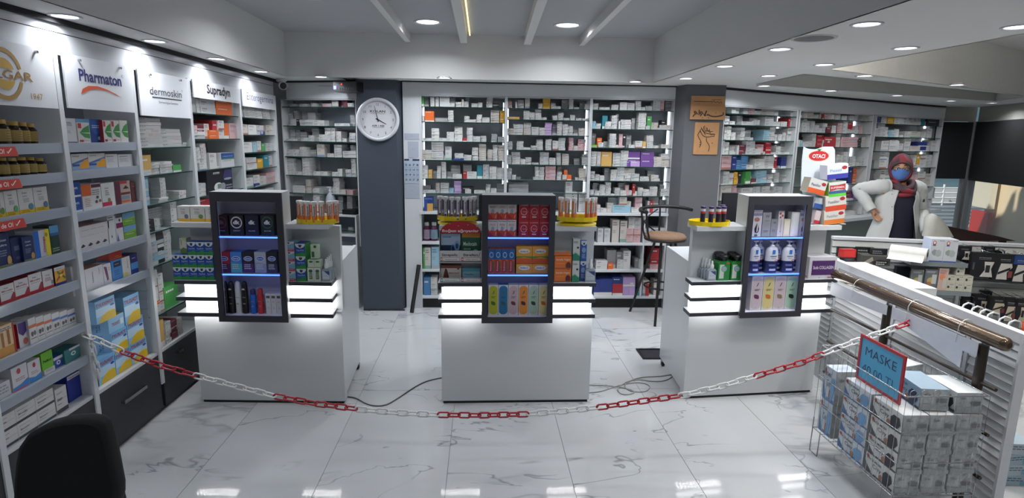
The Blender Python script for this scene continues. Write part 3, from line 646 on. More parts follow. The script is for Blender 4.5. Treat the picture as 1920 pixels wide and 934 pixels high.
stacks(BK, .9545, E2, K, '60 200 810 2,200 290 860 1,295 380 785 1 s,300 460 700 3 g,370 640 815 1 c,385 445 850 1,470 580 700 2 s,545 645 760 1 s,650 770 850 1,700 800 705 3 i,770 805 790 1,880 920 755 1,925 970 755 1 r,890 1040 700 2 g,890 1150 820 1,1050 1130 740 3 g', 'worktop, '+g3, off=.03, dep=.08)
F_ = (525, 165); F2 = (525, 275); KF = 7.78; gf = 'shelves left of clock pillar'
stacks(AL, zF[0], F_, KF, '105 190 178 2 g,145 215 232 1,280 395 232 1,450 520 218 1,520 620 215 2 g,620 755 225 1 i,760 855 182 1,860 915 190 1 g,750 860 95 3 m,918 980 130 1 m,985 1080 218 1', W(0, gf), off=.02)
stacks(AL, zF[1], F_, KF, '120 195 360 2 g,150 225 452 3,208 275 330 3 g,235 290 455 1 k,288 480 462 2,480 645 470 2,410 528 360 1 g,650 720 480 1 g,790 1015 515 1,1025 1095 390 4 g', W(1, gf), off=.02)
stacks(AL, zF[2], F_, KF, '90 190 740 1,150 230 610 4 g,235 300 610 4 g,305 405 722 1,300 395 640 2 g,418 495 690 2,470 575 590 4 g,570 690 678 3,655 735 582 4,738 805 582 5,820 895 632 3,900 970 735 1,1010 1100 655 3', W(2, gf), off=.02)
stacks(AL, zF[3], F2, KF, '90 195 42 2,195 285 42 2,288 388 5 4,430 530 45 2 g,540 650 -35 1 s,690 790 100 1,795 905 -25 5,915 1110 65 2,1030 1110 -20 4 g', W(3, gf), off=.02)
stacks(AL, zF[4], F2, KF, '100 208 170 7,225 325 365 1,235 320 190 1 g,330 435 165 6,485 590 365 1,595 690 365 1,760 850 372 1,840 910 325 2,955 1040 335 2,1045 1110 180 5', W(4, gf), off=.02)
stacks(AL, zF[5], F2, KF, '185 360 570 4,380 455 480 6 s,450 780 580 4 g,780 870 460 5,730 830 610 2,850 960 630 1 s,975 1065 635 2 i', W(5, gf), off=.02)
stacks(AL, .9105, F2, KF, '495 590 615 6,845 920 725 3 g,980 1060 715 3 g', 'alcove worktop, left of clock pillar', off=.0, dep=.1)
Hh1 = (1340, 165); Hh1b = (1340, 265); h1n, h2n, h3n = 'wing bay beside plaque pillar', 'wing bay behind pastille display', 'wing bay behind the person'
def stw(z, org, k, txt, where): stacks(WG, z, org, k, txt, where, off=.04, dep=.14)
stw(zH1[0], Hh1, 7.78, '150 230 250 1 g,248 310 212 2,232 360 270 2,420 485 210 2,490 580 225 4 i,530 670 330 2,675 860 270 4 s,865 925 315 1,930 1090 340 2 g,1105 1195 335 2', W(0, h1n))
stw(zH1[1], Hh1, 7.78, '145 215 408 3,220 295 485 1,315 400 405 4 g,390 560 490 1,540 568 480 1,585 652 465 1,500 630 440 2 g,730 855 425 3,775 965 492 2,970 1060 490 2,1100 1180 435 3,1070 1100 435 1 r', W(1, h1n))
stw(zH1[2], Hh1, 7.78, '130 165 575 2,168 230 560 4,235 302 650 2,375 435 580 4,438 520 612 4 g,485 560 722 1,705 795 610 5 c,795 865 570 6,868 920 680 2,925 980 675 1,985 1035 650 3,1050 1135 590 2', W(2, h1n))
stw(zH1[3], Hh1b, 7.78, '108 135 -10 1,138 205 10 3,212 285 78 3,285 375 155 1,320 350 55 1,395 452 115 1,350 450 50 2 m,455 580 -5 4,540 675 110 2,610 700 45 1 i,740 815 15 3 r,685 750 150 1,820 890 160 1,890 955 68 3,950 1040 30 5 g,960 1100 160 1', W(3, h1n))
stw(zH1[4], Hh1b, 7.78, '95 240 210 1 i,245 310 215 2 B,305 390 275 4 b,380 480 215 6 b,470 560 345 1,500 560 245 1 g,580 718 258 3,715 860 215 5,865 905 235 1 r,960 1040 235 1 B,935 1040 358 2,1050 1115 240 4 g', W(4, h1n))
stw(zH1[5], Hh1b, 7.78, '120 205 440 4,205 265 465 2,275 330 450 3 y,270 385 540 1,335 385 450 1 k,445 520 440 1 n,485 530 510 2 s,430 480 540 1 n,530 605 545 1 m,610 670 548 1,600 750 430 4 c,680 760 585 1,770 840 485 4,865 932 460 4,985 1052 495 4,1045 1105 590 1', W(5, h1n))
stw(zH1[6], Hh1b, 7.78, '80 235 620 4 s,240 310 620 4 i,380 545 682 1,560 660 660 3,685 795 655 4,800 860 718 1,870 980 665 3', W(6, h1n))
I_ = (1490, 180)
stw(zH2[0], I_, 7.78, '60 105 272 1,135 190 180 3 s,190 270 190 3 s,240 345 270 1,365 435 195 4,390 430 265 1 r,430 575 265 1,435 530 175 3 i,585 660 205 3,690 765 290 1,725 830 215 2 g,800 862 290 1,870 925 260 2,980 1060 255 3', W(0, h2n))
stw(zH2[1], I_, 7.78, '60 100 350 4 g,105 212 360 4,122 170 320 5,238 285 365 3,290 350 425 2,300 395 470 1,398 465 398 3,460 530 455 1 m,498 600 490 1,540 600 432 2,615 690 390 4 i,695 760 375 3,762 835 385 2 r,705 935 490 1,870 915 445 2,935 985 435 3 i,990 1035 400 4 g,1030 1080 530 1', W(1, h2n))
stw(zH2[2], I_, 7.78, '30 70 640 2,72 115 645 2 c,122 245 675 1,200 248 660 2,250 300 550 4,315 410 570 3 r,405 512 640 2,512 560 595 3 i,420 590 600 1 r,595 655 555 2 s,668 915 600 4 i,915 965 605 4 k,970 1025 600 4 s,1025 1065 605 1 r,1070 1130 610 3 s', W(2, h2n))
stw(zH2[3], (1490, 290), 5.84, '445 475 0 1,480 520 10 3,525 580 -30 4,600 660 20 4,665 705 90 1,730 780 35 3,705 750 80 1', W(3, h2n))
stw(zH2[4], (1490, 290), 5.84, '585 625 140 1 B,628 665 150 5 o,668 715 160 4 g,720 770 230 1', W(4, h2n))
stw(zH2[5], (1490, 290), 5.84, '545 615 400 3 m,560 640 480 2,640 700 400 2 p', W(5, h2n))
stw(.7905, (1490, 290), 5.84, '450 650 620 1,520 620 560 2 g,655 715 620 1,720 800 625 1,740 790 570 1', 'long worktop under wing shelves')
J_ = (1630, 190); KJ = 7.787
stw(zH3[0], J_, KJ, '85 168 130 4 B,170 260 135 5,262 355 190 2 y,360 498 180 4,500 570 235 2,572 660 195 3,572 750 290 1,668 700 210 1,708 742 190 1,750 805 195 1 t,750 875 295 1,895 980 275 1,835 1030 220 2 k,980 1040 345 1', W(0, h3n))
stw(zH3[1], J_, KJ, '60 110 390 3,110 210 330 5,200 265 375 3,270 360 420 3 c,360 430 405 3,432 490 490 1,515 600 440 2,600 750 440 1 s,755 830 445 1,835 905 400 1', W(1, h3n))
stw(zH3[2], J_, KJ, '80 180 580 1 g,160 420 580 1,280 405 562 2,425 490 615 1,498 590 545 3,595 740 650 1 s,740 865 650 1,700 830 590 2 B,895 1000 570 1', W(2, h3n))
L_ = (1580, 270)
stw(zH3[3], L_, 5.19, '300 345 90 2 g,350 420 75 2,380 440 80 2,680 705 105 1,708 740 100 1 y,680 765 200 1,745 800 100 3,805 860 105 4', W(3, h3n))
stw(zH3[4], L_, 5.19, '285 325 240 3 g,350 400 245 1,400 450 250 2,665 710 300 2 i,720 790 270 2,795 880 290 1 s,800 860 390 1', W(4, h3n))
stw(zH3[5], L_, 5.19, '765 830 430 2 s,830 890 425 1 g,835 895 515 1', W(5, h3n))
# left wall bays three to five
Cc, Cd, Ce = (245, 200), (255, 340), (265, 480)
def stl(z, org, k, txt, where, off=.012, dep=.16): stacks(LW, z, org, k, txt, where, off, dep)
c3, c4, c5 = 'third left wall bay', 'fourth left wall bay', 'fifth left wall bay'
stl(zC[0], Cc, 6.225, '85 270 370 2,90 300 300 3,70 380 130 8 w,125 525 380 2,300 600 260 5,610 670 415 2 w', W(0, c3))
stl(zC[1], Cc, 6.225, '115 130 600 1 s,130 245 740 2,245 350 650 4,350 500 640 4,130 260 565 1 a,510 605 680 1 n', W(1, c3))
stl(zC[2], Cd, 6.225, '62 135 145 1,60 170 -80 7 c,170 300 10 4 g,300 365 -40 6,275 385 190 2,510 590 110 2,360 450 130 2 g', W(2, c3))
stl(zC[3], Cd, 6.225, '90 225 450 3 k,225 290 440 2,120 420 300 8 g,420 490 245 4', W(3, c3))
stl(zC[4], Cd, 6.225, '130 200 640 6 g,200 270 590 3,130 350 700 6 c,350 430 550 8,270 345 590 2 k', W(4, c3))
stl(zC[5], Ce, 5.19, '80 140 150 5,140 190 140 5,190 240 170 4,110 330 410 2 o,120 158 535 1,200 340 350 1 k,235 370 280 1 n', W(5, c3))
stl(CT, Ce, 5.19, '150 260 690 5,250 300 640 5,300 360 620 5 m,360 410 600 4 s,140 240 640 1 a', 'cabinet top, third left wall bay')
Dd, De = (350, 165), (350, 260)
stl(zD[0], Dd, 7.47, '55 140 65 1,145 410 170 2,200 410 80 3 w,412 548 215 1,420 640 170 2 o,552 710 165 4', W(0, c4))
stl(zD[1], Dd, 7.47, '90 262 610 2,95 160 520 3 i,162 262 520 3 m,265 335 500 1 s,320 455 590 2 o,380 460 455 1 r,460 540 455 2,528 605 495 1 o,610 740 495 1 i', W(1, c4))
stl(zD[2], De, 6.67, '100 165 310 1,135 190 110 6,170 255 300 1,195 260 60 7,290 380 180 1,350 450 345 1', W(2, c4))
stl(zD[3], De, 6.67, '120 270 560 3,130 260 400 5 g', W(3, c4))
stl(zD[4], De, 6.67, '140 300 760 4 r', W(4, c4))
Ee = (445, 180)
stl(zE[0], Ee, 5.19, '30 70 60 5,70 165 65 6,165 245 70 6,250 320 125 4,320 350 145 3', W(0, c5))
stl(zE[1], Ee, 5.19, '50 110 275 1 s,112 190 280 1,190 260 285 2,225 270 345 1 B,285 345 285 2 s', W(1, c5))
stl(zE[2], Ee, 5.19, '60 150 450 1,130 150 500 1 r,155 190 450 1 c,195 235 440 1,240 270 460 1 n,285 370 460 3', W(2, c5))
stl(zE[3], Ee, 5.19, '60 100 600 1,100 195 600 2,105 140 665 1 B,200 260 610 1 y,265 310 575 1 t,310 345 585 1', W(3, c5))
stl(zE[4], Ee, 5.19, '75 105 840 1 o,80 165 800 1,165 225 770 1,175 220 850 1 B,225 290 780 2 s,290 375 745 2 i', W(4, c5))
stl(zE[5], Ee, 5.19, '80 360 920 3', W(5, c5)); stl(zE[6], Ee, 5.19, '80 360 1050 3', W(6, c5))
# open low cabinet
Q = (1090, 390); KQ = 4.92; lo = 'low cabinet behind the stool'
zq = [zl[0], zl[1], zl[2]]
def stq(z, txt, where): stacks(BK, z, Q, KQ, txt, where, off=.02, dep=.14)
stq(zq[0], '148 200 190 1,205 262 190 1,280 345 110 1 s,350 415 118 1 s,290 345 178 1 p,350 408 178 1 p,415 475 188 2 i,477 540 188 2 i,425 482 85 4,485 545 90 4,580 640 190 1,645 765 185 1', 'upper shelf, '+lo)
stq(zq[1], '135 240 490 2,235 318 390 1 g,245 295 515 1 o,320 385 405 1 g,385 450 398 1,330 390 480 3,490 530 460 1 g,535 570 470 1,635 720 375 2 r,635 720 470 2 i', 'middle shelf, '+lo)
stq(zq[2], '110 215 660 1 B,165 280 655 1 B,280 380 640 2 B,285 380 700 1 r,385 435 660 1 l,437 490 660 1 l,380 490 640 2 l,510 560 760 1 t,560 620 670 1 s,585 620 700 1 r,665 710 670 1 s', 'bottom shelf, '+lo)
R_ = (785, 390); KR = 4.91
stacks(BK, zq[1], R_, KR, '40 62 365 1 n,60 115 365 1 s,120 190 360 1 c', 'shelf left of middle counter', off=.02, dep=.14)
stacks(BK, zq[2], R_, KR, '45 110 640 1 b,112 170 640 3 w', 'bottom shelf left of middle counter', off=.02, dep=.14)
stacks(AL, .7185, (630, 380), 4.67, '70 120 280 1,122 165 285 1 g,105 150 215 1 g', 'low alcove shelf beside clock pillar', off=-.03, dep=.1)
# build: the larger coloured ones and the 300 largest pale ones as things, the rest as one object
STK.sort(key=lambda s: -s[0]*(1 if s[8] in 'wsgic' else 1.7)); ind = STK[:298]; rest = STK[298:]
_cm = {}
def small_art(w, h, r):
    A_ = []
    if h > .016 and w > .03:
        c = r.choice(['#6c6f78', '#55607c', '#7a5a5f', '#5c6a66', '#6c6f78'])
        if h < .045: A_ = [('l', .1, .78, .35, 1, .35, c), ('l', .1, .42, .25, 1, .25, '#8b8d92')] + ([('r', .62, .18, .92, .8, r.choice(['#b9bcc4', '#a9b4c6', '#c7b4b0', '#b8c4ba']))] if r.random() < .4 else [])
        else: A_ = [('l', .1, .9, .6, 2, .1, c), ('l', .1, .55, .4, 2, .08, '#8b8d92')] + ([('r', 0, 0, 1, .16, r.choice(['#7d8fae', '#9b6a62', '#7fa394', '#a0a3aa']))] if r.random() < .5 else [])
    return A_
def mk(s, into=None):
    area, S, a0, a1, z0, z1, off, dep, c, wh = s; w = abs(a1-a0)-.002; h = z1-z0-.0012; am = (a0+a1)/2
    r = random.Random(int(a0*9973+z0*7919)); base = PAL[c]
    if c == 'w': base = r.choice(['#c8c8c6', '#c4c5c5', '#cccbc8', '#bec0c2'])
    art = small_art(w, h, r) if c in 'wsic' else ([('r', 0, .0, 1, .2, '#d2d2d0')] if r.random() < .3 else [('l', .12, .8, .6, 1, .2, '#d8d8d6')])
    b = carton_mesh(w, h, dep, base, art)
    p = S.p(am, off, z0+.0006)
    if into is not None:
        ca, sa = math.cos(S.rz), math.sin(S.rz); bs = len(into.v)
        into.v += [(p.x+x*ca-y*sa, p.y+x*sa+y*ca, p.z+z) for x, y, z in b.v]
        mm = [into._mi(m) for m in b.m]
        into.f += [tuple(bs+i for i in f) for f in b.f]; into.mi += [mm[i] for i in b.mi]; into.sm += b.sm
        return None
    return b.build('medicine_carton', None, p, S.rz)
for s in ind:
    o = mk(s); tag(o, lab(s), 'box', 'medicine cartons on the shelves')
if rest:
    sb = B()
    for s in rest: mk(s, sb)
    tag(sb.build('medicine_carton_stacks'), 'stacks of many small pale medicine cartons filling the wall shelves', 'boxes', None, 'stuff')
print('cartons', len(ind), len(rest))
# ================================================================= near goods on the left wall
def Zv(S, u, v, off=.015): return S.uv(u, v, off)[1]
def bottle(S, u, u1, z0, vt, label, cap='#c8a455', glass='#2b1d17', lab_='#b59a58', off=.05, group=None, name='supplement_bottle', band=None):
    a0, a1 = S.s_at(u, z0, off), S.s_at(u1, z0, off); r = abs(a1-a0)/2; am = (a0+a1)/2; h = S.z_at(vt, am, off)-z0
    t = thing(name, label, 'bottle', S.p(am, off+r*.2, z0+.0006), S.rz, group)
    B().lathe([(r*.9, 0), (r, .004), (r, h*.66), (r*.8, h*.75), (r*.55, h*.80), (r*.5, h*.83)], mat(glass, .15, vary=0), n=20).build('body', t)
    B().lathe([(r*.62, h*.82), (r*.64, h*.84), (r*.64, h*.985), (r*.58, h)], mat(cap, .35, vary=0), n=20).build('cap', t)
    b = B(); b.lathe([(r*1.008, h*.12), (r*1.008, h*.62)], mat(lab_, .4, vary=.03), n=20)
    for i in range(4):
        a = -math.pi/2
        zz_ = h*(.22+.1*i); wv = r*(.9-.1*i); n = 6
        P = [(r*1.012*math.sin(q*wv/r/n-wv/r/2), -r*1.012*math.cos(q*wv/r/n-wv/r/2), zz_+d) for d in (0, h*.03) for q in range(n+1)]
        b.add(P, [(q, q+1, n+2+q, n+1+q) for q in range(n)], ink('#7c6534'))
    if band: b.lathe([(r*1.012, h*.12), (r*1.012, h*.18)], ink(band), n=20)
    b.build('label', t); return t
gb = 'dark supplement bottles with gold labels'
for i, (a, b_, v) in enumerate(((-3, 19, 224), (21, 41, 228), (41, 56, 229.5), (56, 70, 232))):
    bottle(LW, a, b_, zA[0], v, 'dark gold-labelled supplement bottle, %s from the left on the top left shelf' % ORD[i], group=gb, off=.06)
for i, (a, b_, v) in enumerate(((3, 18, 295), (21, 36, 296), (38, 54, 295), (55, 69, 295), (70, 86, 297))):
    bottle(LW, a, b_, zA[1], v, 'dark gold-labelled supplement bottle, %s from the left on the second left shelf' % ORD[i], group=gb, off=.05, band='#d8c02a' if i == 4 else None)
bottle(LW, 68, 84, zA[1], 287, 'supplement bottle with a green cap behind the front row of bottles', cap='#3f7a3c', off=.13)
# red stickers on the price rails
for (u0, u1, v0, v1, wh) in ((-8, 33, 275, 289, 'upper'), (-8, 41, 335, 351, 'middle'), (-8, 49, 409, 427, 'lower')):
    a0, _ = LW.uv(u0, v0, -.008); a1, z1 = LW.uv(u1-5, v0, -.008); a2, z0 = LW.uv(u1+1, v1-4, -.008); z0 = z1-.038
    b = B(); b.prism([(a0, z0), (a2, z0), (a1, z1), (a0, z1)], -1.9115, -1.9125, mat('#c94a3e', .35, vary=0), fn=lambda a, b2, c: (c, a, b2))
    f = lambda a, b2: (-1.9108, a, b2)
    ck = a1-.035; b.poly([f(ck-.012, z0+.018), f(ck-.006, z0+.01), f(ck+.016, z0+.03), f(ck+.012, z0+.033), f(ck-.006, z0+.016), f(ck-.010, z0+.021)], ink('#f0dcd8'))
    b.text('de Ol', f, ck-.055, z0+.011, .026, ink('#f2e2de'), w=.06, bold=.02)
    o = b.build('shelf_sticker'); tag(o, '%s red sticker with a white tick on a left shelf rail' % wh, 'sticker', 'red tick stickers on the shelf rails')
sg = 'boxes on the left wall shelves'
def sb_(u0, u1, z0, vt, base, art, label, d=.07, off=.02, **kw): return carton(LW, u0, u1, z0, vt, d, base, label, 'box', art, off=off, name='supplement_box', group=sg, **kw)
em = lambda c: [('r', 0, 0, 1, .17, '#e0bb22'), ('l', .12, .13, .6, 2, .06, '#8c7418'), ('t', 'Ocean', .42, .80, .34, .09, '#565b5f'), ('t', 'extra', .42, .68, .3, .07, '#6a6e72'), ('l', .3, .6, .4, 3, .06, '#8a8d90'), ('e', .77, .25, .16, .14, c)]
for i, (a, b_, v, c) in enumerate(((-13, 12, 362, '#6d9a50'), (12.5, 37, 358, '#5fa06a'), (38, 66, 354, '#4f93a6'), (67, 92.5, 351, '#5f6f9c'))):
    sb_(a, b_, zA[2], v, '#d5d3cf', em(c), 'white box with yellow foot and round emblem, %s from left, third left shelf' % ORD[i])
nav = [('t', 'Ocean', .5, .76, .5, .1, '#c6cbd8'), ('t', 'ultra', .5, .62, .5, .09, '#c6cbd8'), ('l', .2, .5, .5, 3, .07, '#8791b0'), ('e', .8, .17, .16, .14, '#c89b5a'), ('r', 0, 0, 1, .07, '#6f7c58')]
sb_(-2, 24.5, zA[3], 438, '#1f2c5a', nav, 'tall navy box with a seashell picture, leftmost on the fourth left shelf')
sb_(25, 45, zA[3], 446, '#1c2650', [('r', .25, .5, .75, .68, '#596485'), ('e', .5, .2, .2, .06, '#46507a')], 'navy box with a small pale window on the fourth left shelf', off=.03)
sb_(46, 67, zA[3], 444, '#22335f', nav, 'navy box with pale lettering left of the yellow and blue box')
sb_(68, 97, zA[3], 432, '#c9c7d0', [('r', 0, 0, .32, 1, '#2467c4'), ('r', .7, 0, 1, 1, '#e3ce2c'), ('v', 'Omega', .66, .45, .6, .2, '#b03f52'), ('e', .8, .8, .08, .08, '#7d8f2a')], 'box striped blue, white and yellow on the fourth left shelf')
sb_(98, 114.5, zA[3], 423, '#25402f', [('r', 0, .72, 1, 1, '#5d9ac4'), ('r', 0, .64, 1, .74, '#3a5f96'), ('l', .1, .2, .8, 2, .08, '#9fb49a')], 'dark green box with a blue sky top, rightmost on the fourth left shelf')
rd = [('r', 0, 0, 1, .16, '#b3202f'), ('p', [(.62, .14), (1, .14), (1, .45), (.9, .5), (.74, .3)], '#a2283a'), ('t', 'Ocean', .42, .78, .3, .1, '#50555b'), ('t', 'Microfer', .5, .62, .78, .13, '#b3303c'), ('l', .12, .55, .7, 1, .05, '#7b7f84')]
for i, (a, b_, v) in enumerate(((-25, 2, 543), (3, 30, 533.5), (30.5, 56.5, 523.5), (57, 81.5, 513))):
    sb_(a, b_, zA[4], v, '#d3d2d2', rd, 'white iron supplement box with a red foot, %s of four on the fifth left shelf' % ORD[i], side='#9c2230', top='#8f2634')
sb_(82.5, 102, zA[4], 507, '#d5d4d3', [('r', 0, 0, 1, .14, '#c03038'), ('t', 'Ocean', .5, .7, .4, .1, '#50555b'), ('l', .2, .6, .6, 3, .07, '#b04a55'), ('e', .86, .3, .12, .12, '#7a8487')], 'small white box with a thin red foot beside the yellow box', side='#8a5a2c')
sb_(105, 125, zA[4], 500, '#e0a828', [('r', 0, .8, 1, 1, '#d8d6d8'), ('r', 0, 0, 1, .13, '#2a2a86'), ('p', [(.1, .2), (.85, .65), (.8, .75), (.1, .32)], '#a3402a'), ('p', [(.2, .7), (.9, .25), (.95, .35), (.3, .78)], '#4f7a44'), ('e', .55, .5, .15, .08, '#edd35c'), ('l', .15, .9, .6, 1, .05, '#555')], 'yellow sports supplement box with a navy foot at the end of the fifth left shelf', side='#5a2440', top='#4a1c3c')
sb_(-14, 32, zA[5], 613, '#dcbf92', [('r', .0, .0, 1, .3, '#c78f47'), ('r', .45, .3, .55, .78, '#a1623c'), ('r', .7, .34, .8, .82, '#a1623c'), ('l', .2, .92, .7, 2, .06, '#4468a0'), ('r', .94, 0, 1, 1, '#b5202a')], 'tan box with two brown bars at the left end of the sixth left shelf', side='#b02530')
sb_(37.5, 57, zA[5], 605, '#cbc8ca', [('r', .05, .62, .85, 1, '#4c3578'), ('p', [(.05, .62), (.85, .62), (.45, .45)], '#4c3578'), ('e', .6, .22, .22, .14, '#b55b4c')], 'white box with a purple shield on the sixth left shelf', off=.03, side='#a22c38')
for i in range(6):
    c = '#cc6b42' if i < 3 else '#4570b4'; a = 58+i*14.3
    sb_(a, a+14, zA[5], 597-i*3.3, '#d0cfcf', [('r', 0, .62, 1, .74, c), ('e', .35, .38, .16, .1, '#5d5a5a'), ('e', .7, .4, .16, .1, '#6b6664'), ('l', .1, .22, .8, 1, .07, '#444')], '%s vitamin box with an %s band, %s from left in the sixth shelf row' % ('white', 'orange' if i < 3 else 'bright blue', ORD[i]))
sb_(26, 55, zA[6], 686, '#d0cdd2', [('p', [(0, 0), (1, 0), (1, .34), (.5, .2), (0, .16)], '#3b86c8'), ('r', 0, 0, .9, .06, '#c0507a'), ('e', .45, .78, .12, .12, '#b03a48'), ('l', .2, .5, .6, 2, .08, '#a77a84')], 'white box with a red flower and blue wave, left of its twin')
sb_(56, 79, zA[6], 676, '#d0cdd2', [('p', [(0, 0), (1, 0), (1, .3), (.5, .2), (0, .3)], '#3b86c8'), ('e', .5, .78, .12, .12, '#b03a48'), ('l', .2, .5, .6, 2, .08, '#a77a84')], 'white box with a red flower and blue wave, beside the green carton')
z_ = zA[6]; sb_(84, 104, z_, 690, '#d2d1d4', [('l', .15, .8, .7, 2, .2, '#84878c')], 'small white carton carrying the bright green carton', h=None)
zt_ = Zv(LW, 94, 690, .02); sb_(80, 101, zt_+.001, 660, '#6db32c', [('t', 'Pedicol', .5, .42, .75, .22, '#1d2a12')], 'bright green carton standing on a small white one')
sb_(102, 121, z_, 668, '#2d4f9c', [('e', .45, .45, .2, .2, '#d9dde8'), ('e', .45, .45, .1, .1, '#2d4f9c'), ('r', 0, .75, 1, 1, '#c9c7cc')], 'blue carton with a white ring on the seventh left shelf', off=.03)
sb_(123, 152, z_, 652, '#35777a', [('e', .55, .55, .16, .16, '#d4dcdc'), ('e', .55, .55, .08, .08, '#35777a'), ('r', .3, .85, 1, 1, '#c9c7cc')], 'teal carton with a white ring at the right end of the seventh shelf')
sb_(-20, 22, z_, 722, '#c4c4c8', [('l', .1, .8, .8, 3, .2, '#8b8e94')], 'flat pile of pale cartons at the left edge of the seventh shelf')
bx_ = [('r', 0, 0, 1, .16, '#39444b'), ('t', 'Bioxin', .35, .5, .45, .16, '#6b7078'), ('l', .1, .82, .6, 1, .08, '#9a7f84'), ('l', .45, .55, .5, 1, .05, '#9da0a4'), ('l', .1, .38, .4, 1, .07, '#9a7f84')]
row(LW, -4, 106, 3, CT, 757, .09, '#cbcaca', '', ['white carton with a dark stripe, %s from left in the %s row by the chair' % (ORD[i], q) for q in ('lower', 'upper') for i in range(3)], rows=2, group=sg, art=bx_, off=.02, name='supplement_box')
sb_(108, 129, CT, 727, '#cccbcb', bx_, 'single white dark-striped carton left of the tall blue box', side='#b9b9bd')
sb_(130, 157, CT, 700, '#1a2a86', [('r', .05, .84, .9, .98, '#cfcfd4'), ('t', 'Nutrion', .48, .87, .7, .1, '#444')], 'tall deep blue box with a white tag beside the upright', off=.05, d=.12)
# second bay
pl = [('l', .12, .85, .5, 3, .06, '#7a88a4'), ('l', .12, .5, .3, 2, .06, '#9a9ca4')]
sb_(113, 126, zB[0], 219, '#d6d6d8', pl+[('r', 0, .86, .9, 1, '#2b3470')], 'white box with a navy corner, leftmost under the swoosh board', off=.03)
sb_(126.5, 146, zB[0], 222, '#d8d8d9', pl+[('r', .05, 0, .95, .06, '#2b3470')], 'plain white box second from left under the swoosh board')
lf = [('p', [(.15, .5), (.5, .74), (.96, .88), (.96, .22), (.5, .28)], '#3f8a47'), ('p', [(.15, .5), (.96, .52), (.96, .46)], '#cfe0c4'), ('r', .05, .72, .32, .96, '#c23a3a'), ('r', .08, .06, .4, .16, '#a8323a'), ('l', .45, .14, .45, 1, .05, '#999')]
sb_(172, 194, zB[0], 224, '#2458a6', [('p', [(0, 0), (1, 0), (1, .5), (.4, .35), (0, .6)], '#1d3f86'), ('l', .15, .75, .7, 2, .08, '#cfd8e8'), ('e', .7, .2, .15, .08, '#9cc4e4')], 'deep blue box between two green-leaf boxes', off=.04, side='#7fb0d8')
sb_(148, 171, zB[0], 230, '#d8d6d4', lf, 'white box with a green leaf, leftmost of the leaf boxes', top='#3a67a8')
for i, (a, b_) in enumerate(((196, 211), (211.5, 227), (227.5, 242))): sb_(a, b_, zB[0], 226, '#d6d3d0', lf if i < 2 else lf[:2], 'white box with a green leaf, %s from the right under the swoosh board' % ORD[2-i], side='#b03038' if i == 0 else None)
sb_(118, 135.5, zB[1], 287, '#d5d5d6', [('v', 'active', .3, .6, .5, .14, '#4a4c52'), ('p', [(.1, .05), (.3, .1), (.2, .3), (.05, .25)], '#3b3c42')], 'white box with a black curl, leftmost on the second bay second shelf')
so = [('r', 0, 0, 1, .45, '#8aa6c8'), ('p', [(0, .45), (.5, .62), (1, .78), (1, .6), (0, .35)], '#4a74a8'), ('p', [(.4, .12), (.5, .4), (.75, .62), (1, .68), (1, .12)], '#e6a02c'), ('l', .06, .88, .4, 1, .08, '#44506a'), ('r', 0, .26, .42, .38, '#2f4f96')]
for i, (a, b_) in enumerate(((136.5, 167.5), (168, 199))): sb_(a, b_, zB[1], 289-i, '#d6d3d2', so, '%s of two white boxes with an orange sun over a blue wave' % ('left', 'right')[i])
for i, (a, b_) in enumerate(((200, 222), (223, 250))): sb_(a, b_, zB[1], 289.5, '#d3d3d4', [('l', .1, .85, .6, 1, .1, '#50525a'), ('l', .1, .68, .6, 3, .1, '#a0a2a8')], '%s plain white box right of the orange sun boxes' % ('left', 'right')[i])
row(LW, 124.5, 155.5, 1, zB[2], 342, .07, '#1f4690', '', ['lower blue box of the two with white lettering on the second bay', 'upper blue box of the two with white lettering on the second bay'], rows=2, group=sg, off=.02, name='supplement_box', art=[('r', 0, 0, 1, .13, '#cfd2d8'), ('t', 'elBon', .48, .52, .7, .3, '#c3cfe6'), ('l', .1, .42, .8, 1, .05, '#7f9ccc')])
sb_(157, 192.5, zB[2], 345, '#d3d2d2', [('r', 0, .55, .48, 1, '#cf5f28'), ('r', .5, .84, 1, .97, '#50223a'), ('l', .52, .75, .4, 3, .08, '#6b6d74'), ('e', .78, .45, .07, .06, '#4d4a50'), ('e', .7, .28, .07, .06, '#4d4a50'), ('e', .9, .3, .07, .06, '#8f6a50'), ('l', .1, .45, .3, 5, .07, '#b08a78')], 'white box with an orange square beside the blue lettered boxes')
sb_(193.5, 217.5, zB[2], 343, '#d4d6d4', [('r', 0, .03, .72, .2, '#b8204c'), ('e', .52, .26, .12, .1, '#8a7a4a'), ('t', 'Ocean', .4, .76, .3, .08, '#4c5056'), ('l', .25, .68, .3, 3, .08, '#6a6e72')], 'white box with a crimson foot on the second bay third shelf')
sb_(218.5, 247, zB[2], 340, '#b6a49a', [('r', 0, 0, .34, 1, '#5b1c34'), ('r', .34, .88, .8, 1, '#b8323c'), ('p', [(.5, .65), (.7, .8), (.9, .65)], '#44201c'), ('r', .34, .4, .95, .5, '#6f2a2c'), ('r', .36, .2, .9, .34, '#7d8ea4'), ('r', .36, .06, .9, .14, '#c85a2c')], 'maroon box with chocolate pictures on the second bay third shelf')
sb_(248, 257, zB[2], 342, '#66343a', [('l', .2, .8, .6, 1, .05, '#a88')], 'narrow brown box at the end beside the maroon picture box', side='#4a2026')
tr = [('p', [(.06+.19*i, .24), (.13+.19*i, .42), (.19+.19*i, .28), (.12+.19*i, .2)], '#3d4440') for i in range(5)]
sb_(132, 205, zB[3], 438, '#d2cfd0', tr+[('l', .03, .12, .9, 1, .04, '#a9a6a6'), ('l', .1, .9, .8, 1, .05, '#b0adac')], 'wide white box with a row of five small plant drawings', d=.12)
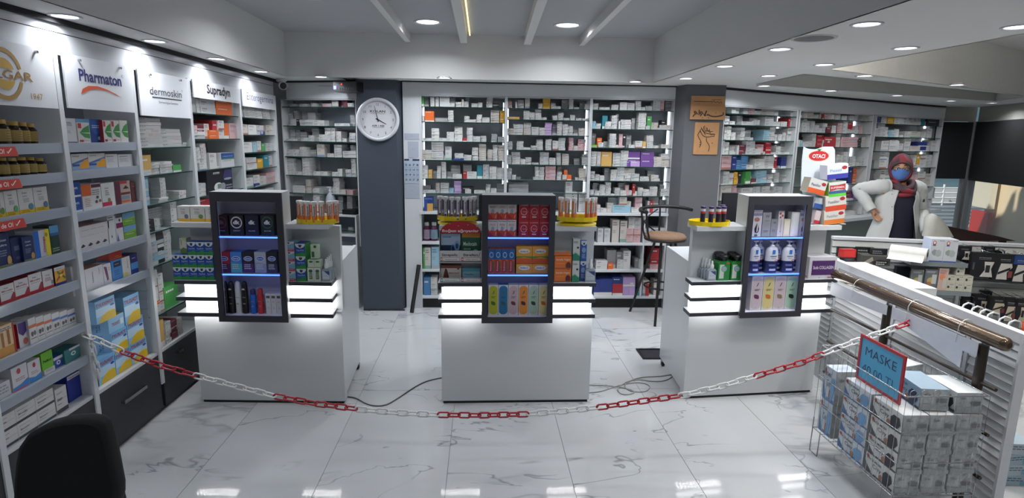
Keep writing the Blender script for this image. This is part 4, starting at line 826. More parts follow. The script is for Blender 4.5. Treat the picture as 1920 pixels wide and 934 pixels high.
zt_ = Zv(LW, 168, 438, .02)+.001; sb_(132, 205, zt_, 422, '#d0cccd', [('l', .05, .5, .9, 1, .12, '#9a9798')], 'wide white box lying on the one with plant drawings', d=.12, top='#a98a8a')
sb_(206, 219, zB[3], 402, '#d3d4d5', [('l', .1, .9, .7, 2, .08, '#50535a'), ('e', .4, .22, .1, .05, '#777')], 'slim white box right of the plant drawing boxes')
sb_(219.5, 233, zB[3], 404, '#d2d0d2', [('r', .1, .5, 1, .7, '#7a2a5c'), ('r', .1, .9, 1, 1, '#555a60'), ('e', .6, .8, .12, .06, '#444'), ('p', [(0, 0), (.35, 0), (.2, .3)], '#6c6ea0')], 'slim white box with a magenta label')
row(LW, 233.5, 256.5, 1, zB[3], 398, .07, '#6fa03a', '', ['lower blue and green herbal box at the bay end', 'upper blue and green herbal box at the bay end'], rows=2, group=sg, off=.02, name='supplement_box', art=[('r', 0, .55, 1, 1, '#6e9fc0'), ('p', [(0, .4), (.4, .55), (1, .6), (1, .5), (0, .3)], '#88b64a'), ('l', .2, .35, .6, 1, .1, '#c9dca4')])
sb_(138.5, 162, zB[4], 497, '#d4d3d6', [('v', 'strong hair', .55, .6, .55, .1, '#5b5d66'), ('e', .3, .18, .06, .05, '#5c5f66'), ('e', .5, .1, .08, .06, '#5c5f66'), ('r', .2, .45, .24, .9, '#7b7d86')], 'white box with grey drops and upright lettering')
sb_(163, 196, zB[4], 501, '#d6d5d8', [('v', 'hyaluron', .42, .55, .5, .09, '#6b6d76'), ('v', 'cream', .8, .75, .3, .08, '#6b6d76')], 'wide plain white box with upright lettering', top='#9c6a50')
sb_(196.5, 211, zB[4], 495, '#d8d6da', [('p', [(.1, .9), (.45, .85), (.6, .2), (.35, .15)], '#7c3566'), ('l', .6, .8, .3, 2, .1, '#999')], 'white box with a purple curved stripe')
sb_(212, 231, zB[4], 487.5, '#3f82c4', [('r', .2, .65, .9, .92, '#1c2840'), ('l', .3, .8, .5, 1, .06, '#d8a890'), ('l', .2, .5, .6, 3, .1, '#2c62a0')], 'bright blue box with a dark window, under the red pouch', off=.02)
zt_ = Zv(LW, 216, 488, .03)+.002; sb_(206, 229, zt_, 471, '#b83a22', [('p', [(0, 0), (1, .1), (.9, .3), (0, .15)], '#d0642c'), ('l', .4, .4, .4, 1, .1, '#e0b090')], 'red box lying on top of the bright blue box', off=.03, h=None)
sb_(231.5, 246.5, zB[4], 482, '#d8d8d4', [('v', 'Marlene', .7, .65, .5, .16, '#8a8060'), ('e', .3, .12, .3, .1, '#ddd06a')], 'white box with a yellow foot left of the dark blue one', top='#b03a40')
sb_(247, 260, zB[4], 476, '#2a2c6a', [('r', 0, .22, 1, .55, '#4e8fd0'), ('l', .2, .8, .6, 1, .08, '#cfd0e4'), ('r', 0, 0, 1, .22, '#20308a')], 'dark blue box with a pale blue waist at the bay end')
# painkiller boxes
ty = [('r', 0, .66, 1, 1, '#6fb0dd'), ('r', 0, .3, 1, .66, '#b9d8ee'), ('p', [(.1, .0), (.15, .14), (.35, .32), (.6, .42), (.85, .4), (1, .34), (1, 0)], '#d9b51e'), ('p', [(.3, .3), (.6, .42), (.85, .4), (.9, .36), (.6, .36)], '#e8d052'), ('t', 'TYLOLHOT', .48, .73, .9, .2, '#a8324e', .03), ('e', .84, .62, .12, .05, '#2c4a9a')]
tg = 'light blue painkiller boxes in the second left bay'
def ty_(u0, u1, z0, vt, lb, d=.11, off=.03, art=ty, **kw): return carton(LW, u0, u1, z0, vt, d, '#8fc0e4', lb, 'box', art, off=off, name='painkiller_box', group=tg, sart=[('v', 'TYLOLHOT', .6, .5, .8, .28, '#2f4f8c')], **kw)
zt = CT
for i, (a, b_, v) in enumerate(((187, 218, 669), (219, 247.5, 655), (248, 277, 637))): ty_(a, b_, CT, v, 'light blue painkiller box on the bottom row, %s from left' % ORD[i])
z2 = Zv(LW, 232, 656, .03)+.002
for i, (a, b_, v) in enumerate(((212, 241, 618), (242, 271, 597))): ty_(a, b_, z2, v, 'light blue painkiller box in the middle row, %s one' % ('left', 'right')[i])
z3 = Zv(LW, 242, 609, .03)+.003; ty_(236, 264, z3, 553, 'light blue painkiller box standing highest at the right')
fl_ = [('t', 'TYLOLHOT', .45, .4, .5, .3, '#a8324e'), ('r', .75, .3, .95, .7, '#d6e2ee')]
ty_(205, 234, z3, 592, 'painkiller box lying flat between two upright ones', art=fl_, top='#b3a63a')
z4 = Zv(LW, 219, 592, .03)+.002; ty_(182, 218, z4-.002, 560, 'upright painkiller box at upper left under the shelf')
ty_(163, 184, zt+.25, 572, 'painkiller box shown partly behind the bay upright', off=.12)
zz_ = CT
for i, (v, nm_) in enumerate(((700, 'bottom'), (668, 'second'), (640, 'third'), (612, 'top'))):
    if i == 0: carton(LW, 171, 186, CT, 694, .1, '#23252e', 'dark narrow carton at the foot of the painkiller stack', 'box', [('v', 'cold syrup', .5, .5, .7, .3, '#a9adb8')], off=.03, name='supplement_box', group=sg)
zz_ = Zv(LW, 178, 694, .03)+.002
for i, v in enumerate((664, 640, 616)):
    zn = Zv(LW, 190, v-(0 if i else 2), .05); ty_(166+i*3, 203, zz_, v, 'painkiller box lying in the left pile, %s from its bottom' % ORD[i], art=fl_, top='#b3a63a', off=.145, d=.1); zz_ = zn+.001
# dark blood pressure monitor box
a = carton(LW, 390, 437, zD[3], 318, .10, '#1b1c26', 'dark box with a white blood pressure monitor picture above the left tower', 'box',
   [('e', .42, .25, .17, .2, '#cdd2d0'), ('r', .38, .18, .54, .38, '#6f7f70'), ('e', .6, .25, .1, .16, '#8a8d92'), ('r', .24, .82, .48, .9, '#c9cace'), ('p', [(.6, .6), (.98, .6), (.98, .98), (.7, .98)], '#3a3566'), ('e', .8, .56, .16, .05, '#8f92a8'), ('l', .72, .3, .25, 2, .12, '#9a9cb0'), ('t', 'BRAUN', .36, .83, .2, .06, '#222')], off=.01, name='monitor_box', group=None)
carton(LW, 416, 440, zD[2]+.0, 287, .08, '#c6c8ca', 'white carton with a blue header above the dark monitor box', 'box', [('r', 0, .62, 1, 1, '#24468c'), ('r', 0, .56, 1, .66, '#3f7a5c'), ('l', .1, .8, .8, 1, .1, '#8fb0d8'), ('l', .1, .48, .8, 1, .06, '#444')], off=.012, name='supplement_box')
# ================================================================= goods on the counters
LT = .8062
def put(c, b, u0, u1, z0, vt, base, art, label, d=.05, name='product_box', group=None, **kw):
    return carton(c.S(b), u0, u1, z0, vt, d, base, label, 'box', art, off=0, name=name, group=group, **kw)
def puts(c, b, u0, u1, n, z0, vt, base, art, labels, rows=1, d=.05, group=None, name='product_box', **kw):
    return row(c.S(b), u0, u1, n, z0, vt, d, base, '', labels, rows=rows, group=group, art=art, off=0, name=name, **kw)
c1, c2, c3 = CN
(_, _, zs1, zf1, _, _, _), (_, _, zs2, zf2, _, _, _), (_, _, zs3, zf3, _, _, _) = tw
zs1, zs2, zs3 = [[z+.0035 for z in q] for q in (zs1, zs2, zs3)]
# --- left counter tower
for i, (a, b_, col_, rg, nm_, tx) in enumerate(((404, 429, '#33202a', '#6e3a44', 'dark maroon', 'extra'), (432, 458, '#1d1d22', '#c9c9cc', 'black with a silver ring', 'HEART'), (461, 486, '#1c2136', '#2e3c66', 'dark navy', 'KLASIK'), (490, 515, '#1e2926', '#3c5a50', 'dark green', 'RITM'))):
    rr = []
    if i != 2: rr = [('e', .5, .64, .42, .3, rg), ('e', .5, .64, .34, .24, col_)]
    put(c1, -.09, a, b_, zs1[0], 404, col_, rr+[('t', 'dk', .5, .56, .5, .26, '#d6d6da' if i else '#8a5a5c', .05), ('t', tx, .5, .2, .5, .08, '#b9bac0')], nm_+' condom box on the top shelf of the left tower', d=.085, group='condom boxes in the left tower')
for i, (a, b_, c0, c1_, nm_) in enumerate(((411, 432.5, '#b23442', '#5a2a44', 'red over maroon'), (433.5, 455, '#3f7fc4', '#4fa6a2', 'blue over teal'), (456, 477.5, '#201c26', '#4c2a5c', 'black over purple'), (478.5, 500.5, '#a9afba', '#8f96a2', 'silver grey'), (501.5, 521, '#23262e', '#3a404c', 'black and grey'))):
    put(c1, -.09, a, b_, zs1[1], 473, c0, [('p', [(0, 0), (1, 0), (1, .42), (0, .5)], c1_), ('e', .5, .68, .38, .12, '#dfe3ea'), ('e', .5, .68, .33, .095, '#2f5fae'), ('t', 'durex', .5, .65, .5, .1, '#e8ecf4'), ('l', .15, .4, .6, 3, .09, '#c8ccd6')], nm_+' condom box on the middle shelf of the left tower', d=.08, group='condom boxes in the left tower')
def spray(c, b, u, r, z0, vt, col_, cap, label, tx=None, name='spray_can', group=None, shape=0):
    S = c.S(b); a = S.s_at(u, z0); h = S.z_at(vt, a)-z0; t = thing(name, label, 'bottle' if shape else 'spray can', S.p(a, 0, z0+.0006), S.rz, group)
    if shape == 0:
        B().lathe([(r*.95, 0), (r, .004), (r, h*.72), (r*.93, h*.76)], mat(col_, .3, vary=0), n=20).build('body', t)
        B().lathe([(r*.93, h*.76), (r*.92, h*.86), (r*.75, h*.95), (r*.4, h*.99), (.0005, h)], mat(cap, .35, vary=0), n=20).build('cap', t)
    else:
        B().lathe([(r*.9, 0), (r, .004), (r*1.02, h*.3), (r*.85, h*.5), (r*1.0, h*.7), (r*.9, h*.78)], mat(col_, .25, vary=0), n=20).build('body', t)
        B().lathe([(r*.8, h*.78), (r*.85, h*.8), (r*.82, h*.95), (r*.5, h)], mat(cap, .35, vary=0), n=20).build('cap', t)
    b2 = B(); f = lambda p, q: (p, -r*1.03, q)
    if tx: b2.text(tx, f, 0, h*.74 if shape == 0 else h*.6, r*.8, ink('#d9d9dc'), w=r*1.1, bold=.04)
    b2.poly([f(-r*.4, h*.3), f(r*.4, h*.3), f(r*.4, h*.33), f(-r*.4, h*.33)], ink('#8a8a90')); b2.poly([f(-r*.5, h*.5), f(r*.5, h*.5), f(r*.5, h*.52), f(-r*.5, h*.52)], ink('#8a8a90'))
    b2.build('print', t); return t
for u, col_, cap, s in ((425.5, '#17171b', '#1e1e23', 'black deodorant can, leftmost'), (437, '#1c1a20', '#17171b', 'plain black deodorant can, second'), (449.5, '#cfcfd0', '#d8d8d8', 'white deodorant can between two black ones'), (462, '#191512', '#141416', 'black deodorant can right of the white one')):
    spray(c1, -.075, u, .0175, zf1, 527, col_, cap, s+' in the left tower', 'dk', group='deodorant cans in the left tower')
spray(c1, -.075, 477, .0175, zf1, 542, '#2468c8', '#28346a', 'blue gel bottle in the left tower', shape=1, name='gel_bottle'); spray(c1, -.075, 490.5, .018, zf1, 541, '#c62f3a', '#b8343c', 'red gel bottle in the left tower', shape=1, name='gel_bottle')
puts(c1, -.09, 499.5, 529, 3, zf1, 551, '#d0d0d4', [('r', .15, .78, .85, .9, '#55565c'), ('l', .25, .62, .5, 1, .1, '#a9a6ac'), ('e', .5, .3, .15, .05, '#b9b9bf')], ['slim white carton at the foot of the left tower, %s from left' % ORD[i] for i in range(3)], d=.06, group='slim cartons in the left tower')
oc = [('r', 0, 0, 1, .18, '#d9a92c'), ('t', 'Ocean', .45, .78, .4, .1, '#585b60'), ('l', .3, .68, .35, 3, .08, '#8a8d90'), ('e', .72, .32, .17, .15, '#66708f')]
for i, (a, b_, cc) in enumerate(((334, 357, '#66708f'), (358, 385, '#6f8a4a'), (386, 410, '#66708f'))):
    put(c1, -.03, a, b_, 1.1457, 387, '#d6d3ce', oc[:-1]+[('e', .72, .32, .17, .15, cc)], 'white and yellow box on the top of the left counter, %s from left' % ORD[i], d=.06, group='white and yellow boxes on the left counter')
vk = [('p', [(0, 1), (1, 1), (1, .88), (.85, .72), (.5, .62), (.15, .72), (0, .88)], '#cfd6da'), ('p', [(.33, .92), (.67, .92), (.64, .76), (.5, .68), (.36, .76)], '#2b3b44'), ('r', 0, 0, 1, .22, '#2f8a3c'), ('e', .7, .2, .3, .1, '#2f8a3c'), ('t', 'VapoRub', .5, .44, .8, .14, '#b8c8e8'), ('r', 0, .34, 1, .37, '#5f86c8')]
vg = 'blue and green cold balm boxes on the left counter'
o_ = puts(c1, -.075, 326, 403, 5, LT, 478, '#21479e', vk, ['blue and green balm box, %s from left in the %s row' % (ORD[i], q) for q in ('bottom', 'second') for i in range(5)], rows=2, d=.055, group=vg)
S_ = c1.S(-.075); z_ = S_.z_at(478, S_.s_at(365, .9))+.002
puts(c1, -.075, 352, 400.5, 3, z_, 454, '#21479e', vk, ['blue and green balm box, %s of three on the top row' % ORD[i] for i in range(3)], d=.055, group=vg)
put(c1, -.05, 338.5, 351.5, z_, 447, '#c9cbb8', [('v', 'soapic', .3, .75, .4, .3, '#7a2f34'), ('p', [(0, 0), (1, 0), (1, .3), (.5, .4), (0, .25)], '#5b7a4a'), ('r', .4, .85, 1, 1, '#a8b878')], 'tall cream and green box behind the balm boxes')
# --- trays with effervescent tubes
def tube_proto(r, h, col_, base_c, txt, cap, style):
    t = thing('vitamin_tube', 'tube', 'tube'); B().lathe([(r*.96, 0), (r, .002), (r, h*.9)], mat(base_c, .35, vary=0), n=20).build('body', t)
    B().lathe([(r*1.06, h*.9), (r*1.1, h*.905), (r*1.1, h*.985), (r*.95, h)], mat(cap, .4, vary=0), n=20).build('cap', t)
    b = B()
    def wrap(a0, a1, z0, z1, m, rr=1.02, n=8):
        V = [(rr*r*math.sin(a0+(a1-a0)*i/n), -rr*r*math.cos(a0+(a1-a0)*i/n), z) for z in (z0, z1) for i in range(n+1)]
        b.add(V, [(i, i+1, n+2+i, n+1+i) for i in range(n)], m, True)
    m = ink(col_)
    f = lambda p, q: (1.045*r*math.sin(p/r), -1.045*r*math.cos(p/r), q)
    if style == 0:
        wrap(-2.6, -.35, h*.02, h*.86, m); wrap(.85, 2.6, h*.3, h*.86, m); wrap(-.6, 2.4, h*.02, h*.32, m); b.add([f(.0045*math.cos(k*.5236)*1.2+.002, h*.22+.009*math.sin(k*.5236)) for k in range(12)], [tuple(range(12))], ink('#e2803c'))
        b.text(txt, f, .001+r*.55, h*.56, r*.85, ink('#3b3a45'), w=h*.46, rot=1, bold=.02)
    elif style == 1:
        wrap(-2.9, -.5, h*.02, h*.86, m); wrap(.7, 2.9, h*.02, h*.86, m); wrap(-.5, .7, h*.02, h*.07, m); b.add([f(.006*math.cos(k*.5236), h*.2+.008*math.sin(k*.5236)) for k in range(12)], [tuple(range(12))], ink('#2a2036'))
        b.text(txt, f, r*.5, h*.57, r*.85, ink('#3b3a45'), w=h*.46, rot=1, bold=.02)
    else:
        wrap(-3.14, 3.14, h*.72, h*.88, ink('#d4d2d6'), n=20); wrap(-3.14, 3.14, h*.62, h*.74, ink('#c23a34'), 1.025, n=20); b.text(txt, f, r*.35, h*.35, r*.6, ink('#6a5a78'), w=h*.4, rot=1)
    b.build('wrapper', t); return t
def tray(c, bc, u0, u1, z, label, two=False):
    S = c.S(bc); a0, a1 = S.s_at(u0, z), S.s_at(u1, z); R = (a1-a0)/2; am = (a0+a1)/2; p = S.p(am, 0, z); ym = mat('#e3c71d', .3, vary=.01)
    t = thing('rotating_tray', label, 'tray', p, S.rz, 'yellow vitamin trays on the counters')
    z0 = 0
    if two: B().lathe([(R*.97, 0), (R*.97, .012), (R*.2, .016), (R*.2, .026)], ym, n=14, sy=.75).build('lower_disc', t); z0 = .026
    B().lathe([(R, z0), (R*1.0, z0+.026), (R*.97, z0+.026), (R*.965, z0+.006), (.001, z0+.006)], ym, n=14, sy=.75, smooth=False).build('dish', t)
    return t, p, R, z+z0+.0065, S
def fill(c, tr, us, r, vt, args, lb, rad=.82):
    t, p, R, z, S = tr; h = None; proto = None
    for i, u in enumerate(us):
        # put the tube on the dish ring, nearer the customer in the middle of the row
        a_c = (p-S.o).dot(S.e); da = S.s_at(u, z+.02, -.03)-a_c; q = max(-.98, min(.98, da/(R*rad))); dd = -math.sqrt(max(0, 1-q*q))*R*rad*.75
        if i >= len(us)-extra[0]: dd = .02
        pos = S.p(a_c+da, dd, z+.0003)
        if h is None: h = c.S(-.03).z_at(vt, da+a_c)-z
        if proto is None: proto = tube_proto(r, h, *args); o = proto; o.location = pos; o.rotation_euler[2] = S.rz
        else: o = dup(proto, pos, S.rz)
        tag(o, lb % ORD[i], 'tube', lb.split(',')[0]+'s')
extra = [0]
tr = tray(c1, .005, 557, 636, 1.1455, 'yellow dish of orange vitamin tubes on the left counter'); fill(c1, tr, (562, 571, 582, 594.5, 607.5, 620, 629), .0158, 376, ('#d9773a', '#d8d5d2', 'Newvit', '#dcdcda', 0), 'orange and white vitamin tube on the left counter, %s from left')
tr = tray(c2, .005, 820, 895, 1.1455, 'yellow two-storey dish of purple vitamin tubes on the middle counter', True); fill(c2, tr, (825, 836, 848, 859, 872, 882, 889), .0148, 368, ('#45234f', '#d3d1d4', 'Newvit', '#dcdcda', 1), 'purple and white vitamin tube on the middle counter, %s from left')
tr = tray(c2, .005, 1044, 1119, 1.1455, 'yellow two-storey dish of orange vitamin tubes on the middle counter', True); fill(c2, tr, (1052, 1062, 1074, 1099, 1108.5, 1115), .0148, 370, ('#d9773a', '#d8d5d2', 'Newvit', '#dcdcda', 0), 'orange and white vitamin tube on the middle counter, %s from left')
extra = [1]
tr = tray(c3, .005, 1292, 1366, 1.1455, 'yellow dish of dark vitamin tubes on the right counter'); fill(c3, tr, (1313, 1325.5, 1338.5, 1350, 1361), .0145, 386, ('#2a1f38', '#241c30', 'ReDoxon', '#3c2a5c', 2), 'dark purple vitamin tube on the right counter, %s from left')
# --- small goods, left counter right ledge
pk = [('p', [(0, 1), (1, 1), (1, .86), (.5, .66), (0, .86)], '#d8d3d2'), ('p', [(.35, .92), (.65, .92), (.5, .74)], '#2b3b44'), ('r', 0, 0, 1, .26, '#c04a6a'), ('l', .1, .18, .8, 1, .08, '#e8c8d0')]
puts(c1, -.075, 535, 555, 1, LT, 453, '#7fb2cc', pk, ['pale blue and pink balm box, %s from below, beside the left tower' % ORD[i] for i in range(4)], rows=4, d=.08, group='pale blue and pink boxes')
puts(c1, -.075, 556.5, 575, 1, LT, 457, '#21479e', vk, ['blue balm box with green sides, %s from below, right of the left tower' % ORD[i] for i in range(3)], rows=3, d=.10, group=vg+' right side', side='#3f9a44')
gn = [('e', .5, .75, .3, .12, '#2f5a3c'), ('r', .25, .15, .75, .62, '#5b6a58'), ('l', .3, .55, .4, 3, .12, '#b8c8a8')]
puts(c1, -.075, 577, 602, 2, LT, 502, '#c6ccc2', gn, ['%s pale carton with a small dark bottle picture' % q for q in ('left', 'right')], d=.04)
S_ = c1.S(-.075); z_ = S_.z_at(502, S_.s_at(589, .85))+.002
puts(c1, -.075, 577, 602, 2, z_, 487.5, '#b9c9b0', gn[:1], ['%s pale green carton on the bottle picture ones' % q for q in ('left', 'right')], d=.04)
z2 = S_.z_at(487.5, S_.s_at(589, .9))+.004; put(c1, -.06, 583, 597, z2, 459, '#bccbb4', [('r', .1, .1, .5, .5, '#44604c'), ('e', .6, .85, .2, .1, '#2f5a3c')], 'upright pale green carton highest of its pile', d=.04)
def sanitizer(c, b, u0, u1, z0, vs, vt, label, group):
    S = c.S(b); a0, a1 = S.s_at(u0, z0), S.s_at(u1, z0); am = (a0+a1)/2; w = (a1-a0)/2; h1 = S.z_at(vs, am)-z0; h2 = S.z_at(vt, am)-z0
    t = thing('sanitizer_bottle', label, 'bottle', S.p(am, 0, z0+.0006), S.rz, group); d = .02
    clear = mat('#aab6bf', .08, vary=0, alpha=.75)
    B().prism([(-w, 0), (w, 0), (w, h1*.85), (w*.6, h1), (-w*.6, h1), (-w, h1*.85)], 0, d, clear, fn=lambda a, b2, q: (a, q, b2)).build('body', t)
    l = B(); l.poly([(-w*.85, -.0006, h1*.15), (w*.85, -.0006, h1*.15), (w*.85, -.0006, h1*.8), (-w*.85, -.0006, h1*.8)], ink('#bcc4ce')); l.poly([(-w*.5, -.001, h1*.8), (w*.85, -.001, h1*.8), (w*.85, -.001, h1*.45)], ink('#39487c')); l.text('kolonya', lambda p, q: (p, -.0012, q), -.001, h1*.4, .006, ink('#606a88'), w=w*1.1); l.build('label', t)
    B().lathe([(w*.35, h1), (w*.42, h1+.004), (w*.42, h1+(h2-h1)*.45), (w*.25, h1+(h2-h1)*.55), (w*.2, h2)], mat('#d5d8da', .4, vary=0), c=(0, d/2, 0), n=14).build('nozzle', t)
for i in range(4): sanitizer(c1, -.07+.028*i, 604+i*3.0, 619+i*3.0, LT, 504-i*1.0, 487-i*3.2, 'small clear sanitizer bottle on the left counter, %s from the front' % ORD[i], 'sanitizer bottles on the left counter')
# --- throat remedy stand on the middle counter
S_ = c2.S(-.08); a0, a1 = S_.s_at(824.5, .85), S_.s_at(903, .85); am = (a0+a1)/2; wd = (a1-a0)/2
t = thing('counter_display', 'cardboard stand with a round red header reading about sore throats', 'display stand', S_.p(am, 0, LT), S_.rz)
hz = lambda v: S_.z_at(v, am)-LT
cd = mat('#c9c8c8', .5); zt_ = hz(432)
B().prism([(-wd, 0), (wd, 0), (wd, .308), (-wd, .308)], .085, .09, cd, fn=lambda a, b2, q: (a, q, b2)).build('back_card', t)
hd = B(); hd.prism([(-wd*.93, hz(437)), (wd*.97, hz(437))]+[(wd*.95*math.cos(q*math.pi/12), hz(436)+(hz(414)-hz(436))*math.sin(q*math.pi/12)) for q in range(0, 13)], -.012, -.0085, mat('#a82530', .45, vary=0), fn=lambda a, b2, q: (a, q, b2))
hd.text('Boğazı ağrıyanlar', lambda p, q: (p, -.0126, q), 0, hz(434.5), .021, ink('#e0d6d6'), w=wd*1.72, bold=.02)
for q in ((-.5, 419), (.35, 421), (.75, 424), (-.1, 423)): hd.disc((wd*q[0], -.0126, hz(q[1])), .003, ink('#d0a0a0'), n=8)
hd.build('header', t)
for z0, z1, nm_ in ((0, .004, 'bottom_tray'), (hz(493), hz(493)+.004, 'shelf_tray')): B().box(-wd, wd, -.0, .085, z0, z1, cd).build(nm_, t)
for s_ in (-1, 1): B().prism([(0, 0), (.085, 0), (.085, .308), (.0, .308), (-.006, hz(486))], s_*wd-.001, s_*wd+.001, cd, fn=lambda a, b2, q: (q, a, b2)).build('side_card', t)
for (va, vb) in ((529, 521), (490, 470)): 
    lb_ = B().box(-wd, wd, -.004, -.001, hz(va), hz(vb), cd); f = lambda p, q: (p, -.0046, q)
    for k in (0, 1):
        x0 = -wd*.96 if k == 0 else .03*wd; x1 = x0+wd*.92; c_ = ('#3f8f94', '#b05a7c') if va == 529 else ('#c0645a', '#c8403a'); zc, hh = hz(va-4), hz(va-7.2)-hz(va-.8)
        lb_.poly([f(x0, hz(va-.8)), f(x1, hz(va-.8)), f(x1, hz(va-7.4)), f(x0, hz(va-7.4))], ink(c_[k])); f2 = lambda p, q: (p, -.0049, q)
        lb_.poly([f2(x0+.012, hz(va-1.5)), f2(x1-.002, hz(va-1.5)), f2(x1-.002, hz(va-6.7)), f2(x0+.012, hz(va-6.7))], ink('#d8d6d4')); lb_.text(('Boğaz rahatlatıcı' if va == 529 else 'Yatıştırıcı pastil') if k == 0 else 'Ağrı kesici', lambda p, q: (p, -.0052, q), (x0+x1)/2+.005, hz(va-3), .009, ink('#3c3c40'), w=(x1-x0)*.62)
        lb_.disc((x0+.006, -.005, hz(va-4)), .0045, ink('#e0dedc'), n=12)
        if va == 490: lb_.text(('Strepsils', 'Strefen')[k], lambda p, q: (p, -.0052, q), (x0+x1)/2-.003, hz(480), .021, ink('#2c2f33'), w=(x1-x0)*(.8, .76)[k], bold=.015); lb_.poly([f2(x1-.014, hz(481)), f2(x1-.003, hz(472)), f2(x1-.001, hz(472)), f2(x1-.011, hz(481))], ink(('#b8b07a', '#3a3a3c')[k]))
    lb_.build('label_strip', t)
dg = 'lozenge boxes in the sore throat stand'
put(c2, -.05, 827, 863.5, LT+hz(491), 438.5, '#1f3350', [('r', 0, .58, 1, 1, '#a9bdd6'), ('l', .1, .9, .5, 1, .1, '#5a7ab0'), ('e', .62, .45, .12, .16, '#4f78b4'), ('e', .62, .45, .08, .1, '#1f3350'), ('e', .82, .55, .14, .2, '#7fa2d0'), ('e', .82, .55, .08, .1, '#26456e'), ('p', [(0, 0), (.5, 0), (1, .3), (1, .4), (.4, .15)], '#7f9cc0')], 'navy and silver lozenge box at the upper left of the stand', d=.05, group=dg)
put(c2, -.05, 866, 900, LT+hz(491), 437.5, '#c3c9c4', [('p', [(0, .25), (.3, .1), (1, .2), (1, .85), (0, .85)], '#1f5a44'), ('r', 0, .85, 1, 1, '#d8932e'), ('t', 'Medocain', .45, .55, .75, .2, '#d3ddd6'), ('e', .75, .32, .15, .1, '#8fb8a4'), ('l', .1, .45, .4, 2, .1, '#9fbcb0')], 'green lozenge box with an amber top edge in the stand', d=.05, group=dg)
put(c2, -.05, 826.5, 865, LT+.005, 498, '#c8c2b8', [('r', 0, .82, 1, 1, '#7c4436'), ('p', [(.1, .05), (.42, .05), (.36, .45), (.3, .75), (.22, .8), (.15, .45)], '#5a2f26'), ('e', .2, .15, .12, .12, '#7a2c22'), ('t', 'MENTOSLAR', .65, .45, .5, .12, '#a8605a'), ('e', .85, .78, .06, .06, '#555'), ('p', [(.8, 0), (1, 0), (1, .18)], '#96382c')], 'cream and brown lozenge box at the lower left of the stand', d=.05, top='#7c4436', group=dg)
put(c2, -.05, 867, 900, LT+.005, 504, '#86b4c4', [('r', 0, .75, 1, 1, '#4a96a8'), ('t', 'Pastiller', .4, .45, .55, .2, '#3f6f80'), ('p', [(0, 0), (.6, 0), (0, .3)], '#6fa4b8')], 'pale turquoise lozenge box at the lower right of the stand', d=.05, group=dg)
# --- middle counter tower
ph = [('r', 0, .82, 1, .96, '#d8d4d4'), ('t', 'Pharmaton', .5, .85, .9, .1, '#2b2c56'), ('r', 0, .96, 1, 1, '#b8262c'), ('p', [(0, .0), (1, .0), (1, .42), (.7, .3), (.45, .4), (.15, .3), (0, .42)], '#c8482c'), ('p', [(0, 0), (.6, 0), (.3, .2), (0, .3)], '#a82a2e'), ('e', .5, .45, .17, .12, '#9ea2b0'), ('l', .2, .72, .6, 2, .06, '#c87a5a'), ('p', [(.75, .02), (.8, .02), (.9, .28), (.8, .22)], '#e8b8a0')]
puts(c2, -.095, 915, 968, 3, zs2[0], 378, '#d6d0cc', ph, ['white and orange vitamin box, %s from left, %s row' % (ORD[i], q) for q in ('lower', 'upper') for i in range(3)], rows=2, d=.09, group='white and orange vitamin boxes in the middle tower')
lg = [('t', 'L-CARNINE', .5, .78, .8, .09, '#d8b0b4'), ('e', .5, .45, .32, .22, '#c8c0c4'), ('e', .5, .45, .27, .185, '#b11e2c'), ('r', .35, .41, .95, .5, '#b11e2c'), ('t', 'Carnitine', .62, .42, .5, .07, '#dcd4d6'), ('r', .3, .1, .7, .17, '#d8d0d2')]
puts(c2, -.095, 972, 1030, 3, zs2[0], 379, '#b11e2c', lg, ['deep red carnitine box, %s from left, %s row' % (ORD[i], q) for q in ('lower', 'upper') for i in range(3)], rows=2, d=.09, group='deep red boxes in the middle tower')
bt = [('r', 0, .58, 1, 1, '#24609c'), ('e', .5, .76, .32, .12, '#a8c0d8'), ('e', .5, .76, .22, .08, '#2f5f9c'), ('r', .1, .04, .62, .56, '#a8283a'), ('v', 'Redoxon', .48, .3, .4, .3, '#dcb8ac'), ('r', .66, .05, .9, .5, '#6f5a3c')]
puts(c2, -.095, 915, 965, 4, zs2[1], 467, '#c8643c', bt, ['narrow blue-topped red vitamin box, %s from left in the middle tower' % ORD[i] for i in range(4)], d=.07, group='blue-topped vitamin boxes')
sm = [('e', .5, .72, .36, .14, '#dcd8c8'), ('t', 'Smile-C', .5, .66, .5, .13, '#2e3560'), ('p', [(0, .3), (.5, .38), (1, .3), (1, .42), (0, .42)], '#3f8a3c'), ('r', 0, .0, 1, .3, '#c8542e')]
puts(c2, -.095, 967.5, 1028, 2, zs2[1], 495, '#dc9a38', [('e', .5, .6, .36, .25, '#dcd8c8'), ('t', 'Smile-C', .5, .52, .5, .22, '#2e3560')], ['%s lower orange box with a white oval in the middle tower' % q for q in ('left', 'right')], d=.07, group='orange vitamin boxes')
S_ = c2.S(-.095); z_ = S_.z_at(495, S_.s_at(998, 1))+.002
puts(c2, -.095, 967.5, 1028, 2, z_, 462, '#dc9a38', sm, ['%s upper orange box with a green and red foot in the middle tower' % q for q in ('left', 'right')], d=.07, group='orange vitamin boxes')
def oil(fill_, drop, frame=True): return ([('r', .0, .0, 1, 1, '#d2d2d0')] if frame else [])+[('e', .5, .86, .44, .11, fill_), ('r', .06, .13, .94, .87, fill_), ('e', .5, .13, .44, .1, fill_), ('p', [(.4, .68), (.55, .8), (.65, .82), (.55, .72)], '#555a50'), ('l', .3, .62, .45, 2, .035, '#3c3c3c'), ('e', .5, .4, .22, .06, drop), ('e', .38, .43, .12, .04, drop), ('e', .6, .37, .14, .04, drop), ('l', .45, .08, .15, 1, .02, '#777')]
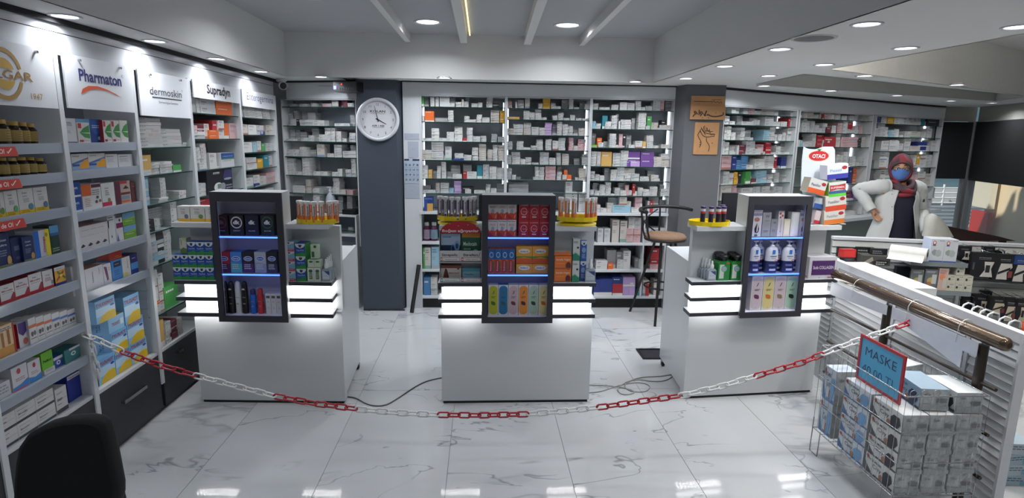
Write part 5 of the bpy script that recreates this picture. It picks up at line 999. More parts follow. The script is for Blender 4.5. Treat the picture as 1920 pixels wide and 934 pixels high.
for i, (f_, d_, n_) in enumerate((('#b3b82c', '#4a6a2a', 'lime green'), ('#1f6f9c', '#3f4f5a', 'deep blue'), ('#c3a9ae', '#6a3048', 'dusty pink'), ('#dc8a34', '#4a3048', 'orange'), ('#a3bca8', '#26302a', 'mint green'), ('#d3c48a', '#c0602c', 'cream yellow'))):
    a = 915.5+i*18.7; put(c2, -.095, a, a+18.2, zf2, 534.5, '#d0d0cc' if i != 1 else '#1f6f9c', oil(f_, d_), 'tall %s herbal oil box at the foot of the middle tower' % n_, d=.05, group='tall herbal oil boxes in the middle tower', name='oil_box')
# right ledge of the middle counter
ob = [('t', 'Seralle Night', .5, .66, .85, .2, '#e0cbb8'), ('e', .82, .25, .16, .3, '#5a2c28'), ('r', 0, 0, 1, .1, '#9a5a34'), ('l', .1, .45, .5, 1, .08, '#e0a070')]
puts(c2, -.075, 1039, 1070.5, 1, LT, 480, '#d8722e', ob, ['%s orange sleep aid box right of the middle tower' % q for q in ('lower', 'upper')], rows=2, d=.06, group='orange sleep aid boxes')
S_ = c2.S(-.075); z_ = S_.z_at(480, S_.s_at(1055, .9))+.002; put(c2, -.075, 1039.5, 1070, z_, 472.5, '#cf6c30', [('l', .1, .7, .6, 1, .3, '#8a7a90')], 'orange box lying flat on two sleep aid boxes', d=.06, top='#c9b4a0')
gw = [('l', .1, .88, .6, 2, .05, '#4a5560'), ('e', .7, .6, .16, .05, '#333'), ('p', [(0, 0), (1, 0), (1, .2), (.4, .35), (0, .28)], '#2a7f62'), ('p', [(0, .28), (.4, .35), (1, .2), (1, .26), (.4, .41), (0, .34)], '#8fc0a8')]
puts(c2, -.075, 1072, 1085.5, 1, LT, 448, '#c8ccca', gw, ['%s tall white and green carton on the middle counter' % q for q in ('lower', 'upper')], rows=2, d=.05, group='white and green cartons', side='#4f8a78')
puts(c2, -.045, 1087, 1098, 1, LT, 452, '#2f57a4', [('p', [(0, 1), (1, 1), (1, .86), (.5, .76), (0, .86)], '#c8d0da'), ('e', .5, .87, .18, .05, '#23324a'), ('e', .5, .55, .36, .14, '#7f9ccc'), ('l', .2, .35, .6, 3, .08, '#a8bce0')], ['%s slim blue carton beside the white and green ones' % q for q in ('lower', 'upper')], rows=2, d=.04, group='slim blue cartons')
sanitizer(c2, -.07, 1097, 1116, LT, 504, 486, 'small clear sanitizer bottle at the right end of the middle counter', None)
# --- right counter
for i in range(4): sanitizer(c3, -.07+.03*i, 1327-i*5.5, 1342-i*5.5, LT, 504.5-i*.5, 490-i*2.6, 'small clear sanitizer bottle on the right counter, %s from the front' % ORD[i], 'sanitizer bottles on the right counter')
def gbottle(c, b, u0, u1, z0, vs, vt, label):
    S = c.S(b); a0, a1 = S.s_at(u0, z0), S.s_at(u1, z0); am = (a0+a1)/2; w = (a1-a0)/2; h1 = S.z_at(vs, am)-z0; h2 = S.z_at(vt, am)-z0
    t = thing('antiseptic_bottle', label, 'bottle', S.p(am, 0, z0+.0006), S.rz, 'green antiseptic bottles on the right counter'); d = .032
    B().prism([(-w, 0), (w, 0), (w, h1*.9), (w*.7, h1), (-w*.7, h1), (-w, h1*.9)], 0, d, mat('#1f7f34', .18, vary=0), fn=lambda a, b2, q: (a, q, b2)).build('body', t)
    l = B(); f = lambda p, q, k=1: (p, -.0005*k, q); l.poly([f(-w*.75, h1*.1), f(0, h1*.1), f(0, h1*.82), f(-w*.75, h1*.82)], ink('#c9cfc8')); l.disc((0, -.001, h1*.6), w*.5, ink('#5a7f8a'), n=18); l.disc((0, -.0014, h1*.6), w*.4, ink('#9fb4b4'), n=18); l.poly([f(w*.35, h1*.86), f(w*.85, h1*.86), f(w*.85, h1*.93), f(w*.35, h1*.93)], ink('#b04a34')); l.text('activ', lambda p, q: (p, -.0018, q), 0, h1*.56, .006, ink('#2c4a52'), w=w*.7); l.build('label', t)
    B().lathe([(w*.5, h1), (w*.5, h1+(h2-h1)*.4), (w*.72, h1+(h2-h1)*.5), (w*.75, h2-.003), (w*.6, h2)], mat('#15171a', .35, vary=0), c=(0, d/2, 0), n=16).build('cap', t)
for k, dx in ((0, 0), (1, 24)):
    for j in range(3): gbottle(c3, -.07+.037*j, 1345+dx-j*4.6, 1367+dx-j*4.6, LT, 490-j*1.6, 479.5-j*3.2, 'green antiseptic bottle with a black cap, %s column, %s from the front' % (('left', 'right')[k], ORD[j]))
sr = '#a9a9b0'
dr_ = [('r', 0, .88, 1, 1, '#c8c8d0'), ('r', 0, .78, 1, .88, '#8a86a4'), ('e', .45, .64, .3, .08, '#b07a6a'), ('p', [(.5, .52), (.75, .3), (.7, .17), (.5, .12), (.3, .17), (.25, .3)], '#1d1d20'), ('p', [(.5, .52), (.62, .35), (.6, .2), (.5, .15)], '#d6d6d8'), ('e', .45, .05, .18, .04, '#555')]
tg3 = 'cosmetic cartons on the top shelf of the right tower'
put(c3, -.06, 1408.5, 1426, zs3[0], 394, '#cfced4', dr_, 'white carton with a black drop, leftmost in the right tower', d=.04, group=tg3)
put(c3, -.06, 1427, 1443, zs3[0], 398.5, '#9a9ca2', [('t', 'W', .55, .78, .5, .16, '#5a5c60'), ('l', .3, .66, .5, 1, .05, '#666'), ('l', .2, .25, .6, 2, .05, '#6a6c70')], 'tall silver grey carton with a W in the right tower', d=.04, group=tg3)
put(c3, -.06, 1443.5, 1455.5, zs3[0], 411.5, '#94969c', [('t', 'W', .55, .74, .5, .18, '#55575c'), ('l', .2, .4, .6, 2, .08, '#6a6c70')], 'short silver grey carton with a W in the right tower', d=.04, group=tg3)
put(c3, -.06, 1456, 1467, zs3[0], 396, '#d3cfd2', [('e', .3, .9, .2, .05, '#b8505a'), ('e', .7, .82, .2, .05, '#b8505a'), ('e', .35, .75, .15, .04, '#b8505a'), ('v', 'Rosense', .6, .42, .5, .3, '#9a7a80')], 'slim white carton with red flowers in the right tower', d=.04, group=tg3)
put(c3, -.06, 1467.5, 1479.5, zs3[0], 411.5, '#d9d3bc', [('r', .1, .1, .9, .9, '#e8e2cc')], 'shiny pale gold carton in the right tower', d=.04, group=tg3)
put(c3, -.06, 1480.5, 1496, zs3[0], 398, '#dcdde0', [('r', .2, .1, .9, .95, '#ebebed')], 'shiny silver white carton in the right tower', d=.04, group=tg3)
put(c3, -.06, 1496.5, 1513, zs3[0], 394.5, '#cfced4', dr_, 'white carton with a black drop, rightmost in the right tower', d=.04, group=tg3)
def pump(c, b, u0, u1, z0, vs, vt, label):
    S = c.S(b); a0, a1 = S.s_at(u0, z0), S.s_at(u1, z0); am = (a0+a1)/2; w = (a1-a0)/2; h1 = S.z_at(vs, am)-z0; h2 = S.z_at(vt, am)-z0
    t = thing('lotion_bottle', label, 'bottle', S.p(am, 0, z0+.0006), S.rz, 'lotion pump bottles in the right tower'); sy = .55
    B().lathe([(w*.95, 0), (w, .004), (w*1.0, h1*.45)], mat('#222a58', .25, vary=0), n=20, sy=sy).build('base_sleeve', t)
    B().lathe([(w*1.0, h1*.45), (w*1.0, h1*.8), (w*.8, h1*.93), (w*.35, h1)], mat('#cfd1da', .3, vary=0), n=20, sy=sy).build('body', t)
    B().lathe([(w*.36, h1), (w*.36, h1+.008), (w*.12, h1+.010), (w*.12, h2-.006), (w*.4, h2-.006), (w*.4, h2)], mat('#dcdde2', .4, vary=0), n=14).build('pump', t)
    f = lambda p, q, k=0: (p, -w*sy*math.sqrt(max(.02, 1-(p/w)**2))*1.02-.0008-.0004*k, q); l = B()
    def strip(x0, x1, z0_, z1_, m, k=0):
        n = 6; l.add([f(x0+(x1-x0)*i/n, z, k) for z in (z0_, z1_) for i in range(n+1)], [(i, i+1, n+2+i, n+1+i) for i in range(n)], m)
    strip(-w*.2, w*.25, h1*.72, h1*.88, ink('#2f6fc0')); strip(-w*.5, w*.5, h1*.62, h1*.65, ink('#5a6488')); strip(-w*.3, w*.4, h1*.55, h1*.57, ink('#8a90a8')); strip(-w*.5, w*.5, h1*.08, h1*.16, ink('#aab2d0')); strip(-w*.6, w*.4, h1*.26, h1*.33, ink('#5a68a0'))
    n = 12; l.add([f(w*.55+w*.38*math.cos(i*math.pi/n), h1*.42+w*.38*math.sin(i*math.pi/n), 1) for i in range(n+1)], [tuple(range(n+1))], ink('#c0343c')); l.build('label', t)
for k, (a, b_) in enumerate(((1403.5, 1422), (1432, 1455), (1463, 1486))):
    pump(c3, -.055, a, b_, zs3[1], 462, 452, 'white and navy lotion pump bottle, front row, %s from left' % ORD[k]); pump(c3, .0, a+8, b_+8, zs3[1], 461, 451, 'white and navy lotion pump bottle, back row, %s from left' % ORD[k])
for i, (f_, d_, n_) in enumerate((('#c9bac0', '#6a3058', 'pinkish grey'), ('#d8c88a', '#c8702c', 'cream yellow'), ('#cbb9be', '#8a7a60', 'pale pink'), ('#a9ccb4', '#26302a', 'mint green'))):
    a = 1405+i*21.6; put(c3, -.065, a, a+21, zf3, 518, '#cdc8c8', oil(f_, d_), 'tall %s herbal oil box at the foot of the right tower' % n_, d=.055, group='tall herbal oil boxes in the right tower', name='oil_box')
put(c3, -.075, 1514.5, 1566, LT, 482.5, '#c5c3ca', [('r', .1, .16, .93, .84, '#4a2760'), ('t', 'Suda COLLAGEN', .52, .45, .74, .2, '#cfc6d6'), ('e', .4, .05, .02, .03, '#888'), ('r', .7, .04, .95, .08, '#a04a4a')], 'white box with a purple collagen label beside the right tower', d=.11, sart=[('r', .3, .3, .7, .7, '#4a2760'), ('r', .3, .06, .9, .12, '#a05a50')], group=None)
# --- pastille display on the right counter
bD = .05; S_ = c3.S(bD); am = S_.s_at(1540, 1.2); z0 = 1.1455
t = thing('counter_display', 'white pastille display card with a red oval emblem on the right counter', 'display stand', S_.p(am, 0, z0), S_.rz)
q = lambda u, v: (S_.uv(u, v)[0]-am, S_.uv(u, v)[1]-z0)
P = [(q(1528, 430)[0], 0), (q(1572, 430)[0], 0), q(1574, 380), q(1566, 330), q(1565.5, 281), q(1562, 275), q(1545, 275), q(1530, 280), q(1515, 279), q(1507, 275), q(1504, 300), q(1502, 350), q(1512, 385)]
B().prism(P, 0, .004, mat('#cdd5dc', .45), fn=lambda a, b2, k: (a, k+.0, b2)).build('back_card', t)
e = B(); cx_, cz_ = q(1535, 292.5); e.add([(cx_+.083*.9*math.cos(i*math.pi/14), -.0006, cz_+.037*math.sin(i*math.pi/14)) for i in range(28)], [tuple(range(28))], ink('#d8c8b0')); e.add([(cx_+.068*math.cos(i*math.pi/14), -.001, cz_+.031*math.sin(i*math.pi/14)) for i in range(28)], [tuple(range(28))], ink('#b3202a'))
e.text('OTACI', lambda p, r: (p, -.0016, r), cx_, cz_-.0125, .033, ink('#e8e0dc'), w=.088, bold=.03)
for k in range(5): a = math.radians(50+20*k); e.add([(cx_-.004, -.002, cz_+.03), (cx_+.004, -.002, cz_+.03), (cx_+.034*math.cos(a), -.002, cz_+.03+.022*math.sin(a))], [(0, 1, 2)], ink('#3f7a44'))
e.build('emblem', t)
tr_ = [(q(1548, 424), .09, 'tray'), (q(1551, 397), .085, 'tray'), (q(1553, 369), .085, 'tray'), (q(1540, 340), .09, 'tray')]
for (x, z), wv, n_ in tr_: B().box(x-.02, x+wv*.8, -.09, -.0005, max(.0, z-.008), max(.0, z-.008)+.004, mat('#bfc4c8', .5)).build(n_, t)
def pbox(u0, u1, v0, v1, base, art, label, d=.07, b=-.055, rx=0, ry=0, top=None, side=None):
    S = c3.S(b); a0, zb = S.uv(u0, v1); a1, _ = S.uv(u1, v1); _, zt = S.uv((u0+u1)/2, v0); w = a1-a0
    bb = carton_mesh(w, zt-zb, d, base, art, side, top); o = bb.build('pastille_box', None, S.p((a0+a1)/2, 0, zb), S.rz); o.rotation_euler[1] = ry; o.rotation_euler[0] = rx
    return tag(o, label, 'box', 'pastille boxes on the display')
bb_ = lambda c_, tx, tc: [('r', 0, 0, 1, .34, c_), ('t', tx, .4, .5, .55, .26, tc), ('e', .82, .74, .13, .12, '#a03038')]
pbox(1551, 1590, 308, 335, '#d8dade', bb_('#3a3f9c', 'Pastil', '#7fb0d0'), 'white pastille box with a deep blue foot, highest on the display', ry=math.radians(-6), side='#b9b9c4')
pbox(1512, 1545, 336, 363, '#cfcfce', bb_('#d0582a', 'Pastiller', '#6f747c'), 'white pastille box with a flaming orange foot, left side of the display', ry=math.radians(13), side='#8a8478')
pbox(1554, 1586, 341, 368, '#c9d6cc', [('r', 0, 0, 1, .2, '#5cc43c'), ('r', 0, .2, 1, .4, '#3c5a8c'), ('p', [(.05, .4), (.5, .5), (.95, .42), (.95, .85), (.5, .78), (.05, .8)], '#b53038'), ('t', 'SUPERMIX', .5, .55, .8, .2, '#e0d4d4')], 'pastille box with a red banner and bright green foot', ry=math.radians(-6), side='#9fc83c')
pbox(1548, 1586, 366, 395, '#cfcbc6', bb_('#c8482c', 'Pastiller', '#8f9298'), 'white pastille box with a red-orange foot in the middle of the display', ry=math.radians(-7), side='#a8a096')
pbox(1545, 1583, 394, 420, '#cfcbc6', bb_('#c87434', 'Pastiller', '#8f9298'), 'white pastille box with a brown-orange foot, lowest on the display', ry=math.radians(-6), side='#a8a096')
pbox(1524.5, 1541, 371, 391, '#c3cbd4', [('r', 0, 0, 1, .45, '#34589c')], 'small white and blue pastille box beside the right tower', ry=math.radians(10), d=.05, b=-.03)
pbox(1524.5, 1535, 395, 419, '#c9b9bc', [('r', 0, 0, 1, .25, '#b02434')], 'small pale pink pastille box with a red foot beside the right tower', ry=math.radians(10), d=.05, b=-.03)
# ================================================================= things on pillars and walls
S_ = Surf(0, 5.5, 1, 0); a, z = S_.uv(709, 224.5); r = .193
t = thing('wall_clock', 'round white wall clock on the dark grey pillar', 'clock', (a, 5.4995, z))
def flip(prof): return prof
b = B(); b.lathe([(r, 0), (r, .02), (r*.97, .032), (r*.88, .034), (r*.84, .02), (.84*r, .012)], mat('#c9cbd0', .25, vary=0), n=48); b.v = [(x, -zz, y) for x, y, zz in b.v]; b.f = [f[::-1] for f in b.f]; b.build('rim', t)
b = B(); b.disc((0, -.0135, 0), r*.85, mat('#d3d4d8', .5, vary=0), n=48); b.build('dial', t)
b = B(); f = lambda p, q: (p, -.0142, q)
for i in range(1, 13):
    an = math.radians(90-30*i); b.text(str(i), f, r*.7*math.cos(an), r*.7*math.sin(an)-.011, .031, ink('#2b2d33'))
for i in range(60):
    an = math.radians(6*i); c_, s_ = math.cos(an), math.sin(an); b.poly([f(r*.8*c_-.0012*s_, r*.8*s_+.0012*c_), f(r*.8*c_+.0012*s_, r*.8*s_-.0012*c_), f(r*.83*c_+.0012*s_, r*.83*s_-.0012*c_), f(r*.83*c_-.0012*s_, r*.83*s_+.0012*c_)], ink('#44464c'))
b.text('KOLAN', f, 0, r*.33, .028, ink('#33363d'), w=.135, bold=.02); b.poly([f(-.065, r*.27), f(.065, r*.27), f(.065, r*.275+.002), f(-.065, r*.275+.002)], ink('#777')); b.text('ASR I ABI', f, 0, -r*.32, .022, ink('#3f4248'), w=.11, bold=.02); b.poly([f(-.05, -r*.37), f(.05, -r*.37), f(.05, -r*.355), f(-.05, -r*.355)], ink('#777'))
b.build('dial_print', t)
def hand(deg, L, w_, y):
    an = math.radians(90-deg); c_, s_ = math.cos(an), math.sin(an); B().poly([(-.02*c_-w_*s_, y, -.02*s_+w_*c_), (-.02*c_+w_*s_, y, -.02*s_-w_*c_), (L*c_+w_*.4*s_, y, L*s_-w_*.4*c_), (L*c_-w_*.4*s_, y, L*s_+w_*.4*c_)][::-1], mat('#16171a', .4, vary=0)).build('hand', t)
hand(118, .085, .0055, -.0155); hand(-13, .125, .004, -.017)
B().box(-.006, .006, -.019, -.012, -.006, .006, black).build('hub', t)
# plaques on the second pillar
S_ = Surf(0, 5.4, 1, 0); wood = mat('#b5875a', .55, vary=.1, scale=18); inkb = mat('#3b2a20', .6, vary=0)
def plaque(u0, u1, v0, v1, y, label, strokes, dots=()):
    a0, z1 = S_.uv(u0, v0); a1, z0 = S_.uv(u1, v1); w_, h_ = a1-a0, z1-z0
    t = thing('wooden_plaque', label, 'plaque', ((a0+a1)/2, y, (z0+z1)/2), 0, 'wooden calligraphy plaques on the pillar')
    B().box(-w_/2, w_/2, -.012, 0, -h_/2, h_/2, wood).build('board', t)
    b = B()
    for st in strokes:
        wd_ = st[0]; P = [Vector(((x-.5)*w_, -.0135, (.5-yy)*h_)) for x, yy in st[1:]]
        # smooth the stroke
        for _ in range(2):
            Q = [P[0]]
            for i in range(len(P)-1): Q += [P[i].lerp(P[i+1], .25), P[i].lerp(P[i+1], .75)]
            P = Q+[P[-1]]
        b.tube(P, wd_, inkb, n=5, flat=1)
    for x, yy, rr in dots: b.disc(((x-.5)*w_, -.0135, (.5-yy)*h_), rr, inkb, n=8)
    b.build('calligraphy', t)
plaque(1296, 1357, 179.5, 200, 5.3995, 'topmost long wooden plaque with a thin inscription line', [(.0022, (.08, .55), (.55, .57), (.62, .5)), (.002, (.6, .7), (.68, .4), (.72, .7), (.78, .45), (.82, .7), (.9, .5), (.92, .72)), (.0015, (.62, .35), (.9, .33))])
plaque(1294, 1357, 198.5, 225, 5.3865, 'long wooden plaque with bold dark calligraphy, below the topmost', [(.0055, (.93, .45), (.95, .62), (.86, .72), (.7, .78), (.58, .74), (.5, .62), (.47, .68)), (.006, (.45, .35), (.42, .6), (.38, .68), (.44, .7)), (.0045, (.36, .6), (.3, .38), (.27, .55), (.33, .62), (.28, .75)), (.005, (.24, .3), (.24, .66)), (.0045, (.2, .62), (.12, .36), (.09, .5), (.16, .58), (.1, .66), (.07, .8))], [(.72, .5, .004), (.35, .86, .004), (.52, .88, .004)])
plaque(1303, 1343.5, 229.5, 290, 5.3995, 'upright wooden plaque with a flower shaped calligraphy', [(.0032, (.2, .28), (.12, .38), (.2, .5), (.3, .6), (.28, .72), (.24, .78)), (.0028, (.5, .48), (.5, .58), (.62, .68), (.66, .78), (.62, .9)), (.003, (.2, .25), (.35, .42), (.5, .46), (.8, .42)), (.003, (.25, .15), (.35, .3), (.55, .35), (.85, .36)), (.0025, (.35, .12), (.42, .28), (.6, .25)), (.0025, (.5, .16), (.55, .3), (.75, .27)), (.0025, (.3, .36), (.2, .22), (.3, .2), (.45, .4)), (.0022, (.6, .2), (.66, .42), (.8, .32), (.82, .44)), (.0022, (.4, .1), (.3, .25), (.5, .3), (.45, .15))], [(.25, .62, .005), (.25, .69, .005), (.76, .64, .005)])
# calendar and note sheets on the side panel
a0, z1 = BK.uv(758, 298); a1, z0 = BK.uv(787, 344)
t = thing('wall_calendar', 'small blue and white calendar taped to the white side panel', 'calendar', ((a0+a1)/2, 5.5795, z0)); w_, h_ = a1-a0, z1-z0
B().box(-w_/2, w_/2, -.002, 0, 0, h_, mat('#aebccd', .5)).build('sheet', t)
b = B(); print_art(b, [('r', 0, .93, .32, 1, '#27335e'), ('r', .55, .93, 1, 1, '#27335e')]+[('t', s_, .12+.25*i, .72-.2*j, .14, .11, '#44506a') for j, rw in enumerate((('5', '6', '7', '8'), ('12', '13', '14', '15'), ('18', '19', '20', '21'), ('25', '26', '27', '28'))) for i, s_ in enumerate(rw)]+[('r', .02, .66-.2*j, .98, .67-.2*j, '#7f8fae') for j in range(3)], w_, h_, y=-.0026); b.build('dates', t)
for (u0, v0, u1, v1, s_) in ((758, 250, 786, 262, 'upper'), (765, 265, 785, 296, 'middle'), (759, 345, 787, 372, 'lower')):
    a0, z1 = BK.uv(u0, v0); a1, z0 = BK.uv(u1, v1); b = B().box(a0, a1, 5.577, 5.5785, z0, z1, mat('#a8b0be', .5)); b.text('not', lambda p, q: (p, 5.5768, q), (a0+a1)/2, (z0+z1)/2, .02, ink('#8b93a4')); tag(b.build('paper_note'), '%s pale note sheet stuck beside the calendar' % s_, 'note')
# corner camera
p = Vector((-1.83, 5.62, 2.149)); t = thing('security_camera', 'white security camera in the ceiling corner by the left shelves', 'camera', p)
B().lathe([(.045, 0), (.045, -.02), (.03, -.03)][::-1], mat('#c3c5c8', .35), n=20).build('mount', t)
b = B(); b.tube([(-.02, .05, -.055), (.0, 0, -.055), (.03, -.05, -.065)], [.028, .034, .036], mat('#c3c5c8', .3), n=16); b.build('housing', t)
b = B(); b.tube([(.0305, -.0505, -.065), (.033, -.055, -.066)], [.03, .027], mat('#101216', .1, vary=0), n=16); b.build('lens', t)
# black receiver box high in the alcove
a0, z0 = AL.uv(625, 172, -.22); a1, z1 = AL.uv(668, 153, -.22); p = AL.p((a0+a1)/2, -.22, z0)
t = thing('receiver_box', 'small black electronic box with a red light under the ceiling in the alcove', 'electronics', p, AL.rz); w_ = (a1-a0)/2
B().box(-w_, w_, 0, .2, 0, z1-z0, mat('#141519', .4)).build('case', t)
b = B(); b.box(-w_*.95, -w_*.7, -.003, 0, .02, .05, mat('#5a60c8', .4, vary=0)); 
for i in range(7): b.box(-w_*.5+i*w_*.2, -w_*.5+i*w_*.2+.012, -.004, 0, .018, .034, mat('#3a3c42', .4, vary=0))
b.build('sockets', t); B().box(-w_*.3, -w_*.3+.01, -.004, 0, .06, .07, mat('#ff3020', .5, emis=3, vary=0)).build('red_light', t)
b = B(); b.tube([(0, .05, z1-z0), (-.02, .06, z1-z0+.03), (-.04, .05, 2.149-z0)], .006, black); b.build('bracket', t)
b = B(); b.tube([(-w_, .1, .05), (-w_-.1, .12, .06), (-w_-.24, .15, .065)], .002, mat('#777a80', .4)); b.build('cable', t)
# dark plank leaning against the panel
a0, _ = BK.uv(774, 568, -.1); b = B(); p0 = BK.p(BK.s_at(772, 0, -.16), -.16, .002); p1 = BK.p(BK.s_at(785, .55, -.01), -.012, BK.uv(785, 497, -.02)[1])
b.tube([p0, p1], .019, mat('#1d1b1d', .5), n=4); tag(b.build('leaning_plank'), 'dark plank leaning on the side panel beside the clock pillar', 'plank')
# pump bottle in the alcove, medicine bottles and carton beside the middle counter
S_ = AL; a = S_.s_at(615, 1.0, -.03); t = thing('pump_bottle', 'round white pump bottle behind the orange tubes of the left counter', 'bottle', S_.p(a, .02, .9108))
B().lathe([(.035, 0), (.045, .01), (.048, .1), (.046, .14), (.03, .18), (.014, .195), (.014, .21)], mat('#a9afb9', .3), n=20).build('body', t); B().lathe([(.017, .21), (.017, .225), (.006, .228), (.006, .245)], mat('#b8bcc4', .4), n=14).build('collar', t); B().box(-.03, .008, -.006, .006, .245, .255, mat('#b8bcc4', .4)).build('spout', t)
for i, (a_, b_) in enumerate(((794, 807), (807, 821))): bottle(BK, a_, b_, zl[0], 417, 'maroon medicine bottle with a white cap, %s of the pair left of the middle counter' % ('left', 'right')[i], cap='#b4b6ba', glass='#5a1c44', lab_='#6f8fa4' if i else '#8f7f96', off=.08, name='medicine_bottle', group='maroon medicine bottles')
carton(BK, 795, 812, .9545, 370, .08, '#2c4c8e', 'blue box with an amber corner on the worktop left of the middle counter', 'box', [('r', .35, .0, 1, .55, '#c79a4c'), ('e', .65, .7, .3, .12, '#1f3a78'), ('l', .1, .9, .8, 1, .06, '#a8b8d8')], name='supplement_box', group=None)
carton(BK, 953, 990, .9545, 346, .12, '#9a9b9e', 'wide grey carton with an oval mark behind the middle tower', 'box', [('e', .42, .45, .14, .1, '#3a3a3e'), ('t', 'Mega DP', .42, .4, .22, .1, '#b0b0b4')], name='supplement_box', off=.05)
# ================================================================= black chair in the foreground
S_ = Surf(0, 1.80, 1, 0); OX, OY = -1.40, 1.95
t = thing('padded_chair', 'black padded chair cut off by the lower left corner of the photo', 'chair', (OX, OY, 0))
fab = mat('#0a0a0d', .9, vary=.05, bump=.2, scale=200)
pts = [(222, 934), (222, 915), (213, 868), (203, 820), (196, 798), (184, 789), (160, 785), (120, 788), (85, 797), (52, 815), (36, 838), (30, 870), (27, 905), (26, 934)]
P = [S_.uv(u, v) for u, v in pts]; zb = .44; P = [(P[0][0]-.01, zb)]+P+[(P[-1][0]+.01, zb)]
P = [(x-OX, z) for x, z in P][::-1]
b = B(); n = len(P); cx_ = sum(p_[0] for p_ in P)/n; cz_ = sum(p_[1] for p_ in P)/n
rings = [(.9, .0), (.985, .008), (1, .022), (1, .04), (.985, .054), (.9, .062)]
V = []
for k, y in rings: V += [(cx_+(x-cx_)*k, 1.80-OY+y-.01, cz_+(z-cz_)*k) for x, z in P]
Fc = [(i*n+j, i*n+(j+1) % n, (i+1)*n+(j+1) % n, (i+1)*n+j) for i in range(len(rings)-1) for j in range(n)]
b.add(V, Fc, fab, True); b.add(V[:n], [tuple(range(n))], fab); b.add(V[-n:], [tuple(range(n))[::-1]], fab); b.build('backrest', t)
b = B(); b.lathe([(.11, .37), (.125, .38), (.13, .41), (.12, .43), (.08, .438), (.001, .44)], fab, c=(-.10, .06, 0), n=28, sy=1.0); b.build('seat', t)
for sx in (-1, 1):
    b = B(); b.tube([(-.09+sx*.12, .19, 0), (-.08+sx*.10, .15, .38)], .012, black); b.build('leg', t)
    b = B(); b.tube([(.05+sx*.15, -.17, 0), (.05+sx*.12, -.12, .40), (.07+sx*.10, -.13, .5)], .012, black); b.build('leg', t)
# ================================================================= bar stool
cx_, cy_ = 1.655, 5.17; t = thing('bar_stool', 'black metal bar stool with a brown padded seat beside the right counter', 'stool', (cx_, cy_, 0))
bm_ = mat('#17181a', .45, vary=.03)
def L3(x, y, z): return (x-cx_, y-cy_, z)
for (fx, fy, an) in ((1.448, 5.466, 125), (1.561, 5.003, 235), (1.86, 4.94, 315), (1.80, 5.33, 40)):
    c_, s_ = math.cos(math.radians(an)), math.sin(math.radians(an)); B().tube([(fx-cx_, fy-cy_, 0), (c_*.1, s_*.1, .76)], .0125, bm_, n=8).build('leg', t)
b = B(); b.tube([(.155*math.cos(k*math.pi/12), .155*math.sin(k*math.pi/12)+.02, .33) for k in range(24)], .009, bm_, closed=True, n=8); b.build('foot_ring', t)
b = B(); b.tube([(.175*math.cos(k*math.pi/12), .175*math.sin(k*math.pi/12), .775) for k in range(24)], .014, bm_, closed=True, n=8); b.box(-.12, .12, -.012, .012, .757, .77, bm_); b.box(-.012, .012, -.12, .12, .757, .77, bm_); b.build('seat_ring', t)
B().lathe([(.172, .772), (.186, .785), (.187, .80), (.17, .82), (.1, .832), (.001, .835)], mat('#7a5f4a', .8, vary=.12, bump=.3, scale=25), n=36).build('seat', t)
arc = [(.235*math.cos(math.radians(k)), .2*math.sin(math.radians(k)), 1.035+.012*math.sin(math.radians(k*1.2))) for k in range(5, 221, 12)]
B().tube(arc, [.016]*len(arc), bm_, n=8).build('back_rail', t)
for k in (205, 180, 90):
    c_, s_ = math.cos(math.radians(k)), math.sin(math.radians(k)); B().tube([(c_*.18, s_*.18, .78), (c_*.205, s_*.19, .85), (c_*.23, s_*.198, 1.03)], .009, bm_, n=8).build('back_post', t)
for (k0, z0), (k1, z1) in (((190, .80), (95, 1.02)), ((190, 1.02), (95, .80))):
    B().tube([((.185+.045*(z0+(z1-z0)*q/6-.78)/.25)*math.cos(math.radians(k0+(k1-k0)*q/6)), (.182+.02*(z0+(z1-z0)*q/6-.78)/.25)*math.sin(math.radians(k0+(k1-k0)*q/6)), z0+(z1-z0)*q/6) for q in range(7)], .007, bm_, n=6).build('cross_brace', t)
# ================================================================= floor things
p = on_z(1194, 655); t = thing('floor_box', 'dark floor box with a raised black rim beside the right counter', 'floor box', (p.x+.11, 4.31, .0005))
b = B(); 
for q in ((-.12, .12, -.11, -.09), (-.12, .12, .09, .11), (-.12, -.1, -.09, .09), (.1, .12, -.09, .09)): b.box(*q, 0, .008, mat('#141417', .4))
b.build('rim', t); B().box(-.1, .1, -.09, .09, 0, .003, mat('#2d3037', .3)).build('lid', t)
def cable(pts, r, c_, label, z=None):
    P = [on_z(u, v, r+.0005) for u, v in pts]
    for _ in range(2):
        Q = [P[0]]
        for i in range(len(P)-1): Q += [P[i].lerp(P[i+1], .25), P[i].lerp(P[i+1], .75)]
        P = Q+[P[-1]]
    b = B(); b.tube(P, r, c_, n=6); tag(b.build('cable'), label, 'cable')
cable([(652, 744), (668, 746), (690, 760), (720, 762), (745, 748), (775, 727), (800, 714), (830, 708)], .004, mat('#5a5d61', .4), 'grey cable on the floor between the left and middle counters')
cw = mat('#9a9c9a', .4)
cable([(1100, 722), (1140, 723), (1175, 728), (1195, 736), (1168, 742), (1155, 730), (1170, 718), (1200, 707), (1235, 706), (1262, 702)], .0035, cw, 'white cable with a loop on the floor left of the right counter')
cable([(1100, 737), (1130, 734), (1160, 722), (1200, 716), (1222, 724), (1210, 736), (1180, 734), (1168, 722), (1190, 710), (1225, 716), (1250, 714), (1268, 700)], .0035, cw, 'white cable looping wider beside the right counter')
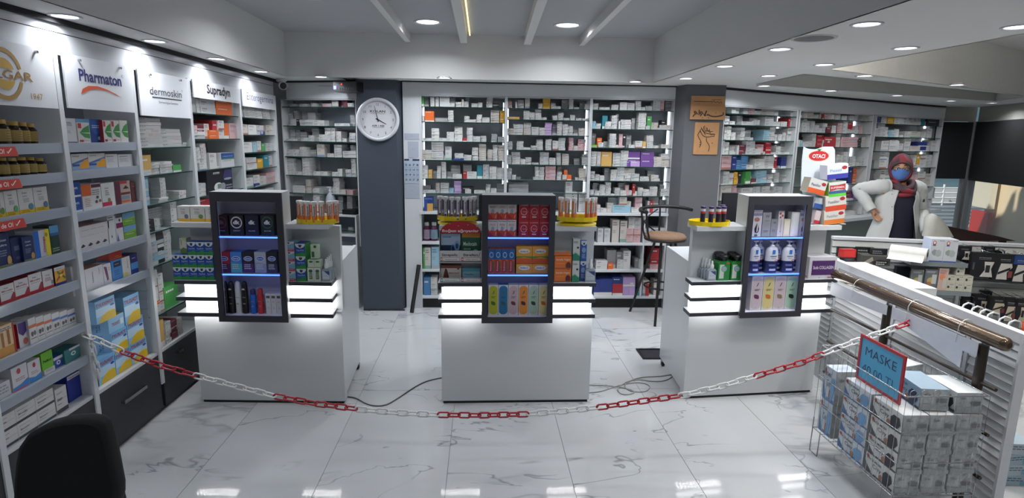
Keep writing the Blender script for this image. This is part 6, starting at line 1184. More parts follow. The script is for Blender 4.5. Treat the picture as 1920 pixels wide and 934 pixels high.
# ================================================================= right side: slat wall stands, hand rail, basket
GW = Surf(2.44, 4.30, -.113, -1.431)
g1_ = GW.s_at(1917, .87); ZG = .87
slatm = mat('#d2d4d5', .4, vary=.01); slat_cap = mat('#d0d2d6', .35)
t = thing('slat_wall_stand', 'long white slatted display panel behind the brown hand rail', 'display stand', GW.p(g1_/2, 0, 0)); o_ = t.location.copy()
def P9(b, name, par, lab=None):
    o = b.build(name, par); o.location = -o_ if par is t else (0, 0, 0)
    if lab: o['label'] = lab
    return o
P9(sbox(B(), GW, 0, g1_, .012, .032, 0, ZG-.03, mat('#8f9294', .6)), 'core_panel', t)
P9(sbox(B(), GW, 0, g1_+.004, -.004, .036, ZG-.045, ZG, slat_cap), 'top_rail', t)
P9(sbox(B(), GW, g1_+.0, g1_+.014, -.004, .036, 0, ZG, slat_cap), 'end_post', t)
P9(sbox(B(), GW, 0, g1_, -.004, .036, 0, .06, slat_cap), 'bottom_rail', t)
secs = [(0, GW.s_at(1560, .6)), (GW.s_at(1566, .6), GW.s_at(1664, .6)), (GW.s_at(1674, .6), GW.s_at(1800, .6)), (GW.s_at(1812, .6), g1_)]
npl = 20; hp = (ZG-.045-.06)/npl
for a0, a1 in secs:
    for k in range(npl):
        z0 = .06+hp*k; b = B(); p = [GW.p(a0, -.002), GW.p(a1, -.002), GW.p(a1, .0119), GW.p(a0, .0119)]; q = [GW.p(a0, .006), GW.p(a1, .006), GW.p(a1, .0119), GW.p(a0, .0119)]
        b.hexa([(v.x, v.y, z0+.003) for v in p]+[(v.x, v.y, z0+hp-.003) for v in q], slatm); P9(b, 'slat', t)
for a in (secs[1][0]-.02, secs[2][0]-.025, secs[3][0]-.028): P9(sbox(B(), GW, a, a+.022, -.004, .0118, .06, ZG-.045, slat_cap), 'post', t)
for u in (1815, 1832, 1848, 1862, 1884, 1902):
    a = GW.s_at(u, .88, .06); b = B(); b.tube([tuple(GW.p(a, .03, .85)), tuple(GW.p(a, .04, .882)), tuple(GW.p(a, .06, .893)), tuple(GW.p(a, .085, .885)), tuple(GW.p(a, .09, .86))], .0045, white, n=6); P9(b, 'hook', t)
# ledge behind it with flat white cartons
t = thing('slat_wall_shelf', 'narrow shelf behind the slatted panel carrying flat white cartons', 'shelf', GW.p(.6, .05, .79)); o_ = t.location.copy()
P9(sbox(B(), GW, 0.05, GW.s_at(1722, .82, .1), .04, .24, .79, .80, white), 'board', t)
GB_ = Surf(*GW.p(0, .05).xy, GW.e.x, GW.e.y)
cg = 'white cartons lying on the shelf behind the slat panel'
a0, a1 = GW.s_at(1588, .83, .1), GW.s_at(1716, .83, .1); n = 11
bb = carton_mesh((a1-a0)/n-.004, .05, .16, '#cdcecf', [('r', .1, .3, .2, .6, '#3c3f46'), ('l', .3, .6, .5, 1, .2, '#8a8c92')], top='#d4d5d6'); pr_ = None
for i in range(n):
    loc = GW.p(a0+(a1-a0)*(i+.5)/n, .06, .8006)
    if pr_ is None: pr_ = o = bb.build('product_carton', None, loc, GW.rz)
    else: o = pr_.copy(); C.objects.link(o); o.location = loc
    tag(o, 'white flat carton behind the slat panel, %s counted from the far end' % ORD[i], 'box', cg)
def gbox(u0, u1, z0, v0, d0, d, base, art, label, nm_='product_carton', side=None, S=None, top=None):
    S = S or GW; A0, A1 = S.s_at(u0, z0, d0), S.s_at(u1, z0, d0); zt = S.z_at(v0, (A0+A1)/2, d0)
    o = carton_mesh(abs(A1-A0), zt-z0, d, base, art, side, top).build(nm_, None, S.p((A0+A1)/2, d0, z0+.0006), S.rz); return tag(o, label, 'box')
FR = Surf(*GW.p(.0, .0).xy, 1, -.05)
def face(u0, u1, v0, v1, y, d, base, art, label, nm_='product_carton', cat='box', side=None, top=None, group=None, rz=0):
    S = Surf(0, y, 1, 0); a0, zt = S.uv(u0, v0); a1, zb = S.uv(u1, v1)
    o = carton_mesh(a1-a0, zt-zb, d, base, art, side, top).build(nm_, None, ((a0+a1)/2, y, zb), rz); return tag(o, label, cat, group)
face(1581, 1604, 468, 483, 3.82, .05, '#b3201f', [('r', .1, .1, .9, .9, '#c02a28')], 'small red box on a dark one beside the collagen box', top='#8f1a1c')
face(1583, 1601, 483.3, 493, 3.82, .05, '#24242c', [('l', .2, .7, .6, 1, .3, '#555')], 'small dark box carrying the red box')
# ---- far stand facing the camera
GB = Surf(2.72, 4.585, 1.30, -.32); e1 = GB.s_at(1935, .9)+.5; ZB = .905; a00 = GB.s_at(1562, .88)
t = thing('slat_wall_stand', 'white slatted wall stand in front of the person, hung with black packs', 'display stand', GB.p(.9, 0, 0)); o_ = t.location.copy()
P9(sbox(B(), GB, a00, e1, .012, .04, 0, ZB-.02, mat('#8f9294', .6)), 'core_panel', t); P9(sbox(B(), GB, a00, e1, -.01, .05, ZB-.022, ZB, white), 'top_rail', t)
sec = [(a00, GB.s_at(1800, .8)), (GB.s_at(1812, .8), e1)]
for a0, a1 in sec:
    for k in range(16):
        z0 = ZB-.028-.054*(k+1); p = [GB.p(a0, -.006), GB.p(a1, -.006), GB.p(a1, .0119), GB.p(a0, .0119)]; q = [GB.p(a0, .004), GB.p(a1, .004), GB.p(a1, .0119), GB.p(a0, .0119)]
        b = B(); b.hexa([(v.x, v.y, z0+.004) for v in p]+[(v.x, v.y, z0+.05) for v in q], mat('#c3c5c4', .4, vary=.01)); P9(b, 'slat', t)
P9(sbox(B(), GB, sec[0][1]+.01, sec[1][0]-.01, -.012, .0118, .05, ZB-.022, white), 'post', t)
# steel shelves
def shelf(u0, u1, v, d, label):
    a0, z = GB.uv(u0, v, -d); a1, _ = GB.uv(u1, v, -d); t2 = thing('steel_shelf', label, 'shelf', GB.p((a0+a1)/2, 0, z)); b = B(); sbox(b, GB, a0, a1, -d, -.008, z-.004, z, mat('#8f989c', .3, metal=.3, vary=0)); sbox(b, GB, a0, a1, -d-.003, -d, z-.03, z+.004, mat('#8f989c', .25, metal=.3, vary=0))
    o = b.build('tray', t2); o.location = -t2.location; b = B()
    for a in (a0+.03, a1-.03): sbox(b, GB, a-.003, a+.003, -d*.7, -.007, z-.04, z-.004, white)
    o = b.build('bracket', t2); o.location = -t2.location; return z
zA_ = shelf(1708, 1816, 490, .22, 'upper small steel shelf with two face mask cartons and a paper roll'); zB_ = shelf(1722, 1821, 543.5, .22, 'lower small steel shelf with little white cartons')
def gb(u0, u1, z0, v0, d, base, art, label, dd=.2, n=1, rows=1, group=None, labels=None, nm_='product_carton', **kw):
    out = row(GB, u0, u1, n, z0+.0005, v0, d, base, label, labels, rows=rows, group=group, art=art, off=-dd, name=nm_, **kw); return out
mk_ = [('e', .25, .83, .13, .1, '#b04a3c'), ('e', .25, .84, .08, .06, '#e0dcd8'), ('r', .14, .7, .36, .76, '#44508c'), ('l', .6, .94, .35, 1, .05, '#4458a0'), ('p', [(.1, .45), (.3, .55), (.5, .52), (.55, .35), (.35, .28), (.15, .35)], '#8f9a9a'), ('p', [(.4, .5), (.65, .55), (.85, .45), (.8, .28), (.6, .22), (.42, .3)], '#a9b4b4'), ('r', 0, 0, 1, .05, '#2f4a9c')]
gb(1741, 1792, zA_, 449, .13, '#ccd0d6', mk_, '', n=2, labels=['%s white face mask carton on the upper steel shelf' % q for q in ('left', 'right')], group='face mask cartons on the steel shelf', side='#b8c4da', nm_='mask_carton')
# paper roll lying on the shelf, its end towards the right
S = Surf(*GB.p(0, -.26).xy, GB.e.x, GB.e.y); aR, zR = S.uv(1739, 480); t = thing('paper_roll', 'big roll of white paper with a brown core on the steel shelf', 'paper roll', S.p(aR, 0, zR+.008), 0)
d_ = (S.p(S.uv(1700, 474)[0], .10)-S.p(aR, 0)); d_ = Vector((d_.x, d_.y, .0)); L_r = .24; d_.normalize(); rr = .047
b = B(); b.tube([(0, 0, 0), tuple(d_*L_r)], rr, mat('#d6d6d2', .8, vary=.02), n=28, caps=False); ring_ = []
up = Vector((0, 0, 1)); sd_ = d_.cross(up)
for k in range(28):
    an = 2*math.pi*k/28; ring_ += [sd_*math.cos(an)*rr+up*math.sin(an)*rr, sd_*math.cos(an)*rr*.42+up*math.sin(an)*rr*.42]
b.add(ring_, [(2*k, 2*k+1, (2*k+3) % 56, (2*k+2) % 56) for k in range(28)], mat('#d3d3cf', .8)); b.build('paper', t)
b = B(); b.tube([tuple(-d_*.001), tuple(d_*L_r)], rr*.42, mat('#5f4a3a', .8), n=20, caps=False); b.add([d_*.02+sd_*math.cos(a)*rr*.4+up*math.sin(a)*rr*.4 for a in [k*math.pi/8 for k in range(16)]], [tuple(range(16))], mat('#2a2018', .9)); b.build('core', t)
b = B(); v0 = sd_*(-.0)+up*0
pts_ = [(-rr*.98, 0), (-rr*1.06, -.02), (-rr*1.5, -.045), (-rr*2.1, -.052)]
b.add([tuple(sd_*(-x)*-1+up*z+d_*l) for l in (0.01, L_r) for x, z in pts_], [(0, 1, 5, 4), (1, 2, 6, 5), (2, 3, 7, 6)], mat('#d6d6d2', .8, vary=.02), True); b.build('loose_sheet', t)
pa = lambda c_: [('r', .06, .05, .94, .95, c_), ('e', .5, .45, .3, .16, '#c8b070'), ('e', .4, .3, .15, .1, '#b87a4a'), ('r', .55, .3, .9, .75, '#c9ccc8'), ('l', .1, .9, .7, 2, .05, '#d0d4d4')]
gb(1706, 1728, zB_, 506, .02, '#7d8482', pa('#6f7a78'), 'grey patch packet with a yellow picture on the lower steel shelf, left one', group=None)
gb(1730, 1755, zB_, 505, .02, '#5a5e68', pa('#6a7078'), 'grey patch packet with an orange picture on the lower steel shelf, right one', group=None)
gb(1756, 1774, zB_, 503, .03, '#d0b4a8', [('e', .4, .6, .3, .15, '#d88a6a'), ('r', .5, .1, .9, .55, '#c8c4be'), ('l', .1, .9, .7, 3, .06, '#a8706a')], 'pale salmon packet beside the grey patch packets')
tiny = [('r', .1, .35, .35, .65, '#33363c'), ('l', .35, .85, .55, 1, .15, '#4a4d55'), ('l', .4, .5, .4, 1, .12, '#8a8c90')]
gb(1773, 1821, zB_, 517, .07, '#c9c8b8', tiny, '', n=3, rows=2, labels=['little white carton on the lower steel shelf, %s of its %s row' % (ORD[i], q) for q in ('bottom', 'second') for i in range(3)], group='little white cartons on the steel shelf')
zt_ = GB.z_at(517, GB.s_at(1797, .6, -.2), -.2)+.002; gb(1792, 1808, zt_, 502, .07, '#c9c8b8', tiny, 'little white carton alone on top of the two rows')
# black packs on hooks
def pack(u0, u1, v0, v1, d, label, legc='#c9c6c0', k=0, hdr='#141519', steps=1):
    a0, zt = GB.uv(u0, v0, -d); a1, zb = GB.uv(u1, v1, -d); w_ = (a1-a0); h_ = zt-zb
    t = thing('orthopedic_pack', label, 'pack', GB.p((a0+a1)/2, -d, zb), GB.rz, 'black support packs hanging on the slat wall')
    B().box(-w_/2, w_/2, 0, .035, 0, h_, mat('#191a1f', .4)).build('pack_box', t)
    b = B(); ar = [('r', .02, .66, .98, .98, hdr), ('t', 'Orthocare', .55, .78, .5, .05, '#b9bbc2'), ('l', .3, .74, .5, 1, .03, '#8a8c94')]
    ar += [[('p', [(.42, .02), (.95, .02), (.85, .35), (.95, .64), (.55, .64), (.6, .3)], legc), ('r', .62, .2, .8, .5, '#202228'), ('r', .08, .3, .16, .6, '#4a4b55')], [('p', [(.2, .02), (.75, .02), (.7, .3), (.95, .5), (.9, .64), (.35, .64), (.25, .3)], legc), ('p', [(.25, .2), (.85, .4), (.85, .5), (.25, .3)], '#1c1d22'), ('r', .78, .1, .98, .35, '#7a3a3a')]][k % 2]
    print_art(b, ar, w_, h_); b.build('printed_front', t)
    b = B(); b.tube([(0, .03, h_*.98), (0, .03, h_+.012), (0, d-.004+.0, h_+.014)], .0028, chrome, n=6); b.tube([(0, -.06, h_+.012), (0, .04, h_+.012)], .0028, chrome, n=6); b.build('hook', t)
specs = [(1824, 1862, 473, 521, .12, 0), (1867, 1896, 476, 526, .12, 1), (1899, 1926, 478, 530, .12, 1), (1930, 1958, 480, 533, .12, 0), (1795, 1819, 461, 488, .05, 0),
         (1826, 1850, 552, 586, .06, 0), (1858, 1882, 556, 590, .14, 1), (1884, 1901, 558, 604, .14, 1), (1903, 1922, 560, 604, .14, 0), (1926, 1946, 562, 606, .14, 1)]
for i, (u0, u1, v0, v1, d, k) in enumerate(specs): pack(u0, u1, v0, v1, d, 'black boxed support pack, %s on the %s hook row' % (ORD[i if i < 5 else i-5]+' from left', 'upper' if i < 5 else 'lower'), k=k, hdr='#20407c' if i == 2 else '#141519', legc='#bfb6a0' if i > 4 else '#c9c6c0')
for i, (u0, u1, v0, v1, d) in enumerate(((1806, 1822, 478, 516, .03), (1868, 1880, 470, 500, .03), (1840, 1856, 545, 578, .03), (1806, 1824, 556, 592, .03), (1845, 1862, 462, 490, .03))): pack(u0, u1, v0, v1, d, 'dark support pack hanging close to the slat wall, %s of five' % ORD[i], legc='#3a3a40')
bs = B(); z_s = GB.uv(1860, 529, -.1)[1]; sbox(bs, GB, GB.s_at(1817, z_s, -.1), e1, -.1, -.008, z_s-.012, z_s, mat('#6a6c6c', .5)); tag(bs.build('steel_shelf'), 'dark grey shelf strip between the two rows of black packs', 'shelf')
# cluster of dark packs at the left end of the far stand
def flatp(u0, u1, v0, v1, d, c_, art, label, th=.03, tilt=0):
    a0, zt = GB.uv(u0, v0, -d); a1, zb = GB.uv(u1, v1, -d); o = carton_mesh(a1-a0, zt-zb, th, c_, art).build('dark_pack', None, GB.p((a0+a1)/2, -d, zb), GB.rz); o.rotation_euler[1] = tilt; tag(o, label, 'pack', 'dark packs at the left end of the slat wall')
sl = [('l', .1, .8, .6, 2, .2, '#8a8c90'), ('p', [(.5, .1), (.9, .3), (.92, .42), (.5, .25)], '#a9a9a8')]
flatp(1571, 1603, 464, 482, .03, '#15161a', sl, 'black pack behind the red box'); flatp(1606, 1636, 463, 490, .03, '#17181b', sl, 'black pack hanging left of the grey silver pack'); flatp(1634, 1662, 466, 486, .08, '#202126', sl, 'black pack above the grey silver pack')
flatp(1618, 1668, 479, 499, .14, '#4c4b47', [('p', [(.02, .2), (.35, .9), (.4, .5), (.2, .1)], '#9a958a'), ('p', [(.35, .4), (.6, .6), (.95, .5), (.9, .1), (.4, .1)], '#1c1d20'), ('l', .5, .4, .4, 2, .2, '#c0c0bc')], 'long grey and silver foil pack above the white cartons', th=.12); flatp(1682, 1704, 500, 526, .05, '#1a1a26', [], 'plain dark flat box left of the lower steel shelf', th=.06)
ob = on_z(1917, 612, .45); t = thing('orange_ball', 'orange exercise ball at the right edge behind the hooks', 'ball', (3.15, 3.55, GB.z_at(612, 1.0)*0+.62)); 
p_ = Surf(0, 3.9, 1, 0).uv(1924, 612); t.location = (p_[0], 3.9, p_[1]); B().lathe([(.04*math.sin(k*math.pi/12)+1e-5, -.04*math.cos(k*math.pi/12)) for k in range(13)], mat('#c8502c', .4), n=20).build('ball', t)
# ================================================================= hand rail
RS = Surf(2.2, 4.0, 0, -1); bz = mat('#5b4b3b', .18, metal=.55, vary=.05, coat=.5); bz2 = mat('#3c332b', .3, metal=.4, vary=.05)
t = thing('hand_rail', 'thick brown bronze hand rail with posts in front of the slatted panel', 'rail', (2.2, 2.9, 0)); yE = 4-RS.s_at(1893, .83)
b = B(); b.tube([(0, 3.46-2.9, .845), (0, yE-2.9+.02, .828)], .031, bz, n=24); b.lathe([(.031, 0), (.027, .012), (.012, .02), (.001, .022)], bz, n=24); k = len(b.v)-4*24
for i in range(len(b.v)-4*24-24, len(b.v)):
    pass
b2 = B(); b2.tube([(0, yE-2.9+.02, .828), (0, yE-2.9+.006, .828), (0, yE-2.9-.001, .828)], [.031, .026, .012], bz, n=24)
b = B(); b.tube([(0, 3.46-2.9, .845), (0, yE-2.9+.02, .828)], .031, bz, n=24, caps=False); b.build('rail_tube', t); b2.build('end_cap', t)
for y in (2.965, 2.345):
    B().tube([(0, y-2.9, 0), (0, y-2.9, .79)], .021, bz2, n=14).build('post', t); B().tube([(0, y-2.9, 0), (0, y-2.9, .008)], .045, bz2, n=18).build('base_flange', t)
    B().tube([(0, y-2.9, .77), (0, y-2.9, .82)], .009, chrome, n=8).build('bracket', t)
for z in (.62, .41, .205): B().tube([(0, 3.46-2.9, z), (0, 2.25-2.9, z)], .0085, bz2, n=8).build('cross_tube', t)
tie = white_trim
for i, u in enumerate((1612, 1716, 1812)):
    y = 4-RS.s_at(u, .84); b = B(); b.tube([(.036*math.cos(k*math.pi/8), .003*math.sin(k*math.pi/4), .036*math.sin(k*math.pi/8)) for k in range(16)], .0018, tie, n=5, closed=True); b.tube([(-.036, 0, 0), (-.038, .004, -.07), (-.02, 0, -.09)], .0012, tie, n=5)
    o = b.build('wire_tie', None, (2.2, y, .837)); tag(o, 'thin white wire tie around the hand rail, %s from the far end' % ORD[i], 'wire tie', 'wire ties on the hand rail')
def sheet9(u0, u1, vt0, vb0, vb1, x, label, low=None):
    S = Surf(x, 4.0, 0, -1); a0, a1 = S.s_at(u0, .78), S.s_at(u1, .78); z0, z1 = S.z_at(vb0, a0), S.z_at(vb1, a1)
    P = [(a0, z0), (a1, z1), (a1, .80), (a0, .805)]
    if low: P = [(a0, z0), (S.s_at(low[0], .7), z0+.0), (S.s_at(low[0], .62), S.z_at(low[1], S.s_at(low[0], .62))), (S.s_at(low[2], .62), S.z_at(low[3], S.s_at(low[2], .62))), (S.s_at(low[2], .62), z1), (a1, z1), (a1, .80), (a0, .805)]
    b = B(); b.prism(P, x, x+.003, mat('#babdc6', .4), fn=lambda a, b2, c: (c, 4-a, b2)); tag(b.build('white_board'), label, 'board', 'white boards tied under the hand rail')
sheet9(1558, 1663, 0, 552, 591, 2.165, 'thin white board tied under the far half of the hand rail'); sheet9(1673, 1833, 0, 597, 669, 2.165, 'thin white board tied under the near half of the hand rail', low=(1678, 600, 1797, 690))
# ================================================================= wire basket of face masks
bx0, bx1, by0, by1, bz0, bz1 = 1.795, 2.165, 2.235, 2.86, .135, .60
wm = mat('#a9acb0', .25, metal=.8, vary=0); t = thing('wire_basket', 'tall chrome wire basket full of wrapped face mask boxes', 'basket', ((bx0+bx1)/2, (by0+by1)/2, 0)); O = t.location.copy()
def side(p0, p1, name, n):
    b = B(); p0, p1 = Vector(p0), Vector(p1)
    for i in range(n+1):
        q = p0.lerp(p1, i/n); b.tube([(q.x-O.x, q.y-O.y, bz0), (q.x-O.x, q.y-O.y, bz1)], .0012, wm, n=4, caps=False)
    for z, r_ in ((bz0, .0028), (.29, .0024), (.435, .0024), (bz1, .0034)): b.tube([(p0.x-O.x, p0.y-O.y, z), (p1.x-O.x, p1.y-O.y, z)], r_, wm, n=6)
    b.build(name, t)
side((bx0, by0), (bx0, by1), 'wire_side', 17); side((bx0, by0), (bx1, by0), 'wire_side', 10); side((bx1, by0), (bx1, by1), 'wire_side', 17); side((bx0, by1), (bx1, by1), 'wire_side', 10)
b = B()
for i in range(11): x = bx0+(bx1-bx0)*i/10-O.x; b.tube([(x, by0-O.y, bz0), (x, by1-O.y, bz0)], .0014, wm, n=4, caps=False)
for i in range(9): y = by0+(by1-by0)*i/8-O.y; b.tube([(bx0-O.x, y, bz0), (bx1-O.x, y, bz0)], .0014, wm, n=4, caps=False)
b.build('wire_floor', t)
for x in (bx0, bx1):
    for y, s_ in ((by1, -1), (by0, 1)):
        b = B(); b.tube([(x-O.x, y-O.y, bz0+.06), (x-O.x-.004, y-O.y, .003), (x-O.x-.004, y-O.y+s_*.07, .003), (x-O.x, y-O.y+s_*.07, bz0)], .003, wm, n=6); b.build('leg', t)
for i in range(3):
    b = B(); x = bx0+.03+.05*i-O.x; b.tube([(x+.016*math.cos(k*math.pi/8), by0-O.y+.001, bz1+.014+.014*math.sin(k*math.pi/8)) for k in range(16)], .0016, wm, n=5, closed=True); b.build('hook_loop', t)
wrap = mat('#b4b8b8', .12, vary=.22, bump=1.0, scale=55, coat=.8); wrap2 = mat('#a3a8a9', .15, vary=.2, bump=1.0, scale=45, coat=.8)
def mask_box(L, D, h, base, blob, tri, dark=False):
    art = [('p', [(0, 0), (.32, 0), (.12, .3), (0, .55)], tri), ('r', .32, 0, 1, .1, tri), ('t', 'FACE MASK', .32, .72, .5, .16, '#3a3d44'), ('t', 'Ciey', .42, .42, .3, .3, '#2b2d33', .0), ('e', .08, .86, .05, .09, '#9c3a3c'), ('p', [(.64, .12), (.62, .55), (.72, .75), (.9, .72), (.95, .4), (.85, .1), (.72, .03)], blob), ('e', .58, .22, .07, .15, '#9a6a50')]
    b = carton_mesh(L, h, D, base, art); 
    # crumpled clear wrap over both ends and the top
    n = 5; r = random.Random(5)
    for s_ in (1, -1):
        V = [(s_*(L/2+.002+.006*r.random()), D*i/n, h*j/3) for j in range(4) for i in range(n+1)]
        b.add(V, [(j*(n+1)+i, j*(n+1)+i+1, (j+1)*(n+1)+i+1, (j+1)*(n+1)+i) if s_ == 1 else (j*(n+1)+i, (j+1)*(n+1)+i, (j+1)*(n+1)+i+1, j*(n+1)+i+1) for j in range(3) for i in range(n)], wrap)
    b.add([(s_*(L/2+.009), D*q, h*z) for s_ in (1,) for q, z in ((.0, 0), (1, 0), (1, .22), (0, .32))], [(0, 1, 2, 3)], wrap2)
    b.add([(L/2+.0095, D*q, h*z) for q, z in ((.1, .72), (.32, .72), (.32, .78), (.1, .78))]+[(L/2+.0095, D*q, h*z) for q, z in ((.55, .4), (.9, .4), (.9, .6), (.55, .6))], [(0, 1, 2, 3), (4, 5, 6, 7)], mat('#74777b', .4, vary=0))
    return b
mg = 'wrapped face mask boxes in the wire basket'; h = .092; D = .112
mA = mask_box(.195, D, h-.002, '#c9ced4', '#6f9cc8', '#4a6f9c'); mB = mask_box(.195, D, h-.002, '#cdcfcf', '#2c2f38', '#4a4c54'); mC = mask_box(.10, D, h*2-.004, '#b9c4d0', '#6f9cc8', '#5a80ac')
protos = {}
xs_ = [bx0+.016, bx0+.016+D+.008, bx0+.016+2*(D+.008)]
for lv in range(4):
    for ix, x in enumerate(xs_):
        for col, (yc, mb) in enumerate(((by0+.012+.105, mB), (by0+.012+.105+.212, mA))):
            if lv == 3 and ix > 0 and col == 1 and False: continue
            if ix > 0 and col == 1 and lv < 3: continue
            key = id(mb)
            if key not in protos: protos[key] = o = mb.build('mask_box', None, (x, yc, bz0+.004+h*lv), -math.pi/2)
            else: o = protos[key].copy(); C.objects.link(o); o.location = (x, yc, bz0+.004+h*lv)
            tag(o, 'wrapped face mask box, %s layer, %s stack along the basket, %s from the %s side' % (('bottom', 'second', 'third', 'top')[lv], ('near', 'middle')[col], ORD[ix], 'left'), 'box', mg)
for lv in range(2):
    if lv == 0: pc = o = mC.build('mask_box', None, (xs_[0], by1-.075, bz0+.004), -math.pi/2)
    else: o = pc.copy(); C.objects.link(o); o.location = (xs_[0], by1-.075, bz0+.004+2*h)
    tag(o, 'upright wrapped face mask box at the far left corner, %s one' % ('lower', 'upper')[lv], 'box', mg)
mD = mask_box(.21, .12, .095, '#8fa3b2', '#232c4a', '#2c3650'); o = mD.build('mask_box', None, (1.925, 2.41, bz0+.004+4*h+.002), -math.pi/2-.12); tag(o, 'blue-grey face mask box lying loose on top of the pile', 'box', mg)
o = mB.build('mask_box', None, (2.01, 2.66, bz0+.004+4*h+.002), -math.pi/2+.3); tag(o, 'wrapped face mask box behind the blue sign on top', 'box', mg)
o = protos[id(mB)].copy(); C.objects.link(o); o.location = (2.055, 2.37, bz0+.004+4*h+.002); o.rotation_euler[2] = -math.pi/2-.05; tag(o, 'wrapped face mask box right of the blue-grey one on top', 'box', mg)
# price sign
SG = Surf(1.828, 4.0, 0, -1); y0_, y1_ = 2.655, 2.345; z0, z1 = bz0+4*h+.008, .738
SX = 1.845
t = thing('price_sign', 'light blue price sign in a red plastic frame reading MASKE', 'sign', (1.853, (y0_+y1_)/2-.005, z0), -math.pi/2); w_ = (y0_-y1_)/2; H_ = z1-z0
redf = mat('#a3202c', .35, vary=0); b = B()
for q in ((-w_, w_, 0, .014), (-w_, w_, H_-.014, H_), (-w_, -w_+.014, .014, H_-.014), (w_-.014, w_, .014, H_-.014)): b.box(q[0], q[1], -.004, .004, q[2], q[3], redf)
b.build('frame', t); B().box(-w_+.014, w_-.014, -.0015, .0015, .014, H_-.014, mat('#4a9fc8', .35, vary=0)).build('panel', t)
b = B(); f = lambda p, q: (p, -.0022, q); b.text('MASKE', f, .0, H_*.60, .062, ink('#1c3458'), w=.215, bold=-.005); b.text('40.00 TL', f, .0, H_*.22, .062, ink('#1f4a70'), w=.235, bold=-.005); b.build('lettering', t)
# ================================================================= barrier chain
cp = [(165, 631), (200, 645), (235, 662), (300, 685), (365, 704), (440, 724), (515, 743), (592, 757), (668, 767), (745, 774), (822, 778), (900, 779), (980, 777), (1055, 771), (1130, 763), (1207, 752), (1283, 741), (1355, 724), (1425, 703), (1500, 681), (1545, 663), (1600, 642), (1650, 625), (1708, 604)]
CH = Surf(-1.89, 2.81, 4.06, -.06); P = [CH.p(CH.uv(u, v)[0], 0, CH.uv(u, v)[1]) for u, v in cp]
bounds = [(0, 235, 0), (235, 365, 1), (365, 515, 0), (515, 668, 1), (668, 822, 0), (822, 980, 1), (980, 1130, 0), (1130, 1283, 1), (1283, 1425, 0), (1425, 1545, 1), (1545, 1682, 0), (1682, 1720, 1)]
def link_mesh(m):
    b = B(); hl, hw = .0215, .0125; pts = []
    for k in range(7): a = -math.pi/2+math.pi*k/6; pts.append((hl-.0+.0125*math.cos(a)-.003, hw*math.sin(a), 0))
    for k in range(7): a = math.pi/2+math.pi*k/6; pts.append((-hl+.0125*math.cos(a)+.003, hw*math.sin(a), 0))
    b.tube(pts, .0046, m, n=6, closed=True); return b
lr, lw = link_mesh(mat('#a51f2c', .3, vary=0)), link_mesh(mat('#d9d9d8', .35, vary=0))
t = thing('barrier_chain', 'red and white plastic barrier chain sagging in front of the three counters', 'chain', (0, 2.78, 0)); O = t.location.copy(); pm = {}
acc = 0; pitch = .048; nxt = 0; k = 0
dense = []
for i in range(len(P)-1):
    for q in range(40): dense.append(P[i].lerp(P[i+1], q/40))
dense.append(P[-1])
last = dense[0]; pos = [(last, dense[1]-dense[0])]; acc = 0
for i in range(1, len(dense)):
    acc += (dense[i]-dense[i-1]).length
    if acc >= pitch: pos.append((dense[i], dense[i]-dense[i-1])); acc = 0
def add_link(p, d, col_, par, flip_, O=O):
    d = d.normalized(); X = d; Y = Vector((0, 0, 1)).cross(X).normalized() if abs(X.z) < .9 else Vector((0, 1, 0)); Z = X.cross(Y).normalized()
    an = math.radians(78 if flip_ else 12); Y2 = Y*math.cos(an)+Z*math.sin(an); Z2 = X.cross(Y2)
    R_ = Matrix((X, Y2, Z2)).transposed()
    if col_ not in pm: pm[col_] = o = (lr if col_ else lw).build('chain_link', par)
    else: o = pm[col_].copy(); C.objects.link(o); o.parent = par
    o.location = p-O; o.rotation_euler = R_.to_euler()
    if flip_ == 0 and False: pass
for k, (p, d) in enumerate(pos):
    u = proj(p)[0]; c_ = next((c for a, b_, c in bounds if a <= u < b_), 1); add_link(p, d, c_, t, k % 2)
p0 = P[0]
for k in range(5): add_link(p0+Vector((.004+.012*math.sin(k*.8)*0+.002*k, .01+.003*k, -.03-.044*k)), Vector((.05, .1, -1)), 0, t, k % 2)
b = B(); b.tube([tuple(p0-O+Vector((-.012, 0, .012))), tuple(p0-O+Vector((-.004, 0, .004))), tuple(p0-O+Vector((.004, .0, -.012)))], .003, chrome, n=6); b.build('wall_hook', t)

# blue-white packets stacked on the floor beyond the end of the slatted panel
for i, (x, y, n) in enumerate(((2.62, 2.50, 4), (2.78, 2.56, 3), (2.66, 2.75, 5))):
    for k in range(n):
        o = carton_mesh(.14, .055, .12, ('#9fb4c2', '#b3c0c8')[k % 2], [('l', .1, .8, .7, 2, .22, '#4f6478'), ('r', .7, .1, .92, .5, '#6fa0b8')], top='#a9bcc8').build('tissue_packet', None, (x, y, .0006+.056*k), .1*(k % 3)-.1)
        tag(o, 'pale blue packet on the floor past the slat panel, %s pile, %s up' % (('left', 'right', 'rear')[i], ORD[k]), 'packet', 'pale blue packets at the right edge')
